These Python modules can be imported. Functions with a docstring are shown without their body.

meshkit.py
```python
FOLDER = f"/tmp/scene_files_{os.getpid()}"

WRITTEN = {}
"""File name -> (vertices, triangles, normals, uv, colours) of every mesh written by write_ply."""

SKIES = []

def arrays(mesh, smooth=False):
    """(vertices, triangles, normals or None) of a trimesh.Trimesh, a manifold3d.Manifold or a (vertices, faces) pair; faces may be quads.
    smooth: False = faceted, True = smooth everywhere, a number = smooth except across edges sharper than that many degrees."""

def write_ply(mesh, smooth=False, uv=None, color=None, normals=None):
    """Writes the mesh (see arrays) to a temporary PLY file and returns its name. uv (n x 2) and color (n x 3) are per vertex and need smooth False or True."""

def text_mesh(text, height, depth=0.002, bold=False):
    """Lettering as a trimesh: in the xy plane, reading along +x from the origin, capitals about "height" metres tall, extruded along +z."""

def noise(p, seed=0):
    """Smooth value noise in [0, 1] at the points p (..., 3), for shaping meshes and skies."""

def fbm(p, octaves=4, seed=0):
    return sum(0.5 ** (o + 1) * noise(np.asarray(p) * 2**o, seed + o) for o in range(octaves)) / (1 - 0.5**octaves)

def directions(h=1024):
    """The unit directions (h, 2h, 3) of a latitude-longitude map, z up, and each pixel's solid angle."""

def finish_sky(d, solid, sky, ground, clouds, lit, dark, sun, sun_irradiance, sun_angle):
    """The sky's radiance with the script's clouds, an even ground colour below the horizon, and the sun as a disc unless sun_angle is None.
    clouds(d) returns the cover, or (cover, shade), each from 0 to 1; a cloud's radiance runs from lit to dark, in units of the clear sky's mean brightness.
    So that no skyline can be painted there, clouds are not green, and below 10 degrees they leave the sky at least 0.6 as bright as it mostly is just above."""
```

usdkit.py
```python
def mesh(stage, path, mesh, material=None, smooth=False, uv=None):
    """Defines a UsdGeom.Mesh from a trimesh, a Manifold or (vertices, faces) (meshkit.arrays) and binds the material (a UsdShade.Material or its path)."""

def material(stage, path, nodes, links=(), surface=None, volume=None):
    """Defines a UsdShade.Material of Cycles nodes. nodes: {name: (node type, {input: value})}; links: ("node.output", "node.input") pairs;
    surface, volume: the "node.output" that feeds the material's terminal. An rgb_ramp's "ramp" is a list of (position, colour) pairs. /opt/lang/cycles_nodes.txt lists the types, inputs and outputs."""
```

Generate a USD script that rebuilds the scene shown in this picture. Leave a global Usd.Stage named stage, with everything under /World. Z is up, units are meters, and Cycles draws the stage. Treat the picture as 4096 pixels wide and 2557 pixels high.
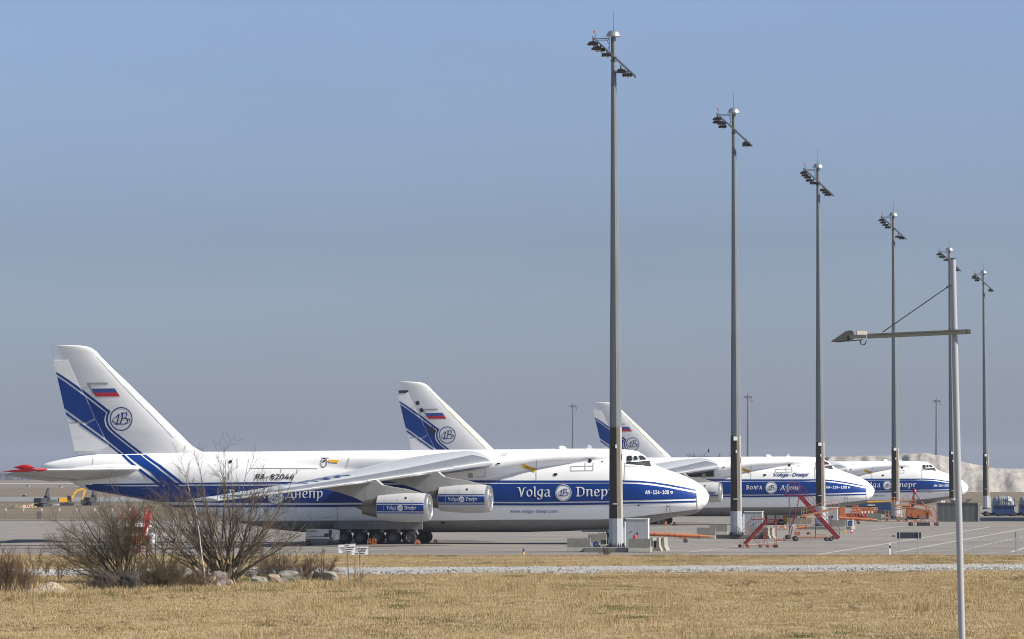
import math, random
import numpy as np, trimesh, usdkit, meshkit
from scipy.interpolate import PchipInterpolator
from shapely.geometry import Polygon, MultiPoint, box as sbox, LineString, Point
from shapely.ops import unary_union
from shapely import affinity
from pxr import Usd, UsdGeom, UsdLux, UsdShade, Sdf, Gf, Vt

# ------------------------------------------------------------------ stage, camera, sky, sun
stage = Usd.Stage.CreateInMemory()
UsdGeom.SetStageUpAxis(stage, UsdGeom.Tokens.z)
UsdGeom.SetStageMetersPerUnit(stage, 1.0)
UsdGeom.Xform.Define(stage, '/World')
F, VH, UC, H = 15000.0, 1906.0, 2048.0, 6.73      # focal length and horizon in photo pixels, camera height in metres
PW, PH = 4096.0, 2557.0
cam = UsdGeom.Camera.Define(stage, '/World/camera')
AP = 36.0
cam.CreateHorizontalApertureAttr(AP); cam.CreateVerticalApertureAttr(AP * PH / PW)
cam.CreateFocalLengthAttr(AP * F / PW)
cam.CreateVerticalApertureOffsetAttr((VH - PH / 2) / PW * AP)
cam.CreateClippingRangeAttr(Gf.Vec2f(1.0, 60000.0))
cam.AddTranslateOp().Set(Gf.Vec3d(0, 0, H)); cam.AddRotateXOp().Set(90.0)
cam.CreateExposureAttr(0.80)

SUN_AZ = math.radians(107.5)          # from +Y (view direction) towards +X
SUN_EL = math.radians(39.0)
sun = UsdLux.DistantLight.Define(stage, '/World/sun')
sun.CreateIntensityAttr(1.25); sun.CreateAngleAttr(0.5); sun.CreateColorAttr(Gf.Vec3f(1.0, 0.945, 0.86))
sun.CreateNormalizeAttr(True)
sun.AddRotateZOp().Set(-math.degrees(SUN_AZ)); sun.AddRotateXOp().Set(-(90.0 - math.degrees(SUN_EL)))
HAZE = 0.00005
SKY_TINT = [(0.0, (1.10, 1.24, 1.80)), (.027, (1.10, 1.22, 1.77)), (.126, (.92, .975, 1.32)), (.25, (1.19, 1.19, 1.49)), (.36, (1.17, 1.16, 1.32)), (.7, (1.05, 1.05, 1.1)), (1.0, (1, 1, 1))]
dome = UsdLux.DomeLight.Define(stage, '/World/sky')
dome.CreateIntensityAttr(1.0)
dome.GetPrim().SetCustomDataByKey('kind', 'structure')
sky_mat = usdkit.material(stage, '/World/Looks/sky_air', {
    's': ('sky_texture', dict(sky_type='single_scattering', sun_disc=False, sun_elevation=SUN_EL, sun_rotation=SUN_AZ, altitude=130.0,
                              air_density=1.0, aerosol_density=1.6, ozone_density=2.2)),
    'tint': ('mix', dict(mix_type='multiply', fac=1.0, color2=(1, 1, 1))),
    'g': ('geometry', {}), 'x': ('separate_xyz', {}),
    'rng': ('map_range', dict(from_min=0.0, from_max=0.5, to_min=0.0, to_max=1.0, clamp=True)),
    'rp': ('rgb_ramp', dict(ramp=SKY_TINT)),
    'tc': ('texture_coordinate', {}), 'mp': ('mapping', dict(scale=(6, 6, 26))), 'cn': ('noise_texture', dict(scale=1.0, detail=4.0, roughness=.55)), 'cr': ('rgb_ramp', dict(ramp=[(.3, (.965, .97, .975)), (.7, (1.03, 1.025, 1.02))])), 'cm': ('mix', dict(mix_type='multiply', fac=1.0)),
    'b': ('background_shader', dict(strength=0.05))},
    [('tc.generated', 'x.vector'), ('x.z', 'rng.value'), ('rng.result', 'rp.fac'), ('rp.color', 'tint.color2'), ('s.color', 'tint.color1'), ('tint.color', 'cm.color1'), ('tc.generated', 'mp.vector'), ('mp.vector', 'cn.vector'), ('cn.fac', 'cr.fac'), ('cr.color', 'cm.color2'), ('cm.color', 'b.color')], surface='b.background')
UsdShade.MaterialBindingAPI.Apply(dome.GetPrim()).Bind(sky_mat)

# ------------------------------------------------------------------ pixel <-> place
def G(u, v):                      # ground point under a photo pixel
    Y = F * H / (v - VH)
    return np.array([(u - UC) * Y / F, Y, 0.0])
def A(u, v, Y):                   # point at depth Y
    return np.array([(u - UC) * Y / F, Y, H - (v - VH) * Y / F])

# ------------------------------------------------------------------ naming
used = {}
def numbered(parent, name):
    k = (parent, name)
    n = used.get(k, -1) + 1; used[k] = n
    return f'{parent}/{name}' if n == 0 else f'{parent}/{name}_{n:03d}'
def tag(prim, label=None, cat=None, group=None, kind=None):
    for k, t in (('label', label), ('category', cat), ('group', group), ('kind', kind)):
        if t: prim.SetCustomDataByKey(k, t)
def thing(name, label, cat, loc=(0, 0, 0), rotz=0.0, group=None, kind=None, lean=None, scale=None):
    x = UsdGeom.Xform.Define(stage, numbered('/World', name))
    x.AddTranslateOp().Set(Gf.Vec3d(*map(float, loc)))
    if rotz: x.AddRotateZOp().Set(float(rotz))
    if lean: x.AddRotateYOp().Set(float(lean))
    if scale: x.AddScaleOp().Set(Gf.Vec3f(*scale))
    tag(x.GetPrim(), label, cat, group, kind)
    return str(x.GetPath())
def part(parent, name, mesh, mat, label=None, smooth=35, kind=None):
    m = mesh.arr() if isinstance(mesh, MB) else mesh
    p = numbered(parent, name)
    usdkit.mesh(stage, p, m, mat, smooth=smooth)
    tag(stage.GetPrimAtPath(p), label, None, None, kind)
    return p
def solo(name, mesh, mat, label=None, cat=None, group=None, kind=None, smooth=35):
    p = part('/World', name, mesh, mat, None, smooth)
    tag(stage.GetPrimAtPath(p), label, cat, group, kind)
    return p
def copy_of(src, name, label, loc, rotz=0.0, group=None, cat=None, scale=None, lean=None):
    p = thing(name, label, cat or stage.GetPrimAtPath(src).GetCustomDataByKey('category'), (0, 0, 0), 0, group)
    prim = stage.GetPrimAtPath(p)
    prim.GetReferences().AddInternalReference(src)
    x = UsdGeom.Xform(prim); x.ClearXformOpOrder()
    for op in list(prim.GetAttributes()):
        pass
    x.GetPrim().CreateAttribute('xformOp:translate', Sdf.ValueTypeNames.Double3).Set(Gf.Vec3d(*map(float, loc)))
    x.GetPrim().CreateAttribute('xformOp:rotateZ', Sdf.ValueTypeNames.Float).Set(float(rotz))
    order = ['xformOp:translate', 'xformOp:rotateZ']
    if scale:
        x.GetPrim().CreateAttribute('xformOp:scale', Sdf.ValueTypeNames.Float3).Set(Gf.Vec3f(*scale)); order.append('xformOp:scale')
    x.GetXformOpOrderAttr().Set(order)
    prim.SetInstanceable(True)
    return p

# ------------------------------------------------------------------ mesh builder
class MB:
    def __init__(s): s.v, s.f, s.n = [], [], 0
    def add(s, v, f):
        v = np.asarray(v, float); f = np.asarray(f, int)
        if f.shape[1] == 4: f = np.vstack([f[:, [0, 1, 2]], f[:, [0, 2, 3]]])
        s.v.append(v); s.f.append(f + s.n); s.n += len(v); return s
    def arr(s): return np.vstack(s.v), np.vstack(s.f)
    def box(s, c, d, rz=0.0, ry=0.0, rx=0.0):
        sg = np.array([[a, b, e] for a in (-.5, .5) for b in (-.5, .5) for e in (-.5, .5)]) * np.asarray(d, float)
        R = trimesh.transformations.euler_matrix(rx, ry, rz)[:3, :3]
        v = sg @ R.T + np.asarray(c, float)
        return s.add(v, [[0, 1, 3, 2], [4, 6, 7, 5], [0, 4, 5, 1], [2, 3, 7, 6], [0, 2, 6, 4], [1, 5, 7, 3]])
    def cbox(s, c, d, b=0.02):       # chamfered box
        d = np.asarray(d, float) / 2; b = min(b, d.min() * .45)
        pts = []
        for k in range(3):
            for sx in (-1, 1):
                for sy in (-1, 1):
                    for sz in (-1, 1):
                        q = d - b; q[k] = d[k]; pts.append(q * (sx, sy, sz))
        h = trimesh.convex.convex_hull(np.array(pts))
        return s.add(h.vertices + np.asarray(c, float), h.faces)
    def tube(s, p, r, n=6, caps=True):
        p = np.asarray(p, float); r = np.broadcast_to(np.asarray(r, float), (len(p),))
        t = np.gradient(p, axis=0); t /= np.maximum(np.linalg.norm(t, axis=1, keepdims=True), 1e-9)
        up = np.array([0, 0, 1.0]) if abs(t[:, 2]).mean() < .8 else np.array([0, 1.0, 0])
        a = np.cross(t, up); a /= np.maximum(np.linalg.norm(a, axis=1, keepdims=True), 1e-9); b = np.cross(t, a)
        an = np.arange(n) / n * 2 * np.pi + np.pi / n
        ring = p[:, None] + r[:, None, None] * (np.cos(an)[None, :, None] * a[:, None] + np.sin(an)[None, :, None] * b[:, None])
        m = len(p); i = np.arange(m - 1)[:, None] * n; j = np.arange(n)[None]; j2 = (j + 1) % n
        q = np.stack([i + j, i + j2, i + n + j2, i + n + j], -1).reshape(-1, 4)
        s.add(ring.reshape(-1, 3), q)
        if caps:
            k = s.n - m * n
            f = [[0, i2 + 1, i2] for i2 in range(1, n - 1)]
            s.f.append(np.array(f) + k); s.f.append(np.array(f)[:, ::-1] + k + (m - 1) * n)
        return s
    def bar(s, a, b, r, n=6): return s.tube([a, b], r, n)
    def lathe(s, prof, n=24, axis=2, c=(0, 0, 0)):
        prof = np.asarray(prof, float); an = np.arange(n) / n * 2 * np.pi
        v = np.zeros((len(prof), n, 3)); o = [(1, 2, 0), (2, 0, 1), (0, 1, 2)][axis]
        v[..., o[0]] = prof[:, 0:1] * np.cos(an); v[..., o[1]] = prof[:, 0:1] * np.sin(an); v[..., o[2]] = prof[:, 1:2]
        m = len(prof); i = np.arange(m - 1)[:, None] * n; j = np.arange(n)[None]; j2 = (j + 1) % n
        q = np.stack([i + j, i + j2, i + n + j2, i + n + j], -1).reshape(-1, 4)
        return s.add(v.reshape(-1, 3) + np.asarray(c, float), q)
    def prism(s, pts, a0, a1, axis='y'):   # pts in (x,z) extruded along y (or (y,z) along x, (x,y) along z)
        P = Polygon(pts).buffer(0)
        for P in getattr(P, 'geoms', [P]):
            if P.exterior.is_ccw is False: P = Polygon(list(P.exterior.coords)[::-1])
            tv, tf = trimesh.creation.triangulate_polygon(P, engine='earcut')
            tv = np.asarray(tv)[:, :2]
            def lift(q, a):
                o = np.full(len(q), a)
                return np.stack({'y': (q[:, 0], o, q[:, 1]), 'x': (o, q[:, 0], q[:, 1]), 'z': (q[:, 0], q[:, 1], o)}[axis], 1)
            fl = tf if axis != 'x' else tf[:, ::-1]
            lo, hi = min(a0, a1), max(a0, a1)
            if axis == 'z': s.add(lift(tv, hi), tf); s.add(lift(tv, lo), tf[:, ::-1])
            elif axis == 'y': s.add(lift(tv, lo), tf); s.add(lift(tv, hi), tf[:, ::-1])
            else: s.add(lift(tv, hi), tf); s.add(lift(tv, lo), tf[:, ::-1])
            e = np.array(P.exterior.coords)[:-1]; n = len(e)
            i = np.arange(n); j = (i + 1) % n
            q = np.stack([i, j, j + n, i + n], 1)
            a, b = (lo, hi) if axis != 'y' else (hi, lo)
            s.add(np.vstack([lift(e, a), lift(e, b)]), q)
        return s
    def loft(s, rings, closed=True, caps=True):
        rings = np.asarray(rings, float); m, n = rings.shape[:2]
        i = np.arange(m - 1)[:, None] * n; j = np.arange(n if closed else n - 1)[None]; j2 = (j + 1) % n
        q = np.stack([i + j, i + j2, i + n + j2, i + n + j], -1).reshape(-1, 4)
        s.add(rings.reshape(-1, 3), q)
        if caps:
            for k, flip in ((0, 1), (m - 1, 0)):
                c = rings[k].mean(0); f = np.array([[0, 1 + jj, 1 + (jj + 1) % n] for jj in range(n)])
                s.add(np.vstack([c, rings[k]]), f[:, ::-1] if flip else f)
        return s
    def move(s, M):
        s.v = [v @ np.asarray(M)[:3, :3].T + np.asarray(M)[:3, 3] for v in s.v]; return s
def rotz(a, t=(0, 0, 0)):
    M = trimesh.transformations.rotation_matrix(a, [0, 0, 1]); M[:3, 3] = t; return M

# ------------------------------------------------------------------ materials
looks = {}
def pm(name, col, rough=0.5, metal=0.0, var=0.10, scale=1.2, bump=0.0, bscale=30.0, spec=0.5, coat=0.0, stretch=None, dirt=None, dirt_amt=0.5, dirt_scale=0.4):
    if name in looks: return looks[name]
    c = np.array(col, float)
    nodes = {'g': ('geometry', {}), 'map': ('mapping', dict(scale=stretch or (1, 1, 1))),
             'n': ('noise_texture', dict(scale=scale, detail=5.0, roughness=0.6)),
             'r': ('rgb_ramp', dict(ramp=[(0.25, tuple(np.clip(c * (1 - var), 0, 1))), (0.75, tuple(np.clip(c * (1 + var), 0, 1)))])),
             'p': ('principled_bsdf', dict(roughness=rough, metallic=metal, specular_ior_level=spec, coat_weight=coat))}
    links = [('g.position', 'map.vector'), ('map.vector', 'n.vector'), ('n.fac', 'r.fac')]
    out = 'r.color'
    if dirt is not None:
        nodes['n2'] = ('noise_texture', dict(scale=dirt_scale, detail=6.0, roughness=0.7))
        nodes['r2'] = ('rgb_ramp', dict(ramp=[(0.48, (0, 0, 0)), (0.72, (dirt_amt,) * 3)]))
        nodes['m'] = ('mix', dict(mix_type='mix', color2=tuple(dirt)))
        links += [('map.vector', 'n2.vector'), ('n2.fac', 'r2.fac'), ('r2.color', 'm.fac'), (out, 'm.color1')]
        out = 'm.color'
    links.append((out, 'p.base_color'))
    if bump:
        nodes['bn'] = ('noise_texture', dict(scale=bscale, detail=4.0)); nodes['b'] = ('bump', dict(strength=bump, distance=0.05))
        links += [('g.position', 'bn.vector'), ('bn.fac', 'b.height'), ('b.normal', 'p.normal')]
    looks[name] = usdkit.material(stage, '/World/Looks/' + name, nodes, links, surface='p.BSDF')
    return looks[name]
WHITE = pm('white_paint', (0.76, 0.765, 0.765), 0.32, var=0.03, scale=.5, stretch=(1, 1, 3), dirt=(0.55, 0.54, 0.51), dirt_amt=0.22, dirt_scale=.35, coat=0.15)
WGREY = pm('wing_grey', (0.40, 0.42, 0.44), 0.36, var=0.05, scale=.6, dirt=(0.36, 0.36, 0.35), dirt_amt=.35)
WUNDER = pm('nacelle_grey', (0.41, 0.415, 0.41), 0.4, var=0.05, scale=.8, dirt=(0.42, 0.41, 0.38), dirt_amt=.4, dirt_scale=.8)
PYLON = pm('pylon_grey', (0.36, 0.36, 0.34), 0.45, var=.06, dirt=(0.28, .27, .25), dirt_amt=.4)
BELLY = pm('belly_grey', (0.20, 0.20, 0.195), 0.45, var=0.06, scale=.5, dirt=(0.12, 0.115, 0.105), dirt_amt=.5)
BLUE = pm('stripe_blue', (0.0025, 0.036, 0.20), 0.4, var=0.05, spec=.25)
NAVY = pm('navy_print', (0.010, 0.035, 0.16), 0.35, var=0.03)
LETTER = pm('white_print', (0.80, 0.80, 0.80), 0.4, var=0.02)
BLACKP = pm('black_print', (0.02, 0.02, 0.022), 0.4, var=0.05)
SEAM = pm('panel_seam', (0.36, 0.36, 0.36), 0.5, var=0.15)
GREYP = pm('grey_print', (0.33, 0.34, 0.35), 0.5, var=.05)
RED = pm('flag_red', (0.48, 0.012, 0.03), 0.4, var=.04)
FBLUE = pm('flag_blue', (0.025, 0.07, 0.27), 0.4, var=.04)
YEL = pm('rescue_yellow', (0.78, 0.44, 0.02), 0.4, var=.05)
SLAT = pm('polished_slat', (0.50, 0.51, 0.52), 0.26, metal=0.75, var=.08, scale=.8)
CREAM = pm('boot_cream', (0.66, 0.62, 0.52), 0.45, var=.05)
STRIPM = pm('boot_silver', (0.66, 0.67, 0.67), 0.35, var=.05)
LIPM = pm('intake_metal', (0.62, 0.62, 0.62), 0.25, metal=.85, var=.06)
DARKM = pm('dark_bay', (0.025, 0.025, 0.025), 0.7, var=.2)
HOT = pm('hot_metal', (0.16, 0.14, 0.125), 0.4, metal=.7, var=.1)
TYRE = pm('tyre_rubber', (0.022, 0.022, 0.023), 0.75, var=.15)
HUB = pm('wheel_hub', (0.13, 0.13, 0.125), 0.5, metal=.3, var=.15)
STRUT = pm('gear_strut', (0.22, 0.225, 0.23), 0.4, metal=.4, var=.1)
GLASS = pm('cockpit_glass', (0.015, 0.018, 0.022), 0.06, var=.1, spec=.8)
COVER = pm('red_cover', (0.40, 0.006, 0.008), 0.55, var=.08)
GALV = pm('galvanised', (0.130, 0.150, 0.165), 0.5, metal=0.1, var=.10, scale=.7, stretch=(1, 1, .25), dirt=(0.11, .115, .115), dirt_amt=.6, dirt_scale=.5)
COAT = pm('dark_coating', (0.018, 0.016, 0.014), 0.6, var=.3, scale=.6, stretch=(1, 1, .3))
MIDCOAT = pm('mid_coating', (0.095, 0.082, 0.066), 0.65, var=.3, scale=1.4, stretch=(1, 1, .2), dirt=(.14, .125, .105), dirt_amt=.8, dirt_scale=.9)
PALE = pm('pale_coating', (0.27, 0.265, 0.25), 0.6, var=.15, scale=1.0, stretch=(1, 1, .15), dirt=(.16, .13, .10), dirt_amt=.8, dirt_scale=.9)
BASEG = pm('base_grey', (0.34, 0.36, 0.385), 0.45, metal=.2, var=.06)
DOMEM = pm('dome_metal', (0.55, 0.56, 0.57), 0.28, metal=.8, var=.06)
LAMPD = pm('lamp_housing', (0.012, 0.013, 0.015), 0.5, var=.15, spec=.25)
STEELD = pm('dark_steel', (0.06, 0.065, 0.07), 0.5, metal=.2, var=.15)
ORLAMP = pm('obstruction_red', (0.45, 0.05, 0.03), 0.35, var=.05)
CONC = pm('concrete', (0.235, 0.23, 0.20), 0.85, var=.14, scale=2.0, bump=.2, bscale=12, dirt=(0.19, .18, .155), dirt_amt=.5, dirt_scale=1.2)
CAB = pm('cabinet_grey', (0.40, 0.42, 0.45), 0.45, var=.04)
CABW = pm('cabinet_rim', (0.68, 0.69, 0.70), 0.45, var=.04)
ORANGE = pm('orange_paint', (0.36, 0.115, 0.042), 0.5, var=.14, scale=2.5, dirt=(.25, .10, .04), dirt_amt=.5, dirt_scale=2.0)
ORANGE2 = pm('faded_orange', (0.42, 0.17, 0.075), 0.55, var=.16, scale=2.5, dirt=(.18, .10, .06), dirt_amt=.6, dirt_scale=2.5)
ORANGED = pm('orange_sheet', (0.34, 0.098, 0.020), 0.5, var=.1, scale=1.5, dirt=(.2, .08, .03), dirt_amt=.4, dirt_scale=1.5)
REDP = pm('stair_red', (0.17, 0.008, 0.014), 0.45, var=.12, scale=2.0, dirt=(.20, .05, .05), dirt_amt=.4, dirt_scale=2.0)
RUSTR = pm('rusty_red', (0.22, 0.04, 0.018), 0.55, var=.2, scale=2.5)
BLUEP = pm('lift_blue', (0.008, 0.035, 0.12), 0.4, var=.1)
YELP = pm('machine_yellow', (0.68, 0.36, 0.02), 0.45, var=.1, scale=2.0, dirt=(.3, .19, .05), dirt_amt=.4, dirt_scale=1.5)
MACHD = pm('machine_dark', (0.035, 0.037, 0.042), 0.5, var=.2)
CONT = pm('container_grey', (0.19, 0.20, 0.19), 0.55, var=.07, scale=1.0, dirt=(.13, .13, .12), dirt_amt=.4)
TANKG = pm("tank_grey", (0.26, 0.27, 0.27), 0.45, var=.08)
SIGNW = pm('sign_white', (0.74, 0.76, 0.78), 0.35, var=.03)
SIGNB = pm('sign_back', (0.018, 0.026, 0.042), 0.45, var=.1)
SIGNT = pm('sign_text', (0.03, 0.035, 0.05), 0.5, var=.05)
POSTM = pm('post_metal', (0.30, 0.31, 0.31), 0.45, metal=.4, var=.1)
GPU = pm('unit_white', (0.62, 0.63, 0.64), 0.4, var=.04)
TREAD = pm('black_rubber', (0.03, 0.03, 0.03), 0.7, var=.2)
BARK = pm('bush_bark', (0.070, 0.054, 0.034), 0.8, var=.35, scale=3.0)
BARK2 = pm('willow_bark', (0.105, 0.082, 0.050), 0.8, var=.35, scale=3.0)
TWIG = pm('twig_brown', (0.080, 0.058, 0.036), 0.8, var=.35, scale=4.0)
REDTW = pm('reddish_twig', (0.13, 0.078, 0.042), 0.8, var=.3, scale=4.0)
MOSSY = pm('mossy_twig', (0.085, 0.064, 0.026), 0.8, var=.35, scale=4.0)
BIRCH = pm("birch_bark", (0.42, 0.40, 0.37), 0.7, var=.1, scale=2.0, stretch=(1, 1, 4), dirt=(.06, .05, .045), dirt_amt=.9, dirt_scale=2.5)
ROCK1 = pm('rock_tan', (0.24, 0.185, 0.135), 0.85, var=.25, scale=2.5, bump=.6, bscale=7, dirt=(.16, .14, .10), dirt_amt=.7, dirt_scale=1.5)
ROCK2 = pm('rock_grey', (0.20, 0.19, 0.165), 0.85, var=.25, scale=2.5, bump=.6, bscale=7, dirt=(.15, .15, .11), dirt_amt=.7, dirt_scale=1.5)
ROCK3 = pm('rock_violet', (0.165, 0.14, 0.135), 0.85, var=.25, scale=2.5, bump=.6, bscale=7, dirt=(.12, .10, .09), dirt_amt=.7, dirt_scale=1.5)
ROCKD = pm('rock_dark', (0.020, 0.017, 0.013), 0.9, var=.4, scale=3.0, bump=.8, bscale=9, dirt=(.05, .04, .028), dirt_amt=.6, dirt_scale=2.0)
HEAPM = pm('rubble_pale', (0.30, 0.25, 0.18), 0.9, var=.25, scale=6.0, bump=.8, bscale=9)
STONE = pm('gravel_stone', (0.36, 0.35, 0.33), 0.85, var=.3, scale=2.5)

# ground materials
def ground_mat(name, stops, scale, extra=None, rough=.95, bump=0.0, bscale=4.0, stretch=(1, 1, 1)):
    nodes = {'g': ('geometry', {}), 'map': ('mapping', dict(scale=stretch)),
             'n': ('noise_texture', dict(scale=scale, detail=9.0, roughness=0.65)),
             'r': ('rgb_ramp', dict(ramp=stops)),
             'n2': ('noise_texture', dict(scale=scale * 9, detail=5.0, roughness=.6)),
             'r2': ('rgb_ramp', dict(ramp=[(.3, (.78,) * 3), (.7, (1.18,) * 3)])),
             'm': ('mix', dict(mix_type='multiply', fac=1.0)),
             'p': ('principled_bsdf', dict(roughness=rough, specular_ior_level=.25))}
    links = [('g.position', 'map.vector'), ('map.vector', 'n.vector'), ('n.fac', 'r.fac'), ('map.vector', 'n2.vector'), ('n2.fac', 'r2.fac'),
             ('r.color', 'm.color1'), ('r2.color', 'm.color2'), ('m.color', 'p.base_color')]
    if bump:
        nodes['bn'] = ('noise_texture', dict(scale=bscale, detail=5.0)); nodes['b'] = ('bump', dict(strength=bump, distance=.1))
        links += [('g.position', 'bn.vector'), ('bn.fac', 'b.height'), ('b.normal', 'p.normal')]
    return usdkit.material(stage, '/World/Looks/' + name, nodes, links, surface='p.BSDF')
SOIL = ground_mat('dry_field', [(.30, (.20, .16, .09)), (.45, (.25, .195, .115)), (.6, (.29, .225, .13)), (.75, (.25, .19, .11))], .3)
FARF = ground_mat('far_field', [(.30, (.085, .07, .048)), (.5, (.125, .098, .066)), (.7, (.15, .12, .082))], .018, stretch=(.35, 1, 1))
APRON = ground_mat('apron_concrete', [(.32, (.150, .139, .125)), (.5, (.178, .166, .151)), (.68, (.20, .187, .170))], .05, rough=.8, stretch=(.3, 1, 1))
TAXI = ground_mat('taxiway_grey', [(.3, (.14, .142, .145)), (.7, (.18, .18, .18))], .02, stretch=(.3, 1, 1))
PALELINE = ground_mat('pale_runway', [(.3, (.27, .26, .235)), (.7, (.34, .325, .30))], .02)
GRAVEL = ground_mat('gravel_path', [(.3, (.17, .166, .158)), (.5, (.27, .265, .255)), (.7, (.36, .355, .34))], 1.6, bump=.8, bscale=3.0)
WHITELINE = pm('road_paint', (0.38, 0.365, 0.335), .7, var=.2, scale=.8, dirt=(.26, .25, .23), dirt_amt=.8, dirt_scale=.5)
YELLINE = pm('yellow_road_paint', (0.42, 0.36, 0.16), .7, var=.2)
DARKSOIL = ground_mat('turned_soil', [(.3, (.075, .06, .045)), (.7, (.15, .12, .085))], .3)
MOUND = ground_mat('quarry_fill', [(.30, (.15, .145, .135)), (.45, (.225, .215, .20)), (.58, (.29, .275, .25)), (.72, (.25, .232, .20))], .16, bump=1.0, bscale=.45)

# ------------------------------------------------------------------ the setting: ground sheets
def sheet(pts, z, name, mat, label=None, kind='structure', **k):
    tv, tf = trimesh.creation.triangulate_polygon(Polygon(pts), engine='earcut')
    return solo(name, (np.c_[np.asarray(tv)[:, :2], np.full(len(tv), z)], tf), mat, label, None, None, kind, smooth=False)
sheet([(-9000, -300), (9000, -300), (9000, 9000), (-9000, 9000)], -0.06, 'ground', FARF)
rng = np.random.default_rng(7)
def grid_sheet(x0, x1, y0, y1, nx, ny, zfun, name, mat, kind='structure'):
    xs, ys = np.linspace(x0, x1, nx), np.linspace(y0, y1, ny)
    X, Y = np.meshgrid(xs, ys); Z = zfun(X, Y)
    i = np.arange(ny - 1)[:, None] * nx + np.arange(nx - 1)[None]
    q = np.stack([i, i + 1, i + nx + 1, i + nx], -1).reshape(-1, 4)
    return solo(name, MB().add(np.stack([X, Y, Z], -1).reshape(-1, 3), q), mat, None, None, None, kind, smooth=True)
def bumps(X, Y):
    z = (meshkit.fbm(np.stack([X * .25, Y * .12, X * 0], -1), 3, 5) - .22) * .20
    return z * np.clip((318 - Y) / 10, 0, 1) * np.clip((Y - 20) / 20, 0, 1)
YA = G(2048, 2221.5)[1]                                   # near edge of the apron
grid_sheet(-160, 160, 20, YA + .5, 280, 300, lambda X, Y: bumps(X, Y) - .02, 'grass_field', SOIL)
LFAR = G(0, 2084)[1]
sheet([(-420, YA - (-420) * 0.0), (420, YA), (420, 660), (330, 860), (-8, 860), (-8, LFAR), (-420, LFAR)], 0.02, 'apron', APRON)
# far strips, left and right
def strip(v0, v1, x0, x1, name, mat, z=.0):
    a, b = G(0, v1)[1], G(0, v0)[1]
    sheet([(x0, a), (x1, a), (x1, b), (x0, b)], z, name, mat)
strip(1988, 2007.5, -900, -6, 'taxiway', TAXI)
strip(1932.5, 1935.5, -6000, 6000, 'runway', PALELINE)
strip(1947, 1949.5, -3000, 3000, 'service_road', TAXI, .01)
strip(2071, 2081, -420, -9, 'soil_bank', DARKSOIL, .005)
# painted lines on the apron (each its own mark)
def line(u0, v0, u1, v1, w=.22, name='painted_line', mat=WHITELINE, z=.026):
    a, b = G(u0, v0), G(u1, v1); d = (b - a)[:2]; d /= np.linalg.norm(d); n = np.array([-d[1], d[0]]) * w / 2
    pts = [a[:2] + n, a[:2] - n, b[:2] - n, b[:2] + n]
    return sheet([tuple(p) for p in pts], z, name, mat)
line(2761, 2209.5, 3135, 2165, .3); line(3270, 2219.6, 3962, 2109, .35); line(3575, 2211, 4130, 2110, .35)
line(3481, 2121, 3625, 2104.5, .35); line(3926, 2214, 4045, 2210.3, .3); line(4045, 2210.3, 4130, 2181, .3)
line(3720, 2214, 3900, 2211.5, .2)
a0, b0 = np.array([3855, 2200.]), np.array([4120, 2142.])
for k in range(13):
    p, q = a0 + (b0 - a0) * (k / 13), a0 + (b0 - a0) * ((k + .55) / 13)
    line(p[0], p[1], q[0], q[1], .3)
line(76, 2119, 208, 2118, .5, 'painted_line', YELLINE)
line(2050, 2186, 2092, 2185.4, .4, 'painted_line', YELLINE)
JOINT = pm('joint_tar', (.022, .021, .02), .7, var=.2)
for v in (2213.2, 2197, 2171):
    line(-300, v, 4400, v - 1.0, .5, 'slab_joint', JOINT, .024)
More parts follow.
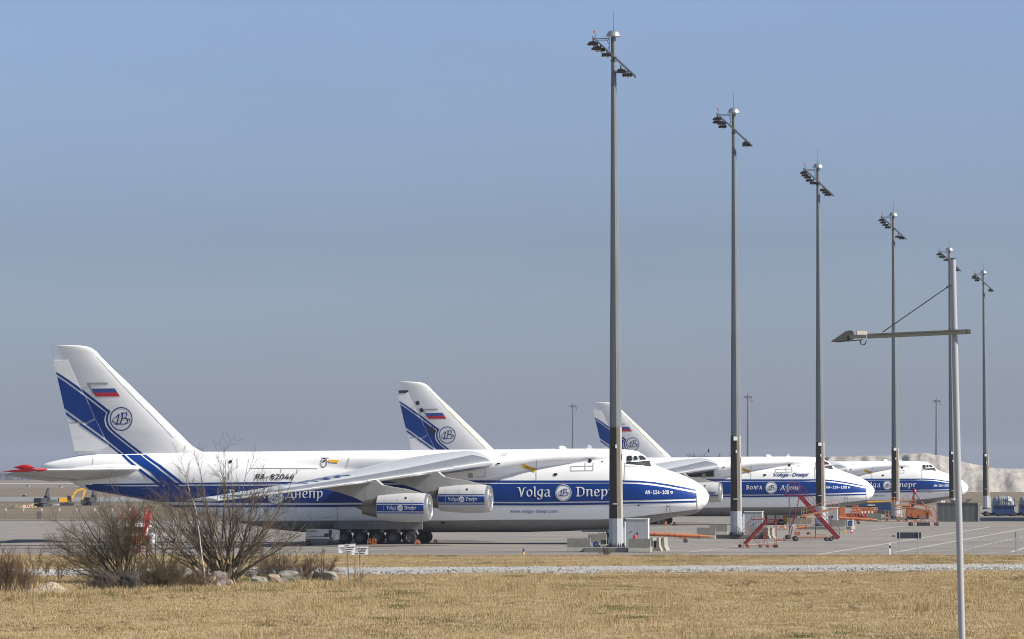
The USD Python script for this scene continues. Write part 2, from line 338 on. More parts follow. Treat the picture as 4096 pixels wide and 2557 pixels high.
for (u0, v0, u1, v1) in ((3034, 2211, 3070, 2210.7), (3086, 2218, 3125, 2217.8), (3308, 2184.6, 3345, 2184.4), (3868, 2174, 3905, 2173.6), (2866, 2085.5, 2940, 2085), (3706, 2119, 3780, 2118.8)):
    line(u0, v0, u1, v1, .4, 'slab_crack', JOINT, .024)
line(-200, 2185, 2330, 2173.5, 4.2, 'drain_channel', JOINT, .026)  # broad dark strip across the apron in the joint colour
# gravel path
def path_edges(u):
    t = u / 4096.0
    return 2283 - 22 * t, 2309 - 24 * t
pv, n = [], 60
us = np.linspace(-400, 4500, n)
prn = np.random.default_rng(3)
for i, u in enumerate(us):
    f_, n_ = path_edges(u)
    g0, g1 = G(u, n_ + prn.normal(0, .8)), G(u, f_ + prn.normal(0, .5))
    for k, t in enumerate(np.linspace(0, 1, 6)):
        p = g0 * (1 - t) + g1 * t
        p[2] = (.02, .16, .2, .2, .18, .02)[k] + prn.normal(0, .015); pv.append(p)
pv = np.array(pv).reshape(n, 6, 3)
solo('gravel_path', MB().loft(pv[:, ::1], closed=False, caps=False), GRAVEL, kind='structure', smooth=True)

# ------------------------------------------------------------------ the three freighters: shape read off the nearest one
TH = 0.1964; CT, ST = math.cos(TH), math.sin(TH)
POSE = [(-47.2019, 383.4748), (-16.5775, 531.3924), (14.3615, 679.2542)]
def SY(u, v, y=0.0, k=0):                 # pixel -> (x along, z) on the plane y metres to the near side of aircraft k's axis
    X0, Y0 = POSE[k]; q = (u - UC) / F
    x = (q * (Y0 - y * CT) - X0 + y * ST) / (CT + q * ST)
    wy = Y0 - x * ST - y * CT
    return x, H - (v - VH) * wy / F
def zoomed(ox, oy, s): return lambda x, y: (ox + x / s, oy + y / s)
R1 = zoomed(0, 1350, 2.326); R3 = zoomed(900, 1750, 2.422); R4 = zoomed(1450, 1480, 2.652); R5 = zoomed(1900, 1750, 2.422)
R6 = zoomed(2300, 1560, 2.52); R7 = zoomed(2850, 1750, 3.024); R8 = zoomed(3400, 1750, 3.024); RN = zoomed(2450, 1780, 4.2); RG = zoomed(1180, 2040, 4.037)
top_px = [R1(380, 1200), R1(400, 1183), R1(440, 1167), R1(540, 1140), R1(640, 1117), R1(740, 1100), R1(900, 1086), R1(1200, 1078), R1(1900, 1064), R1(2326, 1062), R3(1000, 130), R3(1800, 122), R5(180, 116), R5(700, 111),
          R5(1100, 109), R5(1350, 111), R5(1440, 115), R5(1530, 124), R5(1580, 137), R5(1620, 160), R5(1660, 192), R5(1720, 250), R5(1830, 301), R5(2000, 361), R5(2140, 426), R5(2210, 480), R5(2250, 527), R5(2266, 560)]
bot_px = [R1(380, 1204), R1(420, 1230), R1(500, 1270), R1(640, 1335), (359, 1962), (480, 1983), (620, 2012), (745, 2044), (900, 2078), (1040, 2107), (1130, 2121), (1240, 2130), (1400, 2132), R3(1920, 920), R5(0, 918), R5(400, 918), R5(800, 910), R5(1100, 900), R5(1300, 888),
          R5(1480, 868), R5(1690, 832), R5(1800, 800), R5(1960, 768), R5(2100, 745), R5(2160, 722), R5(2200, 690), R5(2240, 650), R5(2262, 605), R5(2267, 575)]
TP = np.array([SY(*p) for p in top_px]); BP = np.array([SY(*p) for p in bot_px])
TP[:, 0] = np.maximum.accumulate(TP[:, 0] + np.arange(len(TP)) * 1e-4); BP[:, 0] = np.maximum.accumulate(BP[:, 0] + np.arange(len(BP)) * 1e-4)
XN = max(TP[-1, 0], BP[-1, 0]) + 0.04; XT = min(TP[0, 0], BP[0, 0]) - 0.05
zt0, zb0 = (TP[-1, 1] + BP[-1, 1]) / 2, (TP[0, 1] + BP[0, 1]) / 2
TP = np.vstack([[XT, zb0], TP, [XN, zt0]]); BP = np.vstack([[XT, zb0 - .01], BP, [XN, zt0 - .01]])
ztop = PchipInterpolator(TP[:, 0], TP[:, 1]); zbot = PchipInterpolator(BP[:, 0], BP[:, 1])
WPT = np.array([(XT, .02), (0, .62), (2, 1.05), (6, 1.75), (11, 2.45), (17, 3.05), (23, 3.42), (28, 3.55), (35, 3.58), (52, 3.58), (58, 3.5), (61.5, 3.25), (64, 2.8), (65.8, 2.2), (66.9, 1.62), (67.6, 1.0), (XN - .15, .45), (XN, .02)])
wmax = PchipInterpolator(WPT[:, 0], WPT[:, 1])
def hw(x, z):                              # half width of the fuselage at (x, z)
    x = np.asarray(x, float); z = np.asarray(z, float)
    a, b, w = ztop(np.clip(x, XT, XN)), zbot(np.clip(x, XT, XN)), wmax(np.clip(x, XT, XN))
    c = b + (a - b) * .40
    t = np.where(z > c, (z - c) / np.maximum(a - c, 1e-3), (c - z) / np.maximum(c - b, 1e-3))
    e1 = np.where(z > c, 2.15, 2.7); e2 = np.where(z > c, 1.75, 2.1)
    return w * np.maximum(1 - np.clip(t, 0, 1) ** e1, 0) ** (1 / e2)
FAIR = np.array([(20.0, .8, .30), (25, 1.4, .60), (30.0, 2.15, .95), (35, 2.95, 1.30), (39, 3.5, 1.5), (43, 3.95, 1.62), (46, 4.15, 1.62), (48.5, 3.75, 1.40), (51, 3.3, 1.10), (54.5, 2.7, .8), (58.5, 1.7, .45), (61, .1, .05)])
FWZ, FHZ = PchipInterpolator(FAIR[:, 0], FAIR[:, 1]), PchipInterpolator(FAIR[:, 0], FAIR[:, 2])
FTO = PchipInterpolator([19, 20, 32, 37, 50, 56, 61, 62], [-.5, -.45, -.12, -.03, -.03, -.10, -.25, -.25])
def fair_y(x, z):
    x0_ = np.asarray(x, float); x = np.clip(x0_, 20, 61); wz, hz = FWZ(x), FHZ(x)
    t = np.abs((np.asarray(z, float) - (ztop(x) - hz + FTO(x))) / hz)
    return np.where((t < 1) & (x0_ > 20) & (x0_ < 61), wz * np.maximum(1 - np.clip(t, 0, 1) ** 2.222, 0) ** .425, 0)
def skin_y(x, z):                          # hull and wing fairing blended into one skin
    a, b = hw(x, z), fair_y(x, z); k = .9
    h = np.clip(.5 + .5 * (b - a) / k, 0, 1)
    return np.where(b > 0, b * h + a * (1 - h) + k * h * (1 - h) * np.clip(b / .5, 0, 1) * np.clip(a / .5, 0, 1), a)
def SP(u, v, k=0):                         # pixel -> (x, z) on the near skin of aircraft k's fuselage
    y = 3.3
    for _ in range(12):
        x, z = SY(u, v, y, k)
        y = .5 * y + .5 * float(skin_y(x, z))
    return x, z
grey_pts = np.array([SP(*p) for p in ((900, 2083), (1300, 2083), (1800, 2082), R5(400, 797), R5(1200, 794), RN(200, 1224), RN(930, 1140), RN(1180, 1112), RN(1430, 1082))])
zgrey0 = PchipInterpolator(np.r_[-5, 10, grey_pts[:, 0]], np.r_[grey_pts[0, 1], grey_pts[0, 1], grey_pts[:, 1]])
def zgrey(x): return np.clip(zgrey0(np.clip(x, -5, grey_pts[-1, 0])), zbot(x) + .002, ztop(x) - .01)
XR = SP(*RN(1412, 800))[0]                 # where the radome starts
def shell(x0, x1, upper, nx):
    t = np.linspace(0, 1, nx)
    xs = x0 + (x1 - x0) * t
    if x1 < XN - .5 and x1 > 50: xs = np.unique(np.r_[x0 + (30 - x0) * np.linspace(0, 1, 70) ** 1.4, np.linspace(30, 62, 70), np.linspace(62, x1, 30)])
    if x1 > XN - .1: xs = x0 + (x1 - x0) * np.sin(t * np.pi / 2)
    if x0 < XT + .1: xs = x0 + (x1 - x0) * t ** 1.5
    rings = []
    for x in xs:
        g = float(zgrey(x)); e = float(ztop(x)) if upper else float(zbot(x))
        b_ = np.clip((g - float(zbot(x)) - .05) / .8, 0, 1) if upper else 1.0
        NZ = 64; t_ = np.linspace(0, 1, NZ); s = b_ * np.sin(t_ * np.pi / 2) + (1 - b_) * (1 - np.cos(t_ * np.pi)) / 2
        z = g + (e - g) * s; w = skin_y(np.full(NZ, x), z); w[-1] = 0
        near = np.stack([np.full(NZ, x), -w, z], 1); far = np.stack([np.full(NZ, x), w, z], 1)[::-1][1:]
        rings.append(np.vstack([near, far]))
    m = MB(); r = np.array(rings)
    if not upper: r = r[:, ::-1]
    return m.loft(r, closed=False, caps=False)
def gridcut(P, step, zs=None):
    zs = zs or step
    x0, z0, x1, z1 = P.bounds; out = []
    for i in range(int(math.floor(x0 / step)), int(math.ceil(x1 / step))):
        S = P.intersection(sbox(i * step, z0 - 1, (i + 1) * step, z1 + 1))
        if S.is_empty: continue
        for j in range(int(math.floor(z0 / zs)), int(math.ceil(z1 / zs))):
            Q = S.intersection(sbox(-500, j * zs, 500, (j + 1) * zs))
            for g in getattr(Q, 'geoms', [Q]):
                if g.geom_type == 'Polygon' and g.area > 1e-6: out.append(g)
    return out
def decal(P, surf, off, step=.5, zs=None):          # flat print in (x, z) laid on the skin y = -surf(x, z)
    m = MB()
    for g in gridcut(P.buffer(0), step, zs):
        try: tv, tf = trimesh.creation.triangulate_polygon(g, engine='earcut')
        except Exception: continue
        tv = np.asarray(tv)[:, :2]
        if not len(tf): continue
        y = -(surf(tv[:, 0], tv[:, 1]) + off)
        a = tv[tf]; cr = (a[:, 1, 0] - a[:, 0, 0]) * (a[:, 2, 1] - a[:, 0, 1]) - (a[:, 1, 1] - a[:, 0, 1]) * (a[:, 2, 0] - a[:, 0, 0])
        tf = np.where((cr < 0)[:, None], tf[:, ::-1], tf)
        m.add(np.stack([tv[:, 0], y, tv[:, 1]], 1), tf)
    return m
def geo(P): return [g for g in getattr(P, 'geoms', [P]) if g.geom_type == 'Polygon']

# ---- lettering: a broad-pen hand for the painted names, plain faces for the rest
def nib(strokes, w=.17, t=.05, ang=38):
    e = [(w / 2 * math.cos(a) * math.cos(math.radians(ang)) - t / 2 * math.sin(a) * math.sin(math.radians(ang)),
          w / 2 * math.cos(a) * math.sin(math.radians(ang)) + t / 2 * math.sin(a) * math.cos(math.radians(ang))) for a in np.linspace(0, 2 * np.pi, 10)[:-1]]
    out = []
    for st in strokes:
        st = np.array(st, float)
        if len(st) > 2:
            d = np.r_[0, np.cumsum(np.linalg.norm(np.diff(st, axis=0), axis=1) + 1e-6)]
            tt = np.linspace(0, d[-1], 4 * len(st)); st = np.stack([PchipInterpolator(d, st[:, i])(tt) for i in (0, 1)], 1)
        for a, b in zip(st[:-1], st[1:]):
            out.append(MultiPoint([(a[0] + p[0], a[1] + p[1]) for p in e] + [(b[0] + p[0], b[1] + p[1]) for p in e]).convex_hull)
    return unary_union(out)
PEN = {
 'V': (.86, [[(-.02, 1.28), (.14, 1.3), (.22, 1.1), (.40, 0.0)], [(.40, 0), (.60, .9), (.66, 1.22), (.84, 1.32)]]),
 'o': (.66, [[(.33, 1), (.10, .66), (.10, .34), (.33, 0)], [(.33, 1), (.56, .66), (.56, .34), (.33, 0)]]),
 'l': (.34, [[(.02, 1.38), (.15, 1.40), (.16, .9), (.16, .12), (.27, 0)]]),
 'g': (.66, [[(.33, 1), (.10, .72), (.10, .42), (.30, .18), (.52, .45)], [(.33, 1), (.60, .98)], [(.52, .9), (.52, .5), (.50, -.05), (.36, -.36), (.12, -.38), (.06, -.2)], [(.25, .2), (.5, -.05)]]),
 'a': (.66, [[(.10, .86), (.33, 1), (.50, .82), (.50, .12), (.62, 0)], [(.50, .60), (.16, .42), (.12, .16), (.26, 0), (.50, .22)]]),
 'D': (.86, [[(.18, 1.3), (.18, 0)], [(.0, 1.32), (.42, 1.30), (.72, .98), (.72, .36), (.40, 0), (.02, .02)]]),
 'n': (.70, [[(.02, .94), (.15, 1), (.15, 0)], [(.15, .72), (.40, 1), (.54, .82), (.54, .1), (.64, 0)]]),
 'e': (.60, [[(.10, .50), (.48, .62), (.42, .92), (.28, 1), (.10, .68), (.12, .26), (.32, 0), (.54, .16)]]),
 'p': (.68, [[(.02, .94), (.16, 1), (.16, .2), (.10, -.46)], [(.16, .74), (.40, 1), (.58, .66), (.50, .24), (.28, 0), (.16, .14)]]),
 'r': (.52, [[(.02, .94), (.15, 1), (.15, 0)], [(.15, .70), (.34, 1), (.50, .90)]]),
 'В': (.74, [[(.18, 1.2), (.18, 0)], [(0, 1.2), (.40, 1.2), (.54, .96), (.42, .68), (.20, .62)], [(.2, .62), (.50, .56), (.62, .3), (.46, .02), (.0, 0)]]),
 'л': (.66, [[(.04, .02), (.14, .10), (.28, .96)], [(.20, 1), (.36, 1), (.50, .4), (.58, 0)]]),
 'г': (.52, [[(.14, 1), (.14, 0)], [(.02, 1), (.44, 1), (.48, .8)]]),
 'а': (.66, [[(.08, .0), (.20, .3), (.34, 1)], [(.26, 1), (.40, 1), (.52, .4), (.62, 0)], [(.18, .32), (.5, .34)]]),
 'Д': (.80, [[(.12, .1), (.26, .5), (.40, 1.2)], [(.32, 1.2), (.48, 1.2), (.58, .5), (.66, .08)], [(.02, .08), (.78, .08)], [(.03, .08), (.02, -.28)], [(.77, .08), (.78, -.28)]]),
 'н': (.68, [[(.12, 1.), (.12, 0)], [(.52, 1.), (.52, 0)], [(.12, .42), (.52, .58)]]),
 'е': (.60, [[(.10, .50), (.48, .62), (.42, .92), (.28, 1), (.10, .68), (.12, .26), (.32, 0), (.54, .16)]]),
 'п': (.68, [[(.12, 1.), (.12, 0)], [(.52, .95), (.52, 0)], [(.02, 1), (.60, 1)]]),
 'р': (.66, [[(.02, .94), (.15, 1), (.15, .2), (.10, -.46)], [(.15, .76), (.40, 1), (.56, .66), (.48, .24), (.28, .02), (.16, .14)]]),
}
PEN['о'] = PEN['o']
def pen_text(s):
    x, out = 0, []
    for ch in s:
        w, st = PEN[ch]; out.append(affinity.translate(nib(st), x)); x += w + .06
    return unary_union(out)
_tc = {}
def plain_text(s, bold=False, slant=0.0):
    k = (s, bold, slant)
    if k not in _tc:
        m = meshkit.text_mesh(s, 1.0, .01, bold)
        t = m.triangles[m.face_normals[:, 2] > .9][:, :, :2]
        P = unary_union([Polygon(a).buffer(1e-4) for a in t])
        _tc[k] = affinity.skew(P, xs=slant) if slant else P
    return _tc[k]
def emblem(ring=True):                     # round emblem of radius 1: interlaced letters in a ring
    st = [nib([[(.02, .50), (.10, .42), (-.12, -.44)]], .15, .06, 20), nib([[(-.40, .22), (-.20, .40), (-.40, -.44)]], .13, .06, 20),
          nib([[(.05, .50), (.40, .50), (.50, .30), (.34, .10), (.10, .06)], [(.14, .06), (.46, .04), (.58, -.16), (.36, -.42), (-.50, -.44)]], .13, .06, 40),
          nib([[(-.36, .16), (-.64, .04), (-.76, -.14), (-.56, -.34), (-.30, -.36)], [(.62, .02), (.76, -.12), (.66, -.30), (.40, -.42)]], .10, .045, 40)]
    g = unary_union(st)
    if ring: g = unary_union([g, Point(0, 0).buffer(1, 48).difference(Point(0, 0).buffer(.905, 48))])
    return g
EMB, EMB0 = emblem(), emblem(False)
def fit(P, x0, z0, x1, zh, capheight):     # place text so that it spans x0..x1 with baseline z0 and capitals zh high
    a, _, b, _ = P.bounds
    return affinity.affine_transform(P, [(x1 - x0) / (b - a), 0, 0, zh / capheight, x0 - a * (x1 - x0) / (b - a), z0])

# ---- flying surfaces
def airfoil(n=22, t=.12):
    b = np.linspace(0, np.pi, n); x = (1 - np.cos(b)) / 2
    y = 5 * t * (.2969 * np.sqrt(x) - .126 * x - .3516 * x ** 2 + .2843 * x ** 3 - .1036 * x ** 4)
    return x, y
def wing_section(xle, chord, y, z, t, twist=0.0, a=0.0, b=1.0, grow=0.0, camber=.02):
    x, h = airfoil(t=t); c = camber * 4 * x * (1 - x)
    k = (x >= a - 1e-9) & (x <= b + 1e-9)
    xs = np.unique(np.r_[a, x[k], b]); hh = np.interp(xs, x, h) ; cc = np.interp(xs, x, c)
    up = np.stack([xs, cc + hh], 1); lo = np.stack([xs, cc - hh], 1)[::-1]
    q = np.vstack([up, lo[:-1] if a == 0 else lo]); q[:, 1] += np.where(np.arange(len(q)) < len(up), grow / chord, -grow / chord); 
    X = xle - q[:, 0] * chord + (grow if a == 0 else 0); Z = z + q[:, 1] * chord - math.tan(twist) * (xle - X) * 0
    Z = Z - math.tan(twist) * (xle - X)
    return np.stack([X, np.full(len(X), -y), Z], 1)
XLE = SY(*R4(1388, 985), 4.0)[0]; ZLE = SY(*R4(1388, 985), 4.0)[1]
XTIP, ZTIP = SY(872, 2002, 36.5)
YTIP = 36.5
wy = np.array([1.6, 4.0, 9.5, 15.0, 22.0, 30.0, 36.5])
def le(y): return XLE + (XTIP - XLE) * (y - 4.0) / (YTIP - 4.0)
def lez(y): return ZLE + (ZTIP - ZLE) * ((y - 4.0) / (YTIP - 4.0)) - .30 * np.sin(np.clip((y - 4) / 32.5, 0, 1) * np.pi) * .4
CHP = PchipInterpolator([1.6, 4, 15, 36.5], [14.6, 13.6, 8.8, 3.1])
THK = PchipInterpolator([1.6, 4, 15, 36.5], [.125, .125, .108, .095])
TWI = PchipInterpolator([1.6, 4, 15, 36.5], [.045, .045, .03, .0])
def wing_loft(ys, a=0., b=1., grow=0.):
    return np.array([wing_section(float(le(y)), float(CHP(y)), y, float(lez(y)), float(THK(y)), float(TWI(y)), a, b, grow) for y in ys])
def mirror(m):
    o = MB()
    for v, f, in zip(m.v, m.f): pass
    v, f = m.arr(); v = v.copy(); v[:, 1] *= -1
    return o.add(v, f[:, ::-1])
def wing_parts(root):
    main = MB().loft(wing_loft(np.r_[1.6, 2.8, 4.0, 6, 9.5, 12, 15, 18, 22, 26, 30, 34, 36.2], .0, 1.))
    tipc = MB().loft(np.concatenate([wing_loft([36.2, 36.4]), wing_loft([36.5]) * 1.0]))
    slats = []
    seg = [4.3, 9.0, 14.0, 19.5, 26.0, 35.9]
    for p, q in zip(seg[:-1], seg[1:]):
        slats.append(MB().loft(wing_loft(np.linspace(p + .02, q - .02, 6), 0., .145, .035)))
    fl = MB().loft(wing_loft(np.linspace(4.4, 15, 6), .74, 1., .012)); fl2 = MB().loft(wing_loft(np.linspace(15.1, 26, 6), .74, 1., .012)); ail = MB().loft(wing_loft(np.linspace(26.1, 35.6, 6), .76, 1., .01))
    for side in (0, 1):
        fx = (lambda m: m) if side == 0 else mirror
        w = part(root, 'wing', fx(main), WGREY); part(w, 'wing_tip', fx(tipc), WGREY)
        for s in slats: part(w, 'slat', fx(s), SLAT)
        part(w, 'flap', fx(fl), WGREY); part(w, 'flap', fx(fl2), WGREY); part(w, 'aileron', fx(ail), WGREY)
        if side == 0: near = w
    return near
def wing_top(x, y):                         # z of the upper skin
    c = float(CHP(y)); q = (float(le(y)) - x) / c
    xx, h = airfoil(t=float(THK(y)))
    return float(lez(y)) + (np.interp(q, xx, h) + .02 * 4 * q * (1 - q)) * c - math.tan(float(TWI(y))) * q * c

# ---- fin
fin_le = [R1(1905, 1075), R1(1880, 1062), R1(1850, 1048), R1(1790, 1010), R1(1680, 905), R1(1440, 668), R1(1180, 415), R1(930, 170), R1(905, 140), R1(870, 112), R1(830, 92), R1(780, 80), R1(700, 74), R1(600, 71.5)]
fin_te = [R1(722, 1110), R1(705, 1060), R1(640, 793), R1(605, 660), R1(530, 340), R1(500, 222), R1(470, 72)]
FLE = np.array([SY(*p) for p in fin_le]); FTE = np.array([SY(*p) for p in fin_te])
fle = PchipInterpolator(np.maximum.accumulate(FLE[:, 1] + np.arange(len(FLE)) * 1e-4), FLE[:, 0]); fte = PchipInterpolator(FTE[:, 1], FTE[:, 0])
ZF0, ZF1 = min(FTE[0, 1], FLE[0, 1]), FTE[-1, 1]
def fin_half(x, z):                          # half thickness of the fin
    x = np.asarray(x, float); z = np.asarray(z, float)
    zz = np.clip(z, ZF0, FLE[-1, 1]); a, b = fle(zz), fte(np.clip(z, FTE[0, 1], ZF1)); c = np.maximum(a - b, .3)
    q = np.clip((a - x) / c, 0, 1)
    t = np.interp(z, [ZF0, ZF1], [.095, .10])
    h = 5 * t * (.2969 * np.sqrt(q) - .126 * q - .3516 * q ** 2 + .2843 * q ** 3 - .1036 * q ** 4) * np.minimum(c, 11)
    return h + .01
HINGE = [R1(632, 205), R1(745, 470), R1(890, 755), R1(1020, 1005)]
RUD_U = [R1(500, 222), R1(590, 219), R1(632, 205), R1(745, 462), R1(800, 545), R1(893, 752), R1(822, 791), R1(645, 791), R1(605, 660), R1(530, 340)]
RUD_L = [R1(648, 802), R1(824, 801), R1(897, 762), R1(1020, 1005), R1(915, 1056), R1(706, 1058)]
def xz(pts, k=0, y=0.): return [SY(*p, y, k) for p in pts]
def sxz(pts, k=0): return [SP(*p, k) for p in pts]
def densify(pts, n=12):
    out = []
    for a, b in zip(pts, pts[1:] + pts[:1]):
        for t in np.linspace(0, 1, n, endpoint=False): out.append((a[0] + (b[0] - a[0]) * t, a[1] + (b[1] - a[1]) * t))
    return out
# the rudder is put over a little: the surface it lies on turns about the hinge
hx = np.array(xz(HINGE)); hinge_x = PchipInterpolator(hx[::-1, 1], hx[::-1, 0], extrapolate=True)
RUDANG = math.tan(math.radians(5.5))
def rud_surf(x, z): return fin_half(x, z) + np.maximum(hinge_x(z) - x, 0) * RUDANG + .015
def fin_skin(x, z, rud=False): return rud_surf(x, z) if rud else fin_half(x, z)
FINP = Polygon(xz(fin_te) + xz(fin_le)[::-1]).buffer(0)
RUU, RUL = Polygon(xz(RUD_U)).buffer(0), Polygon(xz(RUD_L)).buffer(0)
ST_U = [R1(515, 312), R1(620, 378), R1(770, 482), R1(900, 582), R1(1040, 688), R1(1020, 725), R1(1014, 770), R1(1026, 815), R1(1052, 852), R1(1095, 888), R1(1362, 1095), R1(1325, 1095), R1(1070, 893), R1(1032, 858), R1(1006, 815), R1(996, 768), R1(1002, 720), R1(1012, 700), R1(890, 602), R1(770, 512), R1(620, 402), R1(520, 338)]
ST_W = [R1(525, 358), R1(620, 422), R1(770, 530), R1(880, 612), R1(1000, 702), R1(988, 730), R1(980, 770), R1(990, 822), R1(1018, 864), R1(1060, 900), R1(1316, 1100), R1(1180, 1100), R1(985, 938), R1(800, 800), R1(600, 656)]
ST_L = [R1(605, 684), R1(800, 824), R1(990, 962), R1(1160, 1095), R1(1130, 1095), R1(975, 970), R1(800, 847), R1(612, 712)]
def both_fin(P): return P.intersection(FINP)

def build_fin(root, k):
    fin = MB(); zt_ = max(FLE[-1, 1], ZF1) - .004; zs = np.r_[np.linspace(ZF0 - .6, FLE[4, 1], 12), np.linspace(FLE[4, 1], FLE[7, 1], 14)[1:], FLE[7, 1] + (zt_ - FLE[7, 1]) * np.sin(np.linspace(0, np.pi / 2, 30))[1:]]
    rings = []
    q = (1 - np.cos(np.linspace(0, np.pi, 24))) / 2
    for z in zs:
        zc = min(max(z, ZF0), FLE[-1, 1]); a = float(fle(zc)); b = float(fte(np.clip(z, FTE[0, 1], ZF1)))
        x = a - q * (a - b); h = fin_half(x, np.full_like(x, z))
        rings.append(np.vstack([np.stack([x, -h, np.full(24, z)], 1), np.stack([x, h, np.full(24, z)], 1)[::-1][1:-1]]))
    f = part(root, 'fin', MB().loft(np.array(rings)), WHITE)
    for P in (RUU, RUL):
        m = MB(); pts = gridcut(P, .8)
        # front skin, turned about the hinge, with an edge all round
        s = decal(P, rud_surf, .0, .8); m.v += s.v; m.f += s.f; m.n = s.n
        e = np.array(densify(list(P.exterior.coords)[:-1], 4)); e = np.vstack([e, e[:1]])
        y0, y1 = -rud_surf(e[:, 0], e[:, 1]), -fin_half(e[:, 0], e[:, 1]) + .2
        m.loft(np.array([np.stack([e[:, 0], y0, e[:, 1]], 1), np.stack([e[:, 0], y1, e[:, 1]], 1)]), closed=False, caps=False)
        part(root, 'rudder', m, WHITE, smooth=20)
    rud = RUU.union(RUL)
    for pts, nm in ((ST_U, 'fin_stripe'), (ST_W, 'fin_stripe'), (ST_L, 'fin_stripe')):
        P = both_fin(Polygon(xz(pts)).buffer(0))
        a = decal(P.difference(rud.buffer(.02)), fin_half, .02, .7); b = decal(P.intersection(rud.buffer(-.02)), rud_surf, .02, .7)
        for s in (a, b):
            if s.n: part(f, nm, s, BLUE, smooth=False)
    c = SY(*R1(1140, 760)); r = (SY(*R1(1247, 760))[0] - c[0])
    P = affinity.translate(affinity.scale(EMB, r, r, origin=(0, 0)), *c)
    part(f, 'emblem', decal(P, fin_half, .022, .8), NAVY, smooth=False)
    for pts, m_, nm in (([R1(860, 478), R1(1078, 475), R1(1103, 513), R1(877, 516)], FBLUE, 'flag_band'), ([R1(877, 516), R1(1103, 513), R1(1130, 550), R1(900, 552)], RED, 'flag_band'),
                    ([R1(812, 423), R1(1008, 420), R1(1022, 437), R1(843, 440), R1(884, 530), R1(872, 531)], GREYP, 'flag_frame'),
                    ([R1(905, 178), R1(936, 176), R1(1180, 424), R1(1440, 678), R1(1672, 910), R1(1622, 932), R1(1400, 700), R1(1150, 450)], STRIPM if k == 0 else CREAM, 'leading_edge_boot')):
        part(f, nm, decal(Polygon(xz(pts)).buffer(0).intersection(FINP.buffer(-.03)), fin_half, .02, .8), m_, smooth=False)
    if k == 1:
        for pts in ([R4(385, 218), R4(487, 216), R4(488, 235), R4(462, 246), R4(388, 248)], [R4(562, 340), R4(600, 327), R4(613, 365), R4(580, 378)], [R4(603, 415), R4(640, 403), R4(656, 440), R4(622, 456)], [R4(700, 625), R4(745, 600), R4(785, 655), R4(742, 690)]):
            part(f, 'open_hatch', decal(Polygon(xz(pts, 1)).buffer(0), lambda x, z: np.maximum(fin_half(x, z), rud_surf(x, z) - .01), .045, .8), DARKM, 'open dark hatch in the fin', smooth=False)
    return f

# ---- tailplane
def tail_section(xle, c, y, z, t, twist): return wing_section(xle, c, y, z, t, twist, camber=-.01)
TX0, TZ0 = SY(*R1(1240, 1222), 2.6); TX1, TZ1 = SY(142, 1880, 14.0)
def build_tailplane(root):
    ys = np.linspace(1.0, 14.0, 9); t = (ys - 2.6) / 11.4
    xle = TX0 + (TX1 - TX0) * t; ch = 8.3 + (3.3 - 8.3) * t; z = TZ0 + (TZ1 - TZ0) * t
    L = np.array([wing_section(a, c, y, zz, .10, .135, camber=-.01) for a, c, y, zz in zip(xle, ch, ys, z)])
    m = MB().loft(L)
    el = MB().loft(np.array([wing_section(a + .0, c, y, zz - .0, .10, .150, .70, 1.03, .02, camber=-.01) for a, c, y, zz in zip(xle[1:], ch[1:], ys[1:], z[1:])]))
    cov = MB().loft(np.array([wing_section(a + .04, c * 1.05, y, zz + .03, .07, .05, 0, 1.0, .02, camber=-.01) for a, c, y, zz in zip(xle[-2:] + [-.0, 0], ch[-2:], [13.3, 14.05], z[-2:])]))
    hx = float(xle[-1]) - 1.5
    cov2 = MB().lathe([(0.001, -1.3), (.12, -.9), (.30, -.35), (.36, .1), (.20, .6), (.001, 1.0)], 12, 0, (0, 0, 0))
    cov2.v = [v * (1, .5, .8) + (hx + .35, -13.7, float(z[-1]) + .25) for v in cov2.v]
    fair = MB(); rr = []
    for s, r in ((-6.5, .05), (-5, .45), (-3, .8), (-1, .98), (1, 1.0), (2.4, .9), (3.4, .68), (4.0, .38), (4.25, .05)):
        a = np.arange(20) / 20 * 2 * np.pi
        xx = TX0 - 2.2 + s
        rr.append(np.stack([np.full(20, xx), -(float(hw(xx, TZ0)) * .55 + .9 * r * np.cos(a)) - .25, TZ0 - .10 + .62 * r * np.sin(a) - (s < 0) * s * -.02], 1))
    fair.loft(np.array(rr)[:, ::-1])
    for side in (0, 1):
        fx = (lambda q: q) if side == 0 else mirror
        tp = part(root, 'tailplane', fx(m), WUNDER); part(tp, 'elevator', fx(el), WUNDER); part(tp, 'root_fairing', fx(fair), WHITE)
        c = part(tp, 'tip_cover', fx(cov), COVER, 'red protective cover on the tailplane tip')
        part(tp, 'tip_cover', fx(cov2), COVER, 'hump of the red cover')

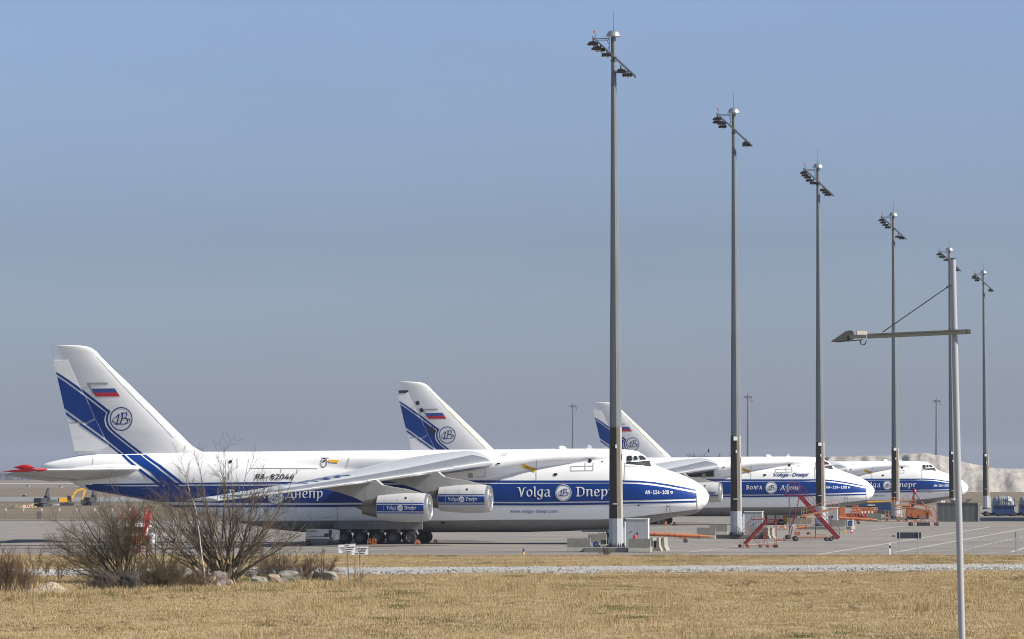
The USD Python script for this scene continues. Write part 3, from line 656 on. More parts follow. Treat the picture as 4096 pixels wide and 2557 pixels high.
# ---- engines
COWL = PchipInterpolator([0, .12, .5, 1.2, 2.2, 3.6, 5.0], [1.20, 1.27, 1.34, 1.39, 1.40, 1.33, 1.20])
def build_engine(root, x0, y0, z0, style, near):
    sgn = -1 if near else 1
    c = (x0, sgn * y0, z0)
    L = np.r_[.34, np.linspace(.5, 5.0, 16)]
    body = MB().lathe([(float(COWL(a)), -a) for a in L][::-1] , 40, 0, c)
    body.lathe([(1.0, -5.0 + .35), (1.2, -5.0)][::1], 40, 0, c)
    n = part(root, 'engine', body, WUNDER, smooth=40)
    lip = MB().lathe([(1.34 - .035, -.345)] + [(float(COWL(a)), -a) for a in (.34, .2, .12, .05)] + [(1.22, -.012), (1.20, 0.0), (1.17, -.012), (1.13, -.08), (1.10, -.2), (1.085, -.36)], 40, 0, c)
    part(n, 'intake_lip', lip, LIPM, smooth=60)
    part(n, 'intake_duct', MB().lathe([(1.085, -.355), (1.10, -.8), (1.15, -1.5)], 36, 0, c), WUNDER, smooth=60)
    fan = MB().lathe([(1.15, -1.5), (.02, -1.5)], 36, 0, c)
    part(n, 'fan_disc', fan, DARKM)
    bl = MB()
    for i in range(24):
        a = i / 24 * 2 * np.pi
        d = np.array([0, math.cos(a), math.sin(a)]); t = np.array([0, -math.sin(a), math.cos(a)])
        q = [d * .32 + t * .04, d * .32 - t * .04 + np.array([.1, 0, 0]), d * 1.12 - t * .12 + np.array([.22, 0, 0]), d * 1.12 + t * .10]
        bl.add([np.array(c) + np.array([-1.46, 0, 0]) + p for p in q], [[0, 1, 2, 3]])
    part(n, 'fan_blades', bl, STRUT, smooth=False)
    part(n, 'spinner', MB().lathe([(.36, -1.46), (.30, -1.15), (.16, -.9), (.01, -.8)], 16, 0, c), STRUT)
    part(n, 'core_cowl', MB().lathe([(.02, -5.3), (.45, -6.6), (.70, -6.55), (.86, -5.9), (1.02, -4.95), (1.02, -4.6)], 32, 0, c), HOT, smooth=40)
    part(n, 'exhaust_cone', MB().lathe([(.01, -7.3), (.25, -6.8), (.42, -6.2)], 20, 0, c), HOT)
    # pylon, a thin streamlined slab from the wing's leading edge to the core
    q = np.array([SY(*p, 18.5) for p in (R3(1470, 412), R3(1530, 462), R3(1620, 481), R3(1750, 500), R3(1900, 538), R3(1965, 560), R3(1930, 585), R3(1500, 620), R3(1420, 640), R3(1375, 638), R3(1250, 578), R3(1100, 530), R3(910, 488))])
    e0 = np.array(SY(*R3(1985, 678), 18.5))
    q = q - e0 + np.array([x0, z0])
    zm = lambda x: float(lez(y0)) - math.tan(float(TWI(y0))) * (float(le(y0)) - x)
    q = np.vstack([q[:-1], [q[-1, 0], min(q[-1, 1], zm(q[-1, 0]) - .25)], [q[-1, 0], zm(q[-1, 0]) - .02], [float(le(y0)) - .35, zm(float(le(y0)) - .35)]])
    P = Polygon(q).buffer(0).buffer(.05).buffer(-.05)
    xa, _, xb, _ = P.bounds
    def half(x, z): s = np.clip((np.asarray(x) - xa) / (xb - xa), 0, 1); return .42 * np.minimum(1, np.sqrt(np.maximum(np.minimum(s / .45, (1 - s) / .35), 0))) + .03
    py = MB()
    for sg in (1, -1):
        d = decal(P, half, 0, .6)
        v, f = d.arr(); v = v.copy(); v[:, 1] = v[:, 1] * sg + sgn * y0
        py.add(v, f if sg == 1 else f[:, ::-1])
    e = np.array(densify(list(P.exterior.coords)[:-1], 3)); e = np.vstack([e, e[:1]]); hh = half(e[:, 0], 0)
    py.loft(np.array([np.stack([e[:, 0], sgn * y0 - hh, e[:, 1]], 1), np.stack([e[:, 0], sgn * y0 + hh, e[:, 1]], 1)]), closed=False, caps=False)
    part(root, 'pylon', py, PYLON, smooth=30)
    if not near: return
    def skin(x, z): r = COWL(np.clip(x0 - np.asarray(x), .1, 5.0)); return y0 + np.sqrt(np.maximum(r ** 2 - (np.asarray(z) - z0) ** 2, .01))
    xa, xb = x0 - 4.97, x0 - .36
    def band(a, b): return Polygon([(xa, z0 + a), (xb, z0 + a), (xb, z0 + b), (xa, z0 + b)])
    if style == 'big':
        part(n, 'engine_stripe', decal(band(-.37, .24), skin, .012, .3), BLUE, smooth=False)
        part(n, 'engine_stripe', decal(band(.36, .44), skin, .012, .3), BLUE, smooth=False)
        part(n, 'engine_stripe', decal(band(-.57, -.48), skin, .012, .3), BLUE, smooth=False)
        for s, a, b in (('Volga', 3.98, 2.98), ('Dnepr', 2.20, 1.03)):
            part(n, 'lettering', decal(fit(pen_text(s), x0 - a, z0 - .20, x0 - b, .34, 1.35), skin, .022, .3), LETTER, smooth=False)
        part(n, 'emblem_disc', decal(Point(x0 - 2.60, z0 - .06).buffer(.27), skin, .022, .3), LETTER, smooth=False)
        part(n, 'emblem', decal(affinity.translate(affinity.scale(EMB0, .27, .27, origin=(0, 0)), x0 - 2.6, z0 - .06), skin, .03, .3), NAVY, smooth=False)
    else:
        for a, b in ((-.50, -.36), (-.68, -.60)):
            part(n, 'engine_stripe', decal(band(a, b), skin, .012, .3), NAVY, smooth=False)
        part(n, 'lettering', decal(fit(plain_text('Volga-Dnepr', True, 12), x0 - 3.1, z0 - .26, x0 - .65, .40, 1.0), skin, .022, .3), NAVY, smooth=False)
    for a in (1.45, 2.9, 4.25):
        part(n, 'cowl_seam', decal(Polygon([(x0 - a - .02, z0 - 1.25), (x0 - a + .02, z0 - 1.25), (x0 - a + .02, z0 + 1.25), (x0 - a - .02, z0 + 1.25)]), skin, .016, .3), SEAM, smooth=False)
    part(n, 'vent', decal(sbox(x0 - 2.25, z0 + .8, x0 - 2.05, z0 + 1.0), skin, .02, .3), BLACKP, smooth=False)

# ---- landing gear
def wheel(root, c, r, w, name='wheel'):
    t = part(root, name, MB().lathe([(r * .55, -w / 2 + .02), (r * .82, -w / 2), (r * .95, -w * .40), (r, -w * .2), (r, w * .2), (r * .95, w * .40), (r * .82, w / 2), (r * .55, w / 2 - .02)], 24, 1, c), TYRE, smooth=40)
    part(t, 'rim', MB().lathe([(.001, -w * .30), (r * .2, -w * .34), (r * .34, -w * .28), (r * .50, -w * .42), (r * .56, -w / 2 + .015), (r * .56, w / 2 - .015), (r * .4, w * .25), (.001, w * .3)], 20, 1, c), HUB, smooth=30)
AX = [SY(*RG(u, 472), 3.75)[0] for u in (790, 1048, 1322, 1584, 1857)]
def build_gear(root):
    g = part(root, 'gear_beam', MB().cbox(((AX[0] + AX[-1]) / 2, -3.0, 1.75), (AX[-1] - AX[0] + 2.2, 1.0, .5), .1).cbox(((AX[0] + AX[-1]) / 2, 3.0, 1.75), (AX[-1] - AX[0] + 2.2, 1.0, .5), .1), BELLY)
    ux = [1087, 1255, 1418, 1580, 1742, 1916]
    xs = [SY(*R3(u, 850), 3.85)[0] for u in ux]
    zt_, zb_ = SY(*R3(1500, 808), 3.85)[1], SY(*R3(1500, 891), 3.85)[1]
    for sg in (-1, 1):
        for a, b in zip(xs[:-1], xs[1:]):
            part(root, 'gear_door', MB().cbox(((a + b) / 2, sg * 3.86, (zt_ + zb_) / 2), (b - a - .035, .09, zt_ - zb_), .02), BELLY)
    fp = MB().loft(np.array([[(x, -3.62 - w, zt_ + h) for h, w in ((.0, .22 * s), (.5, .30 * s), (1.1, .16 * s), (1.5, -.2))] for x, s in ((xs[0] - 2.5, .0), (xs[0] - .6, .8), (xs[0], 1), (xs[-1], 1), (xs[-1] + 1.2, .7), (xs[-1] + 3.6, .0))]), closed=False, caps=False)
    R = .635
    for sg in (-1, 1):
        for i, x in enumerate(AX):
            for dy in (3.72, 2.75): wheel(root, (x, sg * dy, R), R, .44)
            m = MB().bar((x, sg * 2.5, R), (x, sg * 3.95, R), .09, 8).bar((x - .02, sg * 3.2, R), (x + .55, sg * 3.2, 2.0), .13, 8).bar((x + .1, sg * 3.55, R + .25), (x + .75, sg * 3.55, 1.75), .07, 6).cbox((x + .55, sg * 3.45, 1.35), (.28, .35, .5), .05)
            part(root, 'gear_strut', m, STRUT)
    xn = SY(*R5(1290, 975), 0.9)[0]
    for y in (-1.15, -.45, .45, 1.15): wheel(root, (xn, y, .56), .56, .36, 'nose_wheel')
    part(root, 'nose_strut', MB().bar((xn, -1.3, .56), (xn, 1.3, .56), .09, 8).bar((xn, -.8, .56), (xn - .2, -.8, 2.4), .14, 8).bar((xn, .8, .56), (xn - .2, .8, 2.4), .14, 8), STRUT)
    xd = xn - 1.3
    part(root, 'nose_gear_door', MB().cbox((xd, -1.75, 1.35), (2.4, .07, .22), .02).cbox((xd, 1.75, 1.35), (2.4, .07, .22), .02), BELLY)
    ld = MB(); xa, za = SY(*R5(1205, 905), 1.9); xb, zb = SY(*R5(1248, 965), 1.9); x3 = SY(*R5(1248, 900), 1.9)[0]
    ld.bar((xa - .1, -1.9, za + .25), (xa, -1.9, zb - .6), .03, 6); ld.bar((x3 - .1, -1.9, za + .25), (x3 + .12, -1.9, zb - .6), .03, 6)
    for t in (.1, .35, .6, .85): ld.bar((xa - .1 * (1 - t), -1.9, za + .25 + (zb - za - .85) * t), (x3 + .05 * t, -1.9, za + .25 + (zb - za - .85) * t), .025, 6)
    part(root, 'boarding_ladder', ld, STRUT)

# ---- a whole aircraft
def build_plane(k, label):
    root = thing('cargo_plane', label, 'airplane', (POSE[k][0], POSE[k][1], 0), -math.degrees(TH), None)
    fus = part(root, 'fuselage', shell(XT, XR - .02, True, 150), WHITE, smooth=True)
    part(root, 'radome', shell(XR, XN, True, 26), WHITE, smooth=True)
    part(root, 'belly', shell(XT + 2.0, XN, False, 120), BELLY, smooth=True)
    def fairing_or_hull(x, z): return hw(x, z)
    w = wing_parts(root); build_fin(root, k); build_tailplane(root); build_gear(root)
    ex1, ez1 = SY(*R4(1362, 1366), 11.2); ex2, ez2 = SY(*R3(1988, 678), 18.5)
    for near in (True, False):
        build_engine(root, ex1, 11.2, ez1, 'big' if k == 0 else 'small', near)
        build_engine(root, ex2, 18.5, ez2, 'big' if k == 0 else 'small', near)
    # painted bands along the near side
    up = [R1(860, 1365), (900, 1930), (1300, 1927), (1700, 1924), R5(45, 416), R5(600, 417), R5(1300, 417), RN(185, 594), RN(480, 603), RN(700, 624), RN(950, 662), RN(1250, 717), RN(1411, 750)]
    def strip(top, th):
        return Polygon(sxz(top) + sxz([(a, b + t) for (a, b), t in zip(top, th)][::-1])).buffer(0)
    S1 = strip(up, [6, 6.5, 7.5, 8.5, 9, 9, 9, 6.5, 6.5, 6.5, 6.5, 6.5, 6.5])
    wt = [R1(790, 1372), (500, 1946), (900, 1944), (1300, 1940), (1700, 1938), R5(45, 452), R5(600, 450), R5(1300, 447), RN(185, 648), RN(480, 660), RN(700, 684), RN(950, 722), RN(1250, 779), RN(1410, 808)]
    wb = [R1(830, 1418), (500, 1985), (640, 2008), (900, 2012), (1300, 2012), R3(1500, 633), R5(45, 624), R5(600, 626), R5(1300, 617), RN(185, 930), RN(700, 921), RN(1405, 901)]
    S2 = Polygon(sxz(wt) + sxz(wb[::-1])).buffer(0)
    lo = [(560, 2010), (660, 2020), (900, 2022), (1300, 2020), R3(1500, 648), R5(45, 637), R5(600, 639), R5(1300, 630), RN(185, 962), RN(700, 952), RN(1410, 934)]
    S3 = strip(lo, [7, 8, 8, 8.5, 9, 9, 9, 9, 7, 7, 7])
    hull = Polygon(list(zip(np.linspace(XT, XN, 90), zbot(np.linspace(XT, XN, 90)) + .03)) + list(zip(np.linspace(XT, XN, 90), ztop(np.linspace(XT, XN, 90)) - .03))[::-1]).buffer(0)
    sw = [R1(1180, 1094), R1(1312, 1094), R1(1440, 1195), R1(1560, 1290), R1(1690, 1400), R1(1600, 1420), R1(1490, 1352), R1(1400, 1250), R1(1290, 1180)]
    su = [R1(1322, 1090), R1(1360, 1090), R1(1500, 1190), R1(1640, 1300), R1(1730, 1372), R1(1690, 1372), R1(1600, 1300), R1(1470, 1196)]
    sl = [R1(1128, 1090), R1(1160, 1090), R1(1262, 1186), R1(1400, 1290), R1(1560, 1410), R1(1520, 1410), R1(1370, 1300), R1(1230, 1186)]
    for P in (S1, S2.union(Polygon(sxz(sw)).buffer(0)), S3, Polygon(sxz(su)).buffer(0), Polygon(sxz(sl)).buffer(0)):
        part(fus, 'stripe', decal(P.intersection(hull), skin_y, .03, .45, .11), BLUE, smooth=True)
    def put(P, mat, off, nm, lab=None, zs=.2, st=.4): part(fus, nm, decal(P.intersection(hull), skin_y, off, st, zs), mat, lab, smooth=True)
    def name_text(s, l, r, vb, vt, kk, f=pen_text, cap=1.3, **q):
        a, zb_ = SP(l, vb, kk); b, zc_ = SP(r, vb, kk); _, zt_ = SP(l, vt, kk)
        return fit(f(s, **q), a, (zb_ + zc_) / 2, b, zt_ - zb_, cap)
    def disc(px, r, kk):
        c = SP(*px, kk); rr_ = SP(px[0] + r, px[1], kk)[0] - c[0]
        put(Point(*c).buffer(rr_, 40), LETTER, .055, 'emblem_disc')
        put(Point(*c).buffer(rr_ * .94, 40).difference(Point(*c).buffer(rr_ * .87, 40)), NAVY, .075, 'emblem_ring')
        put(affinity.translate(affinity.scale(EMB0, rr_ * .88, rr_ * .88, origin=(0, 0)), *c), NAVY, .075, 'emblem')
    def P5(x, y): return R5(x, y)
    if k == 0:
        put(name_text('Volga', *[R5(404, 0)[0], R5(733, 0)[0]], R5(0, 572)[1], R5(0, 486)[1], 0), LETTER, .055, 'lettering')
        put(name_text('Dnepr', *[R5(974, 0)[0], R5(1352, 0)[0]], R5(0, 568)[1], R5(0, 484)[1], 0), LETTER, .055, 'lettering')
        disc(R5(857, 536), 32.5, 0)
        put(name_text('AN-124-100', R5(1648, 0)[0], R5(1880, 0)[0], R5(0, 549)[1], R5(0, 513)[1], 0, plain_text, 1.0, bold=True), LETTER, .055, 'lettering')
        put(Point(*SP(*R5(1906, 533))).buffer(.13), LETTER, .055, 'emblem_disc'); put(affinity.translate(affinity.scale(EMB0, .13, .13, origin=(0, 0)), *SP(*R5(1906, 533))), NAVY, .075, 'emblem')
        put(name_text('www.volga-dnepr.com', R5(340, 0)[0], R5(802, 0)[0], R5(0, 731)[1], R5(0, 700)[1], 0, plain_text, 1.0), NAVY, .055, 'lettering')
        put(name_text('RA-82046', R3(296, 0)[0], R3(666, 0)[0], R3(0, 404)[1], R3(0, 355)[1], 0, plain_text, 1.0, bold=True, slant=6), BLACKP, .055, 'lettering')
        put(name_text('Днепр', R3(585, 0)[0], R3(948, 0)[0], R3(0, 585)[1], R3(0, 515)[1], 0, pen_text, 1.1), LETTER, .055, 'lettering')
        disc(R3(492, 578), 31, 0)
        put(name_text('Волга', R3(30, 0)[0], R3(395, 0)[0], R3(0, 588)[1], R3(0, 515)[1], 0, pen_text, 1.1), LETTER, .055, 'lettering')
    elif k == 1:
        put(name_text('Волга', R7(404, 0)[0], R7(600, 0)[0], R7(0, 628)[1], R7(0, 585)[1], 1, pen_text, 1.1), LETTER, .055, 'lettering')
        put(name_text('Днепр', R7(820, 0)[0], R7(1055, 0)[0], R7(0, 628)[1], R7(0, 585)[1], 1, pen_text, 1.1), LETTER, .055, 'lettering')
        disc(R7(711, 608), 23.5, 1)
        put(name_text('АН-124-100', R7(1370, 0)[0], R7(1625, 0)[0], R7(0, 618)[1], R7(0, 588)[1], 1, plain_text, 1.0, bold=True), LETTER, .055, 'lettering')
        put(Point(*SP(*R7(1650, 606), 1)).buffer(.12), LETTER, .055, 'emblem_disc')
        put(name_text('Volga-Dnepr', R7(742, 0)[0], R7(1168, 0)[0], R7(0, 470)[1], R7(0, 428)[1], 1, plain_text, 1.0, bold=True, slant=12), NAVY, .055, 'lettering')
        put(Polygon(sxz([R6(1105, 848), R6(1400, 815), R6(1398, 872), R6(1150, 880)], 1)).buffer(0), DARKM, .055, 'open_bay', 'dark open bay below the wing root')
        put(Polygon(sxz([R6(1280, 846), R6(1316, 844), R6(1318, 878), R6(1282, 880)], 1)).buffer(0), GREYP, .075, 'bay_door')
    else:
        put(name_text('Volga', R8(130, 0)[0], R8(370, 0)[0], R8(0, 602)[1], R8(0, 545)[1], 2), LETTER, .055, 'lettering')
        put(name_text('Dnepr', R8(520, 0)[0], R8(805, 0)[0], R8(0, 600)[1], R8(0, 545)[1], 2), LETTER, .055, 'lettering')
        disc(R8(452, 580), 17.6, 2)
        put(name_text('AN-124-100', R8(1013, 0)[0], R8(1192, 0)[0], R8(0, 596)[1], R8(0, 570)[1], 2, plain_text, 1.0, bold=True), LETTER, .055, 'lettering')
        put(name_text('www.volga-dnepr.com', R8(95, 0)[0], R8(418, 0)[0], R8(0, 713)[1], R8(0, 694)[1], 2, plain_text, 1.0), NAVY, .055, 'lettering')
    # rescue arrows, doors, windows, seams: where they stand on the nearest aircraft
    ar = [R4(1685, 1011), R4(1724, 995), R4(1722, 1006), R4(1842, 1047), R4(1830, 1084), R4(1712, 1041), R4(1708, 1050)]
    put(Polygon(sxz(ar)), YEL, .055, 'rescue_arrow')
    a_, b_ = SP(*R4(1718, 1025)), SP(*R4(1832, 1064)); an = math.degrees(math.atan2(b_[1] - a_[1], b_[0] - a_[0]))
    for s, dz, wd in (('СПАСЕНИЕ', .02, 1.5), ('RESCUE', -.14, 1.5)):
        T = affinity.rotate(fit(plain_text(s, True), .08, dz, .08 + math.hypot(b_[0] - a_[0], b_[1] - a_[1]) *   .90, .105, 1.0), an, origin=(0, 0))
        put(affinity.translate(T, a_[0], a_[1]), BLACKP, .075, 'lettering')
    put(Polygon(sxz([R3(1000, 224), R3(1018, 210), R3(1017, 216), R3(1104, 221), R3(1100, 247), R3(1016, 240), R3(1014, 246)])), YEL, .055, 'rescue_arrow')
    def outline(px0, px1, px2, px3, rad=.25, w=.07): 
        P = Polygon(sxz([px0, px1, px2, px3])).buffer(-rad).buffer(rad, 8); return P.difference(P.buffer(-w))
    put(outline(R3(936, 199), R3(994, 198), R3(984, 291), R3(924, 290), .3), BLACKP, .055, 'door_outline')
    put(outline(R4(1466, 882), R4(1540, 880), R4(1537, 908), R4(1468, 907), .12, .05), GREYP, .05, 'hatch_outline')
    for px, r in ((R5(1115, 226), .19), (R3(53, 235), .17), (R3(962, 228), .11), (R5(1234, 232), .07), (RN(935, 1036), .06), (RN(440, 1017), .09)):
        put(Point(*SP(*px)).buffer(r), BLACKP, .055, 'port')
    put(Polygon(sxz([R5(763, 346), R5(799, 346), R5(799, 370), R5(763, 370)])).buffer(-.05).buffer(.05), BLACKP, .055, 'side_window')
    put(Polygon(sxz([R4(1424, 988), R4(1460, 987), R4(1461, 1000), R4(1425, 1001)])), BLACKP, .06, 'air_inlet')
    put(Polygon(sxz([R4(1122, 1097), R4(1172, 1097), R4(1172, 1146), R4(1122, 1146)])), GREYP, .05, 'vent_grille')
    put(Polygon(sxz([R3(2092, 818), R3(2130, 818), R3(2130, 837), R3(2092, 837)])), DARKM, .05, 'vent_grille')
    for a, b in (((R5(597, 215)), R5(594, 412)), (R5(98, 300), R5(98, 384)), (R5(1455, 240), R5(1452, 410)), (R5(1450, 290), R5(1470, 262)), (RN(905, 990), RN(905, 1140)), (RN(965, 990), RN(970, 1136)), (RN(1412, 755), RN(1436, 1125)), (R3(1204, 195), R3(1180, 300)), (R3(1090, 668), R3(1090, 806)), (R3(120, 200), R3(122, 300)), (R5(1060, 192), R5(1175, 191)), (R3(930, 196), R3(1010, 198)), (R3(948, 774), R3(1025, 775)), (R5(930, 322), R5(1150, 318)), (R5(930, 280), R5(1150, 276)), (R5(930, 280), R5(930, 322)), (R5(1070, 240), R5(1070, 318)), (R5(1148, 240), R5(1148, 318)), (R3(240, 298), R3(900, 300)), (R3(545, 300), R3(545, 345)), (R3(700, 300), R3(700, 345)), (RN(215, 350), RN(470, 352)), (R1(868, 1125), R1(864, 1185)), (R5(0, 385), R5(98, 384))):
        q = LineString([a, b]); pts = [q.interpolate(t, normalized=True).coords[0] for t in np.linspace(0, 1, 10)]
        put(LineString(sxz(pts)).buffer(.028, cap_style=2), SEAM, .045, 'panel_seam')
    # cockpit
    put(Polygon(sxz([RN(233, 287), RN(420, 279), RN(616, 264), RN(672, 311), RN(650, 366), RN(500, 338), RN(235, 308)])), BLACKP, .07, 'antiglare_panel', None, .04, .15)
    for q in ([RN(250, 182), RN(326, 182), RN(331, 265), RN(246, 268)], [RN(358, 188), RN(408, 186), RN(438, 250), RN(358, 252)], [RN(434, 178), RN(506, 180), RN(588, 248), RN(470, 252)]):
        P = Polygon(sxz(densify(q, 6))).buffer(-.07).buffer(.07)
        put(P.buffer(.05), SEAM, .07, 'window_frame', None, .05, .15); put(P, GLASS, .09, 'cockpit_window', None, .05, .15)
    # antennas on the back
    an_ = MB()
    for px, hgt in ((R4(2110, 838), .3), (R5(1120, 112), .35)):
        x, z = SY(*px); an_.prism([(x - .35, float(ztop(x)) - .05), (x + .25, float(ztop(x)) - .05), (x - .05, float(ztop(x)) + hgt), (x - .25, float(ztop(x)) + hgt)], -.04, .04)
    part(root, 'antenna', an_, WHITE)
    x, _ = SY(*R4(2112, 832))
    b = MB().lathe([(.52, -.05), (.45, .15), (.25, .28), (.01, .32)], 16, 2, (x, 0, float(ztop(x)) - .02)); part(root, 'antenna_dome', b, WHITE, smooth=60)
    if k == 0:
        # registration on the upper skin of the near wing
        T = fit(plain_text('82046', True), -3.4, -1.1, 3.4, 2.3, 1.0); m = MB(); cy = 21.8
        for g in gridcut(T, .4):
            tv, tf = trimesh.creation.triangulate_polygon(g, engine='earcut'); tv = np.asarray(tv)[:, :2]
            y = cy + tv[:, 0]; x = np.array([float(le(b)) - .46 * float(CHP(b)) for b in y]) + tv[:, 1]
            z = np.array([wing_top(a, b) for a, b in zip(x, y)]) + .04
            c3 = np.stack([x, -y, z], 1)[tf]; up = np.cross(c3[:, 1] - c3[:, 0], c3[:, 2] - c3[:, 0])[:, 2] > 0
            m.add(np.stack([x, -y, z], 1), np.where(up[:, None], tf, tf[:, ::-1]))
        part(w, 'lettering', m, NAVY, smooth=False)
    return root
PLANES = [build_plane(0, 'nearest white and blue cargo plane, whole length in view, RA-82046 on its side'),
          build_plane(1, 'second cargo plane, open hatches on its fin, dark lettering above its blue band'),
          build_plane(2, 'farthest white and blue cargo plane, its nose against the grey gravel mound')]

# ------------------------------------------------------------------ things on the apron
def ztextmesh(s, h, bold=True, depth=.004):      # lettering standing upright, facing the camera side (-y), centred on x
    m = meshkit.text_mesh(s, h, depth, bold); v = m.vertices.copy(); v[:, 0] -= v[:, 0].mean() * 0 + (v[:, 0].max() + v[:, 0].min()) / 2
    return np.stack([v[:, 0], -v[:, 2], v[:, 1]], 1), m.faces

# ---- flood-light masts
MD = 333.5; MH = H + 1783.5 * MD / F
def mast_face(z): return .655 - (.655 - .215) * z / MH       # radius at height z
def floodlight(root, c, kind, flip=1):
    s = MD / F / 4.087
    c = np.array(c); m = MB()
    if kind == 0:   # domed shade with a long visor
        m.prism([(-.50, -.03), (-.36, .12), (-.12, .24), (.18, .26), (.42, .12), (.46, -.05), (.3, -.10), (-.3, -.10)], -.26, .26)
    else:
        m.prism([(-.42, -.12), (-.42, .13), (-.36, .17), (.36, .17), (.42, .10), (.44, -.10)], -.24, .24)
    m.v = [v * (flip, 1, 1) + c for v in m.v]; 
    if flip < 0: m.f = [f[:, ::-1] for f in m.f]
    l = part(root, 'floodlight', m, LAMPD, smooth=20)
    part(l, 'lamp_glass', MB().box(c + (0, 0, -.13), (.62, .40, .02)), LETTER)
    part(l, 'hanger', MB().box(c + (.05 * flip, 0, .38), (.13, .10, .40)).box(c + (-.30 * flip, -.2, .19), (.05, .04, .10)), STEELD)
    part(l, 'cable_loop', MB().tube([c + (.10 + .07 * math.cos(a), -.2, -.2 + .07 * math.sin(a)) for a in np.linspace(0, 6.28, 9)], .014, 5), LAMPD)
def mast(k, utop, vtop, ubase, lamps, label):
    Y = MD * (VH - 122.5) / (VH - vtop)
    xb, xt = (ubase - UC) * Y / F, (utop - UC) * Y / F
    root = thing('floodlight_mast', label, 'light mast', (xb, Y, 0.44), 0, 'floodlight masts along the apron', lean=math.degrees(math.atan((xt - xb) / MH)))
    ZO = -.44
    an = np.radians(12 + 36 * np.arange(10)); dirs = np.stack([np.cos(an), -np.sin(an)], 1)
    def seg(z0, z1, grow=0.0, faces=None):
        m = MB()
        for j in range(10):
            if faces is not None and j not in faces: continue
            a, b = dirs[j], dirs[(j + 1) % 10]
            r0, r1 = mast_face(z0) + grow, mast_face(z1) + grow
            m.add([[*(a * r0), z0 + ZO], [*(b * r0), z0 + ZO], [*(b * r1), z1 + ZO], [*(a * r1), z1 + ZO]], [[0, 3, 2, 1]])
        return m
    zb, zd, zj = 3.0, 11.1, 21.9
    s = part(root, 'mast_shaft', MB_join(seg(zb, zj, 0), seg(zj, MH - .6, -.012)), GALV, smooth=False)
    part(root, 'mast_base', seg(.44, zb, .006), BASEG, smooth=False)
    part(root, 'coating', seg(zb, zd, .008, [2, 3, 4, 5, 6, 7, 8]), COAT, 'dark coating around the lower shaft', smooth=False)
    part(root, 'coating', seg(zb, zd, .008, [1]), MIDCOAT, 'medium toned strip of the coating', smooth=False)
    part(root, 'coating', seg(zb, zd, .008, [9, 0]), PALE, 'pale strip of the coating', smooth=False)  # one coating tone per facet group, palest towards +X
    fl = part(root, 'base_flange', MB().lathe([(.01, 0), (.80, 0), (.80, .05), (.01, .05)], 24), STEELD, smooth=20)
    for j in range(20):
        a = j / 20 * 2 * np.pi; d = np.array([math.cos(a), math.sin(a)])
        g = MB().prism([(.60, .05), (.78, .05), (.66, .36), (.60, .36)], -.012, .012)
        g.v = [np.stack([v[:, 0] * d[0] - v[:, 1] * d[1], v[:, 0] * d[1] + v[:, 1] * d[0], v[:, 2]], 1) for v in g.v]
        part(fl, 'gusset', g, STEELD, smooth=False)
    zt = MH + ZO
    part(root, 'dome', MB().lathe([(.001, 0), (.28, -.005), (.46, -.10), (.58, -.28), (.685, -.50), (.70, -.545), (.62, -.55), (.001, -.55)][::-1], 32, 2, (0, 0, zt)), DOMEM, smooth=50)
    part(root, 'lightning_rod', MB().tube([(0, 0, zt - .02), (0, 0, zt + .9), (0, 0, zt + 1.82)], [.03, .022, .012], 5), STEELD)
    s = MD / F / 4.087 
    def Q(zx, zy, y=0.): return np.array([(zx - 629) * s, y, zt - (zy - 378) * s])
    b1 = MB(); a, b = Q(280, 484), Q(990, 1138); d = (b - a); L = np.linalg.norm(d); 
    for y, (a_, b_) in ((-.62, (Q(280, 484), Q(990, 1138))), (.62, (Q(310, 490), Q(985, 1130)))):
        m = MB(); c = (a_ + b_) / 2; m.box((c[0], y, c[2]), (L, .07, .10), ry=-math.atan2(b_[2] - a_[2], b_[0] - a_[0]))
        part(root, 'crossbar', m, GALV if y < 0 else STEELD)
    part(root, 'bracket', MB().box((Q(445, 510) + (0, 0, 0)), (230 * s, .08, .06)).box(Q(450, 534), (200 * s, .06, .05)).box(Q(560, 640) + (0, -.2, 0), (.05, .05, 250 * s)).box(Q(590, 640) + (0, -.2, 0), (.05, .05, 330 * s)), STEELD)
    part(root, 'clamp', MB().lathe([(.28, 0), (.30, 0), (.30, .08), (.28, .08)], 10, 2, Q(629, 880)).lathe([(.27, 0), (.285, 0), (.285, .06), (.27, .06)], 10, 2, Q(629, 1270)).box(Q(640, 830) + (0, -.36, 0), (.4, .6, .08)).box(Q(640, 830) + (0, .36, 0), (.4, .6, .08)), STEELD)
    part(root, 'feed_cable', MB().tube([Q(560, 480, -.3), Q(530, 560, -.35), Q(560, 620, -.32), Q(545, 690, -.36)], .025, 5), LAMPD)
    o = part(root, 'obstruction_lamp', MB().lathe([(.001, .1), (.07, .08), (.075, -.05), (.05, -.1), (.001, -.1)], 12, 2, Q(315, 396)), ORLAMP)
    part(o, 'lamp_stem', MB().tube([Q(320, 405), Q(334, 430), Q(340, 500)], .03, 6), STEELD)
    for (zx, zy, kd, fp, y) in lamps: floodlight(root, Q(zx, zy, y), kd, fp)
    # number plate, notices, duct
    part(root, 'number_plate', MB().box((-.08, -mast_face(4.3) - .02, 4.3 + ZO), (.46, .02, .26)), BLACKP)
    t = ztextmesh(('A3/M1', 'A3/M2', 'A3/M3', 'A3/M4', 'A3/M5', 'A3/M6')[k], .11)
    part(root, 'plate_lettering', (t[0] + (-.08, -mast_face(4.3) - .034, 4.245 + ZO), t[1]), LETTER, smooth=False)
    for x, y in ((-.52, -.26), (.50, -.24)):
        n_ = part(root, 'notice', MB().box((x, y, 8.45 + ZO), (.05, .16, .56), rz=.6 if x > 0 else -.6), ORLAMP)
        part(n_, 'notice_field', MB().box((x * 1.03, y - .015, 8.45 + ZO), (.05, .10, .44), rz=.6 if x > 0 else -.6), LETTER)
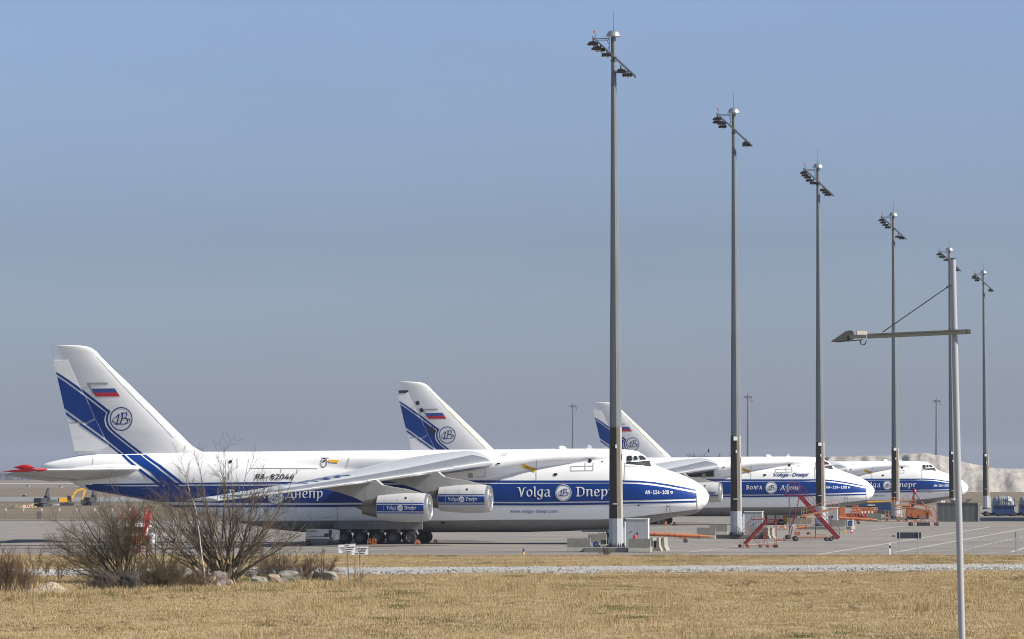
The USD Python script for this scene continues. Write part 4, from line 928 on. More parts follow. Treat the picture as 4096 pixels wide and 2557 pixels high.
    if k: part(root, 'notice', MB().box((-.06, -mast_face(10.8) - .03, 10.8 + ZO), (.42, .03, .42)), SIGNW, 'white notice near the top of the dark coating')
    part(root, 'notice', MB().box((.02, -mast_face(9.6) - .02, 9.4 + ZO), (.13, .02, .32)), SIGNW)
    part(root, 'cable_duct', MB().cbox((.80, .05, 1.6 + ZO), (.10, .12, 2.2), .02), CABW)
    return root
def MB_join(*ms):
    o = MB()
    for m in ms: o.add(*m.arr())
    return o
L1 = [(285, 608, 0, 1, -.4), (352, 690, 0, 1, -.55), (412, 690, 1, 1, .35), (508, 790, 1, 1, -.4), (752, 1062, 0, -1, -.4), (848, 1116, 1, 1, -.2)]
L2 = [(290, 610, 0, 1, -.4), (300, 655, 0, 1, .45), (385, 700, 0, 1, -.45), (408, 745, 0, 1, .4), (880, 1085, 0, -1, .35), (870, 1125, 1, 1, -.35)]
L3 = [(285, 605, 0, 1, -.4), (330, 650, 1, 1, .4), (380, 712, 0, 1, -.4), (430, 775, 1, 1, .2), (510, 845, 1, 1, -.3), (735, 1000, 1, 1, .3), (800, 1065, 1, 1, -.3), (860, 1110, 1, -1, .2)]
L4 = [(290, 608, 0, 1, -.4), (350, 665, 0, 1, .4), (400, 740, 1, 1, -.3), (480, 800, 1, 1, .3), (760, 1060, 1, 1, .3), (850, 1110, 0, -1, -.3)]
MASTS = [(2453.7, 122.5, 2465, L1, 'tallest and nearest floodlight mast, between concrete barriers and a grey cabinet'),
         (2934.8, 432.1, 2945.6, L2, 'floodlight mast rising behind the small red stair'),
         (3271.6, 654.5, 3283, L3, 'floodlight mast standing behind the tall red stair'),
         (3573, 849, 3583, L4, 'floodlight mast beside the blue lift, among orange stands'),
         (3797.2, 989.7, 3812, L1, 'floodlight mast half hidden by the street lamp pole'),
         (3933.6, 1080.7, 3945.6, L2, 'farthest and shortest looking floodlight mast, beside the tank trailers')]
for k, (ut, vt, ub, L, lab) in enumerate(MASTS): mast(k, ut, vt, ub, L, lab)

# ---- concrete islands, barriers and cabinets at the mast feet
def jersey(L):
    return MB().prism([(-.31, 0), (-.31, .08), (-.14, .42), (-.09, 1.22), (.09, 1.22), (.14, .42), (.31, .08), (.31, 0)], -L / 2, L / 2, 'x')
bar_src = None
def barrier(u0, u1, vb, label, end=False, zoff=0.0, hscale=1.0):
    global bar_src
    g = G((u0 + u1) / 2, vb); m = g[1] / F
    L = (u1 - u0) * m if not end else 2.1
    p = thing('concrete_barrier', label, 'barrier', (g[0], g[1] + (.31 if not end else L / 2), zoff), (90 if end else 0) - 11.25, 'concrete barriers around the mast feet')
    b = part(p, 'barrier_block', jersey(L), CONC, smooth=20)
    for s in (-1, 1): part(p, 'lifting_eye', MB().box((s * L * .28, 0, 1.225), (.16, .05, .03)), STEELD)
    return p
def plinth(u0, u1, vb, depth, label):
    vb -= .7
    a, b = G(u0, vb), G(u1, vb)
    p = thing('mast_plinth', label, 'plinth', ((a[0] + b[0]) / 2, a[1] + depth / 2, 0), -11.25, 'concrete plinths under the masts')
    part(p, 'concrete_slab', MB().cbox((0, 0, .22), (b[0] - a[0], depth, .44), .03), CONC); return p
def cabinet(u0, u1, v0, v1, Y, z0, label, kind=0):
    a, b = A(u0, v1, Y), A(u1, v0, Y); w, h = b[0] - a[0], b[2] - z0
    r = thing('electric_cabinet', label, 'cabinet', ((a[0] + b[0]) / 2, Y + .75, z0), -11.25, 'grey cabinets at the mast feet')
    part(r, 'cabinet_body', MB().cbox((0, 0, h / 2), (w, .9, h), .02), CAB)
    part(r, 'cabinet_roof', MB().cbox((0, 0, h + .03), (w + .10, 1.0, .07), .02), CABW)
    part(r, 'corner_post', MB().cbox((w / 2 + .012, -.41, h / 2), (.03, .12, h), .008), CABW)
    for s in (-1, 1):
        d = part(r, 'door', MB().cbox((s * w / 4, -.457, h / 2), (w / 2 - .05, .018, h - .12), .006), CAB)
        if s > 0: part(d, 'handle', MB().box((.07, -.49, h * .48), (.05, .05, .22)), BLACKP)
        else: part(d, 'lock', MB().box((-w * .24, -.48, h * .56), (.14, .04, .05)), STEELD)
    if kind: part(r, 'vent_box', MB().cbox((w * .18, -.52, h * .5), (.22, .1, .34), .02).box((w * .18, -.58, h * .55), (.16, .02, .05)).box((w * .18, -.58, h * .45), (.16, .02, .05)), BLACKP)
    return r
plinth(2350, 2600, 2211, 4.2, 'concrete plinth under the nearest floodlight mast')
plinth(2860, 3060, 2157, 4.2, 'concrete plinth under the mast behind the small red stair')
plinth(3238, 3420, 2120, 4.2, 'concrete plinth under the mast behind the tall red stair')
plinth(3535, 3680, 2081, 4.0, 'concrete plinth under the mast beside the blue lift')
barrier(2269, 2362.5, 2209, 'front left concrete barrier at the nearest mast')
barrier(2352, 2427, 2188.6, 'rear concrete barrier left of the nearest mast, behind the blue reel pump')
barrier(2514.5, 2604, 2211, 'concrete barrier in front of the grey cabinet at the nearest mast')
for u, v, lab in ((2616, 2206, 'first of the three end-on barriers right of the nearest cabinet'), (2640, 2206, 'middle one of the three end-on barriers right of the nearest cabinet'), (2661, 2205, 'rightmost of the three end-on barriers right of the nearest cabinet')):
    barrier(u - 8, u + 8, v, lab, True)
barrier(2788, 2864, 2157, 'left concrete barrier at the mast behind the small red stair, its near one')
barrier(2838, 2911, 2142, 'rear concrete barrier left of the mast behind the small red stair')
barrier(2999, 3066, 2156, 'concrete barrier seen through the small red stair')
for u, v, lab in ((3074, 2157, 'left of the two end-on barriers beside the small red stair'), (3092, 2156, 'right of the two end-on barriers beside the small red stair')): barrier(u - 7, u + 7, v, lab, True)
barrier(3149, 3248, 2109, 'concrete barrier behind the legs of the tall red stair')
barrier(3320, 3384, 2120, 'concrete barrier under the lower end of the tall red stair')
for u, v, lab in ((3393, 2119, 'left of the two end-on barriers beside the white and red cone'), (3411, 2118, 'right of the two end-on barriers beside the white and red cone')): barrier(u - 6, u + 6, v, lab, True)
barrier(3471, 3527, 2087, 'concrete barrier behind the tip of the far orange tow bar')
cabinet(2507, 2596, 2078, 2190, 334.2, .44, 'grey two-door cabinet with a red canister in front, beside the nearest mast')
cabinet(2981, 3053, 2049, 2127, 404.5, .44, 'grey cabinet behind the small red stair')
cabinet(3288, 3353, 2031, 2105, 475.5, .44, 'grey cabinet with a dark vent box behind the tall red stair', 1)
# canister in front of the cabinet
a = A(2540, 2158, 332.6)
r = thing('fire_extinguisher', 'red canister with grey top standing before the nearest cabinet', 'fire extinguisher', (a[0], 332.9, .44))
part(r, 'cylinder_stand', MB().bar((0, 0, 0), (0, 0, .55), .05, 8), STEELD); c = part(r, 'red_body', MB().lathe([(.001, .5), (.16, .5), (.17, .55), (.17, 1.0), (.12, 1.08), (.05, 1.1), (.001, 1.1)], 16), ORLAMP, smooth=40)
part(r, 'valve', MB().bar((0, 0, 1.08), (0, 0, 1.22), .05, 8).box((.06, -.02, 1.2), (.18, .05, .05)), STRUT)
part(r, 'hose', MB().tube([(.05, -.02, 1.2), (.16, -.06, 1.25), (.2, -.05, 1.0)], .02, 6), BLACKP)
# blue reel pump
g = G(2383, 2190)
r = thing('reel_pump', 'small pump with a blue reel between the two left barriers', 'pump', (g[0], 333.2, .44))
part(r, 'blue_reel', MB().lathe([(.05, -.08), (.26, -.08), (.26, .08), (.05, .08)], 24, 1, (-.50, -.1, .26)).lathe([(.05, -.22), (.20, -.22), (.20, -.08)], 24, 1, (-.50, -.1, .26)), pm('reel_blue', (.008, .035, .14), .4))
part(r, 'pump_frame', MB().bar((-.3, -.3, .1), (.6, -.3, .1), .03).bar((-.3, .2, .1), (.6, .2, .1), .03).bar((.6, -.3, .1), (.6, -.3, .75), .03).bar((.6, .2, .1), (.6, .2, .75), .03).bar((.1, -.3, .75), (.62, -.3, .75), .03), STRUT)
part(r, 'engine_block', MB().cbox((.2, -.05, .45), (.5, .35, .4), .05), MACHD)
for x in (-.2, .5): part(r, 'wheel', MB().lathe([(.02, -.04), (.1, -.04), (.1, .04), (.02, .04)], 14, 1, (x, -.36, .1)), TYRE)

# ---- frames drawn from the photograph: two like sides w apart, joined by rungs
def tubes_thing(name, label, cat, u, v, group=None):
    g = G(u, v); return thing(name, label, cat, g, 0, group), g
class Pic:
    """turns zoomed picture points into metres from a base point at its own depth"""
    def __init__(s, R, base): s.R = R; s.g = G(*base); s.Y = s.g[1]
    def __call__(s, x, y, d=0.0):
        u, v = s.R(x, y); p = A(u, v, s.Y + d); return np.array([p[0] - s.g[0], d, max(p[2], 0.0)])
def frame(root, nm, P, lines, w, r, mat, n=5, label=None):
    for d in (0.0, w):
        m = MB()
        for l in lines:
            for a, b in zip(l[:-1], l[1:]): m.bar(P(*a, d), P(*b, d), r, n)
        part(root, nm, m, mat, label)
def cross(root, nm, P, pts, w, r, mat, n=5):
    m = MB()
    for q in pts: m.bar(P(*q, 0), P(*q, w), r, n)
    part(root, nm, m, mat)
def small_wheel(root, c, r, w=.16, mat=None):
    t = part(root, 'wheel', MB().lathe([(.02, -w / 2), (r * .8, -w / 2), (r, -w * .3), (r, w * .3), (r * .8, w / 2), (.02, w / 2)], 18, 1, c), mat or TYRE, smooth=40)
    part(t, 'rim', MB().lathe([(.01, -w * .56), (r * .42, -w * .54), (r * .45, -w * .4)], 14, 1, c), HUB)
def steps(root, P, a, b, n, w, mat, nm='step'):
    for i in range(n):
        t = (i + .5) / n; q = P(a[0] + (b[0] - a[0]) * t, a[1] + (b[1] - a[1]) * t)
        part(root, nm, MB().box(q + (0, w / 2, 0), (.28, w, .035)), mat)
def stringer(root, P, a, b, hgt, w, mat, nm='stringer'):
    p, q = P(*a), P(*b); d = q - p; L = np.linalg.norm(d)
    for y in (0, w):
        m = MB().box(((p + q) / 2) + (0, y, 0), (L, .05, hgt), ry=-math.atan2(d[2], d[0])); part(root, nm, m, mat)
def outlines(*a): return [list(x) for x in a]

# tall red stair
P = Pic(R7, R7(1225, 1236)); r = thing('boarding_stair', 'tall dark red mobile stair with a railed platform and long flight', 'stair', P.g)
W_ = 1.7
stringer(r, P, (1062, 705), (1530, 1222), .38, W_, REDP); steps(r, P, (1062, 715), (1520, 1225), 18, W_, REDP)
frame(r, 'leg', P, [[(928, 705), (930, 1200)], [(1052, 712), (945, 1195)], [(1245, 985), (1247, 1215)], [(928, 1215), (1490, 1217)], [(1000, 930), (930, 1120)]], W_, .055, REDP)
frame(r, 'stair_rail', P, [[(1075, 585), (1140, 650), (1540, 1110)], [(1125, 650), (1125, 740)], [(1225, 755), (1225, 860)], [(1325, 870), (1325, 970)], [(1435, 990), (1435, 1100)], [(1540, 1110), (1538, 1215)], [(1090, 660), (1535, 1165)]], W_, .028, REDP)
frame(r, 'platform_rail', P, [[(890, 690), (890, 600)], [(930, 695), (930, 545)], [(1050, 690), (1050, 545)], [(890, 560), (930, 545), (1050, 545)], [(930, 590), (1070, 590), (1070, 690)], [(930, 635), (1050, 640)], [(985, 690), (985, 545)]], W_, .028, REDP)
part(r, 'platform', MB().box((P(970, 697) + (0, W_ / 2, 0)), (1.62, W_, .10)), REDP)
part(r, 'side_panel', MB().box(P(912, 612) + (0, .02, 0), (.22, .02, .85)), pm('tinted_panel', (.16, .30, .30), .2))
part(r, 'side_panel', MB().box(P(884, 650) + (0, .02, 0), (.06, .5, .85)), BLACKP)
cross(r, 'cross_tube', P, [(928, 800), (928, 1000), (945, 1190), (1247, 1100), (1480, 1215), (1052, 712), (928, 705)], W_, .04, REDP)
part(r, 'drawbar', MB().bar(P(915, 1205, .8), P(850, 1222, .8), .04), STEELD)
for x, y in ((918, 1222), (1468, 1226)):
    for d in (0, W_): small_wheel(r, P(x, y) * (1, 1, 0) + (0, d, .25 if x < 1000 else .17), .25 if x < 1000 else .17)
# orange inclined stand in front of it
P = Pic(R7, R7(1200, 1256)); r = thing('maintenance_stand', 'faded orange maintenance stand with a long inclined walkway on a wheeled frame', 'work stand', P.g)
W_ = 1.3
stringer(r, P, (1082, 958), (1500, 860), .16, W_, ORANGE2, 'walkway_beam')
part(r, 'walkway', MB().prism([tuple(P(*q)[[0, 2]]) for q in ((1082, 950), (1440, 862), (1530, 856), (1530, 862), (1440, 870), (1082, 958))], .05, W_ - .05), ORANGED)
frame(r, 'stand_rail', P, [[(1075, 880), (1085, 862), (1440, 765), (1535, 762)], [(1440, 855), (1440, 762)], [(1470, 855), (1470, 762)], [(1535, 855), (1533, 762)], [(1075, 880), (1078, 960)], [(1100, 870), (1098, 955)], [(1140, 870), (1140, 945)], [(1445, 805), (1533, 805)], [(1085, 905), (1440, 810)]], W_, .024, ORANGE2)
frame(r, 'leg', P, [[(1090, 965), (995, 1170)], [(1140, 950), (1145, 1200)], [(1040, 1030), (1250, 970)], [(1240, 985), (1000, 1170)], [(1150, 1040), (1205, 1195)], [(1500, 870), (1420, 950), (1260, 965)], [(985, 1165), (1140, 1160)], [(1010, 1200), (1150, 1200), (1440, 1195)], [(1150, 1160), (1430, 1180), (1440, 1230)], [(1160, 1160), (1240, 1198), (1280, 1165), (1330, 1195), (1370, 1172)], [(1060, 1040), (1130, 1130)], [(1385, 1180), (1385, 1225)]], W_, .028, ORANGE2)
cross(r, 'cross_tube', P, [(1010, 1200), (1145, 1200), (1280, 1165), (1430, 1180), (1040, 1030), (1140, 950), (1240, 985), (1440, 860)], W_, .026, ORANGE2)
part(r, 'hand_winch', MB().cbox(P(1160, 1160) + (0, .1, 0), (.28, .3, .24), .04), BLACKP)
part(r, 'counterweight', MB().cbox(P(1030, 1165) + (0, .5, 0), (.55, .7, .35), .05), ORANGE)
part(r, 'hydraulic_unit', MB().cbox(P(1040, 1085) + (0, .6, 0), (.5, .5, .45), .1).lathe([(.01, -.4), (.2, -.4), (.2, .4), (.01, .4)], 14, 0, P(1110, 1090) + (0, .6, 0)), ORANGE2)
part(r, 'white_panel', MB().box(P(995, 1080) + (0, .2, 0), (.38, .04, .38)), LETTER)
for x, rr in ((1008, .27), (1385, .21), (1433, .21)):
    for d in (0, W_): small_wheel(r, P(x, 1240) * (1, 1, 0) + (0, d, rr), rr)
# small red stair
P = Pic(R7, R7(560, 1336)); r = thing('boarding_stair', 'small rusty red mobile stair with tube frame beside the second mast', 'stair', P.g)
W_ = 1.3
stringer(r, P, (655, 1012), (395, 1290), .26, W_, REDP); steps(r, P, (650, 1020), (400, 1295), 12, W_, REDP)
frame(r, 'stair_rail', P, [[(655, 905 + 45), (480, 955), (355, 1150), (330, 1300)], [(490, 990), (375, 1165)], [(530, 1010), (520, 1090)], [(440, 1060), (440, 1190)], [(380, 1150), (370, 1300)], [(480, 955), (478, 985)], [(600, 955), (600, 985)]], W_, .022, RUSTR)
frame(r, 'platform_rail', P, [[(490, 992), (790, 988)], [(790, 988), (797, 1020), (770, 1050), (720, 1110), (610, 1110)], [(640, 1040), (765, 1040)], [(650, 1000), (765, 1040)]], W_, .026, REDP)
frame(r, 'leg', P, [[(760, 990), (754, 1320)], [(778, 990), (774, 1320)], [(700, 1000), (640, 1090)], [(690, 1000), (770, 1050)], [(640, 1000), (625, 1300)], [(610, 1000), (612, 1310)], [(350, 1310), (790, 1308)], [(400, 1150), (580, 1310)], [(520, 1150), (400, 1310)], [(500, 1140), (590, 1310)], [(375, 1300), (378, 1335)], [(640, 1120), (665, 1290)]], W_, .03, RUSTR)
part(r, 'platform', MB().box(P(640, 992) + (0, W_ / 2, 0), (2.6, W_, .07)), REDP)
part(r, 'warning_board', MB().box(P(617, 992) + (0, -.03, .05), (.22, .03, .18)), ORANGE)
cross(r, 'cross_tube', P, [(350, 1310), (790, 1308), (612, 1200), (490, 992), (754, 1150), (400, 1310)], W_, .026, RUSTR)
for x, m_ in ((334, RUSTR), (425, RUSTR), (580, RUSTR), (668, RUSTR)): small_wheel(r, P(x, 1318) * (1, 1, 0) + (0, 0 if x != 334 else .5, .17), .17, .12, m_)
for x in (752, 776): small_wheel(r, P(x, 1318) * (1, 1, 0) + (0, .1, .16), .16)

# ---- tow bars
def towbar(R, pts, base, wheel_at, r0, label, gap=0.0):
    P = Pic(R, base); t = thing('tow_bar', label, 'tow bar', P.g)
    a, b = P(*pts[0]), P(*pts[1]); d = b - a
    part(t, 'bar_tube', MB().tube([a, a + d * .08, a + d * .1, a + d * .84, a + d * .86, a + d * .95, b], [r0 * 1.15, r0 * 1.15, r0, r0, r0 * .75, r0 * .6, r0 * .12], 12), ORANGE, smooth=30)
    for q in (.12, .34, .50, .57, .84): 
        c = a + d * q; part(t, 'collar', MB().tube([c - d * .004, c + d * .004], r0 * 1.22, 12), ORANGE)
    for q in (.22, .45, .7): part(t, 'lug', MB().box(a + d * q + (0, 0, r0 * 1.1), (.12, .06, .12)), ORANGE)
    w = P(*wheel_at); w[2] = .22
    top = a + d * ((w[0] - a[0]) / d[0] - .12)
    part(t, 'wheel_arm', MB().bar(top, w + (-.1, -.2, .1), .05, 8).bar(top + (.25, 0, 0), w + (-.1, .2, .1), .05, 8).cbox(w + (-.05, 0, .22), (.22, .3, .22), .03), ORANGE)
    for y in (-.22, .22): small_wheel(t, w + (0, y, 0), .22, .14)
    return t
towbar(R5, [(1450, 925), (2315, 963)], R5(1950, 1022), (2040, 1008), .20, 'long orange tow bar running from the nearest nose behind the cabinet')
towbar(R7, [(1530, 975), (1990, 1000)], R7(1720, 1050), (1765, 1040), .20, 'far orange tow bar leading to the second plane, beyond the tall stair')
P = Pic(R7, R7(1570, 1050)); r = thing('orange_post_unit', 'orange upright box standing over the far tow bar', 'equipment box', P.g)
part(r, 'box_front', MB().cbox(P(1565, 905) + (0, .3, 0), (1.0, .6, 1.75), .04), ORANGE); part(r, 'box_leg', MB().box(P(1548, 990) + (0, .3, -.6), (.12, .5, 1.5)).box(P(1590, 990) + (0, .3, -.6), (.12, .5, 1.5)), ORANGED)
part(r, 'side_plate', MB().box(P(1548, 905) + (0, -.02, 0), (.38, .02, 1.4)), ORANGED)

# ---- ground power unit
P = Pic(RG, RG(440, 578)); r = thing('ground_power_unit', 'white ground power trailer beside the main wheels of the nearest plane', 'power unit', P.g)
def poly(P, pts): return [tuple(P(*q)[[0, 2]]) for q in pts]
part(r, 'housing', MB().prism(poly(P, [(180, 318), (200, 310), (600, 312), (600, 400), (560, 430), (560, 470), (165, 470)]), 0, 1.7), GPU)
part(r, 'end_panel', MB().prism(poly(P, [(602, 314), (712, 330), (706, 478), (640, 490), (602, 470)]), .05, 1.65), GPU)
part(r, 'dark_recess', MB().prism(poly(P, [(478, 380), (545, 380), (545, 438), (215, 438), (215, 430), (465, 430)]), -.015, .0), MACHD)
part(r, 'blue_panel', MB().prism(poly(P, [(545, 318), (598, 318), (590, 468), (550, 440)]), -.02, .0), NAVY)
part(r, 'chassis', MB().prism(poly(P, [(165, 472), (610, 472), (640, 500), (610, 545), (175, 540)]), .1, 1.6), pm('unit_grey', (.17, .18, .19), .5))
part(r, 'lettering', MB().add(*(lambda t: (t[0] * (1, 1, 1) + P(270, 345) + (0, -.005, -.06), t[1]))(ztextmesh('HITZINGER', .13))), RUSTR, smooth=False)
part(r, 'cable', MB().tube([P(655, 400, -.05), P(645, 440, -.1), P(650, 480, -.1), P(668, 395, -.05)], .09, 8), CREAM)
for x, y in ((220, 550), (582, 550)):
    for d in (.05, 1.6): small_wheel(r, P(x, y) * (1, 0, 0) + (0, d, .24), .24)
P = Pic(RG, RG(1240, 568)); r = thing('wheel_jack_trolley', 'little orange trolley standing before the main wheels', 'trolley', P.g)
frame(r, 'trolley_frame', P, [[(1175, 480), (1175, 568)], [(1212, 455), (1212, 550)], [(1245, 470), (1308, 470), (1308, 565), (1245, 565), (1245, 470)], [(1175, 520), (1308, 520)], [(1245, 495), (1308, 495)], [(1245, 545), (1308, 545)], [(1175, 480), (1212, 480)]], .6, .035, ORANGE)
part(r, 'jack_cylinder', MB().cbox(P(1278, 480) + (0, .3, 0), (.28, .5, .12), .03).cbox(P(1278, 555) + (0, .3, 0), (.28, .5, .12), .03), ORANGE)
def chock(u, v, w, h, label, mat=ORANGE):
    g = G(u, v); r = thing('wheel_chock', label, 'chock', g, 0, 'wheel chocks on the apron')
    part(r, 'chock_block', MB().prism([(-w / 2, 0), (-w * .2, h), (w * .2, h), (w / 2, 0), (w * .3, 0), (0, h * .6), (-w * .3, 0)], 0, .5), mat)
    part(r, 'chock_base', MB().box((0, .25, .03), (w, .5, .05)), mat)
chock(1669, 2180, .62, .5, 'orange chock before the front main wheel of the nearest plane')
chock(1742, 2176, .5, .45, 'orange chock by the far main wheel of the nearest plane', ORANGE2)
chock(2664, 2104, .5, .62, 'pale orange chock under the second plane, beside its main wheels', ORANGE2)
chock(2698, 2103, .5, .5, 'red chock under the second plane, by its far wheels', RUSTR)
chock(3129, 2120, 1.0, .55, 'orange A-shaped chock behind the tall red stair', ORANGE2)
chock(3119, 2165.5, .55, .22, 'flat orange chock on the ground between the two red stairs', ORANGE)
chock(3137, 2165, .3, .22, 'small brown chock on the ground between the two red stairs', RUSTR)
chock(3382, 2131, .6, .22, 'yellow chock on the ground left of the red and white cone', YEL)
chock(3575, 2148, .36, .2, 'dark red lamp block on the ground beside the sign board', RUSTR)
def cone(u, v, h, label):
    g = G(u, v); r = thing('traffic_cone', label, 'cone', g, 0, 'red and white traffic cones')
    part(r, 'cone_base', MB().cbox((0, 0, .03), (h * .55, h * .55, .06), .015), ORLAMP)
    for a, b, m in ((.06, .3, ORLAMP), (.3, .52, SIGNW), (.52, .76, ORLAMP), (.76, .88, SIGNW), (.88, 1.0, ORLAMP)):
        rr = lambda t: h * (.20 - .165 * t)
        part(r, 'cone_band', MB().lathe([(rr(a), a * h), (rr(b), b * h)], 16), m)
cone(3406.5, 2133.5, .75, 'red and white cone alone on the apron right of the tall stair')
cone(3138, 2119.5, .72, 'cone standing at the orange A-shaped chock')
cone(3740.5, 2104, .72, 'cone at the right wheel of the orange machine trolley')
cone(3719, 2103, .68, 'cone in front of the orange machine trolley, beside the dark box')
# ---- markers, boards, posts at the apron edge
def marker(u, vb, h, label):
    g = G(u, vb); r = thing('edge_marker', label, 'marker post', g, 0, 'blue and yellow edge marker posts')
    part(r, 'yellow_foot', MB().bar((0, 0, 0), (0, 0, h * .5), .09, 10), YEL); part(r, 'blue_head', MB().bar((0, 0, h * .5), (0, 0, h), .085, 10), BLUE)
marker(2094, 2219.5, .52, 'blue and yellow marker post in front of the nearest plane'); marker(370, 2226, .5, 'blue and yellow marker post half hidden behind the left bush')
g = G(3560, 2221); r = thing('delineator_post', 'white roadside post with a black band at the apron edge', 'post', g)
h = 48 * g[1] / F
part(r, 'white_post', MB().prism([(-.07, 0), (.07, 0), (.07, h * .97), (.04, h), (-.07, h * .97)], -.05, .05), SIGNW); part(r, 'black_band', MB().prism([(-.072, h * .58), (.072, h * .58), (.072, h * .82), (-.072, h * .82)], -.053, .053), BLACKP)
Pb = Pic(R8, R8(710, 1419)); r = thing('sign_board', 'dark sign board seen from behind on two thin posts', 'sign', Pb.g)
a, b = Pb(570, 1222), Pb(862, 1148)
part(r, 'board', MB().cbox(((a[0] + b[0]) / 2, .06, (a[2] + b[2]) / 2), (b[0] - a[0], .05, b[2] - a[2]), .02), SIGNB)
part(r, 'board_rim', MB().box(((a[0] + b[0]) / 2, .07, a[2]), (b[0] - a[0], .07, .05)).box(((a[0] + b[0]) / 2, .07, b[2]), (b[0] - a[0], .07, .04)), POSTM)
for x in (597, 825): part(r, 'post', MB().bar(Pb(x, 1419) * (1, 1, 0), Pb(x, 1143), .04, 8), POSTM)
Pb = Pic(R8, R8(2016, 1407)); r = thing('metal_post', 'pair of thin metal posts with a small box at the right edge', 'post', Pb.g)
for x in (2008, 2025): part(r, 'post', MB().bar(Pb(x, 1407) * (1, 1, 0), Pb(x, 1142), .045, 8), POSTM)
part(r, 'small_box', MB().cbox(Pb(1999, 1180), (.08, .1, .5), .02), GALV)
# ---- the two white notice signs in the grass
def notice(u0, u1, v0, v1, upost, vbase, tilt, lines, label):
    g = G(upost, vbase); m = g[1] / F
    r = thing('notice_sign', label, 'sign', g, 0, 'white notice signs in the grass')
    zc = H - ((v0 + v1) / 2 - VH) * m; xc = ((u0 + u1) / 2 - UC) * m - g[0]; w, hh = (u1 - u0) * m, (v1 - v0) * m
    R_ = trimesh.transformations.rotation_matrix(math.radians(tilt), [0, 1, 0])[:3, :3]
    b = MB().cbox((0, 0, 0), (w, .03, hh), .012); b.v = [v @ R_.T + (xc, -.05, zc) for v in b.v]; bp = part(r, 'panel', b, SIGNW)
    f = MB()
    for c, d in (((0, 0, hh / 2 - .012), (w - .02, .006, .018)), ((0, 0, -hh / 2 + .012), (w - .02, .006, .018)), ((w / 2 - .012, 0, 0), (.018, .006, hh - .02)), ((-w / 2 + .012, 0, 0), (.018, .006, hh - .02))): f.box(c, d)
    f.v = [v @ R_.T + (xc, -.068, zc) for v in f.v]; part(bp, 'panel_edge', f, POSTM)
    for t, dz, hgt, wd in lines:
        q = ztextmesh(t, hgt); s = wd / (q[0][:, 0].max() - q[0][:, 0].min())
        v = (q[0] * (s, 1, 1) + (0, 0, dz - hgt / 2)) @ R_.T + (xc, -.069, zc); part(bp, 'lettering', (v, q[1]), SIGNT, smooth=False)
    xp = ((u0 + u1) / 2 - 2 - UC) * m - g[0]
    part(r, 'post', MB().bar((0, 0, 0), (xp, 0, zc + hh / 2 + .04), .032, 8), GALV)
notice(1353, 1424, 2177, 2212, 1397, 2334, -3.8, [('Jegliches', .19, .075, .32), ('Abladen von Materialien', .07, .085, .95), ('außer Natursteine', -.06, .085, .72), ('ist verboten !', -.19, .08, .52)], 'front white notice sign, tilted, four lines of text')
notice(1405, 1474, 2186, 2221, 1442, 2329.5, -1.0, [('Recyclingplatz', .15, .12, .95), ('für Asphalt', 0.0, .12, .72), ('und Beton', -.16, .12, .62)], 'rear white notice sign, partly behind the other, three lines of text')

# ---- grey container, orange machine, blue lift, tank trailers
Pc = Pic(R8, R8(1304, 1023)); r = thing('storage_container', 'grey corrugated container behind the street lamp pole', 'container', Pc.g + np.array([0, .5, 0]), -11.25)
a, b = Pc(1053, 1020), Pc(1555, 790); w, hh = b[0] - a[0], b[2]
part(r, 'container_body', MB().box((0, 1.25, hh / 2), (w - .1, 2.36, hh - .1)), CONT)
cg = MB(); nr = 46
xs = np.linspace(-w / 2 + .15, w / 2 - .15, nr * 4 + 1); ys = np.tile([.0, .0, .05, .05], nr + 1)[:len(xs)]
cg.loft(np.array([[(x, .02 + y, .16) , (x, .02 + y, hh - .16)] for x, y in zip(xs, ys)]), closed=False, caps=False); cg.f = [f[:, ::-1] for f in cg.f]; part(r, 'corrugated_side', cg, CONT, smooth=False)
fr = MB().cbox((0, .03, .07), (w, .12, .16), .02).cbox((0, .03, hh - .07), (w, .12, .14), .02)
part(r, 'side_rail', fr, pm('container_frame', (.10, .11, .11), .5))
for x in (-w / 2 + .07, w / 2 - .07):
    for y in (.04, 2.4): part(r, 'corner_post', MB().cbox((x, y, hh / 2), (.15, .13, hh), .02), looks['container_frame'])
part(r, 'end_door', MB().cbox((w / 2 + .03, .65, hh / 2), (.05, 1.1, hh - .3), .02), TANKG); part(r, 'end_door', MB().cbox((w / 2 + .03, 1.82, hh / 2), (.05, 1.1, hh - .3), .02), TANKG)
for y in (.35, .95, 1.6, 2.2): part(r, 'lock_rod', MB().bar((w / 2 + .09, y, .2), (w / 2 + .09, y, hh - .2), .022, 6), RUSTR if y < .5 else GALV)
r2 = thing('loose_parts', 'white and orange odds and ends lying on the container roof', 'scrap', (Pc.g[0], Pc.g[1] + 1.2, hh))
part(r2, 'white_box', MB().cbox((-2.2, 0, .14), (.25, .3, .26), .03).cbox((-1.9, 0, .14), (.22, .3, .26), .03), LETTER); part(r2, 'orange_bundle', MB().cbox((-1.3, 0, .13), (.6, .4, .24), .08), ORANGE2); part(r2, 'dark_bundle', MB().cbox((-.5, 0, .18), (.8, .4, .34), .12), MACHD)
r2 = thing('wire_coil', 'tangle of dark cable lying on the container roof right of the pole', 'cable', (Pc.g[0] + 1.2, Pc.g[1] + 1.2, hh))
rq = np.random.default_rng(5)
part(r2, 'coil', MB_join(*[MB().tube([(x0 + .5 * math.cos(t) * sx, .3 * math.sin(t), .28 + .26 * math.sin(t + ph)) for t in np.linspace(0, 6.28, 14)], .025, 5) for x0, sx, ph in ((0, 1, .3), (.3, 1.2, 1.2), (.6, .9, 2.2), (.4, 1.3, .9))]), MACHD)

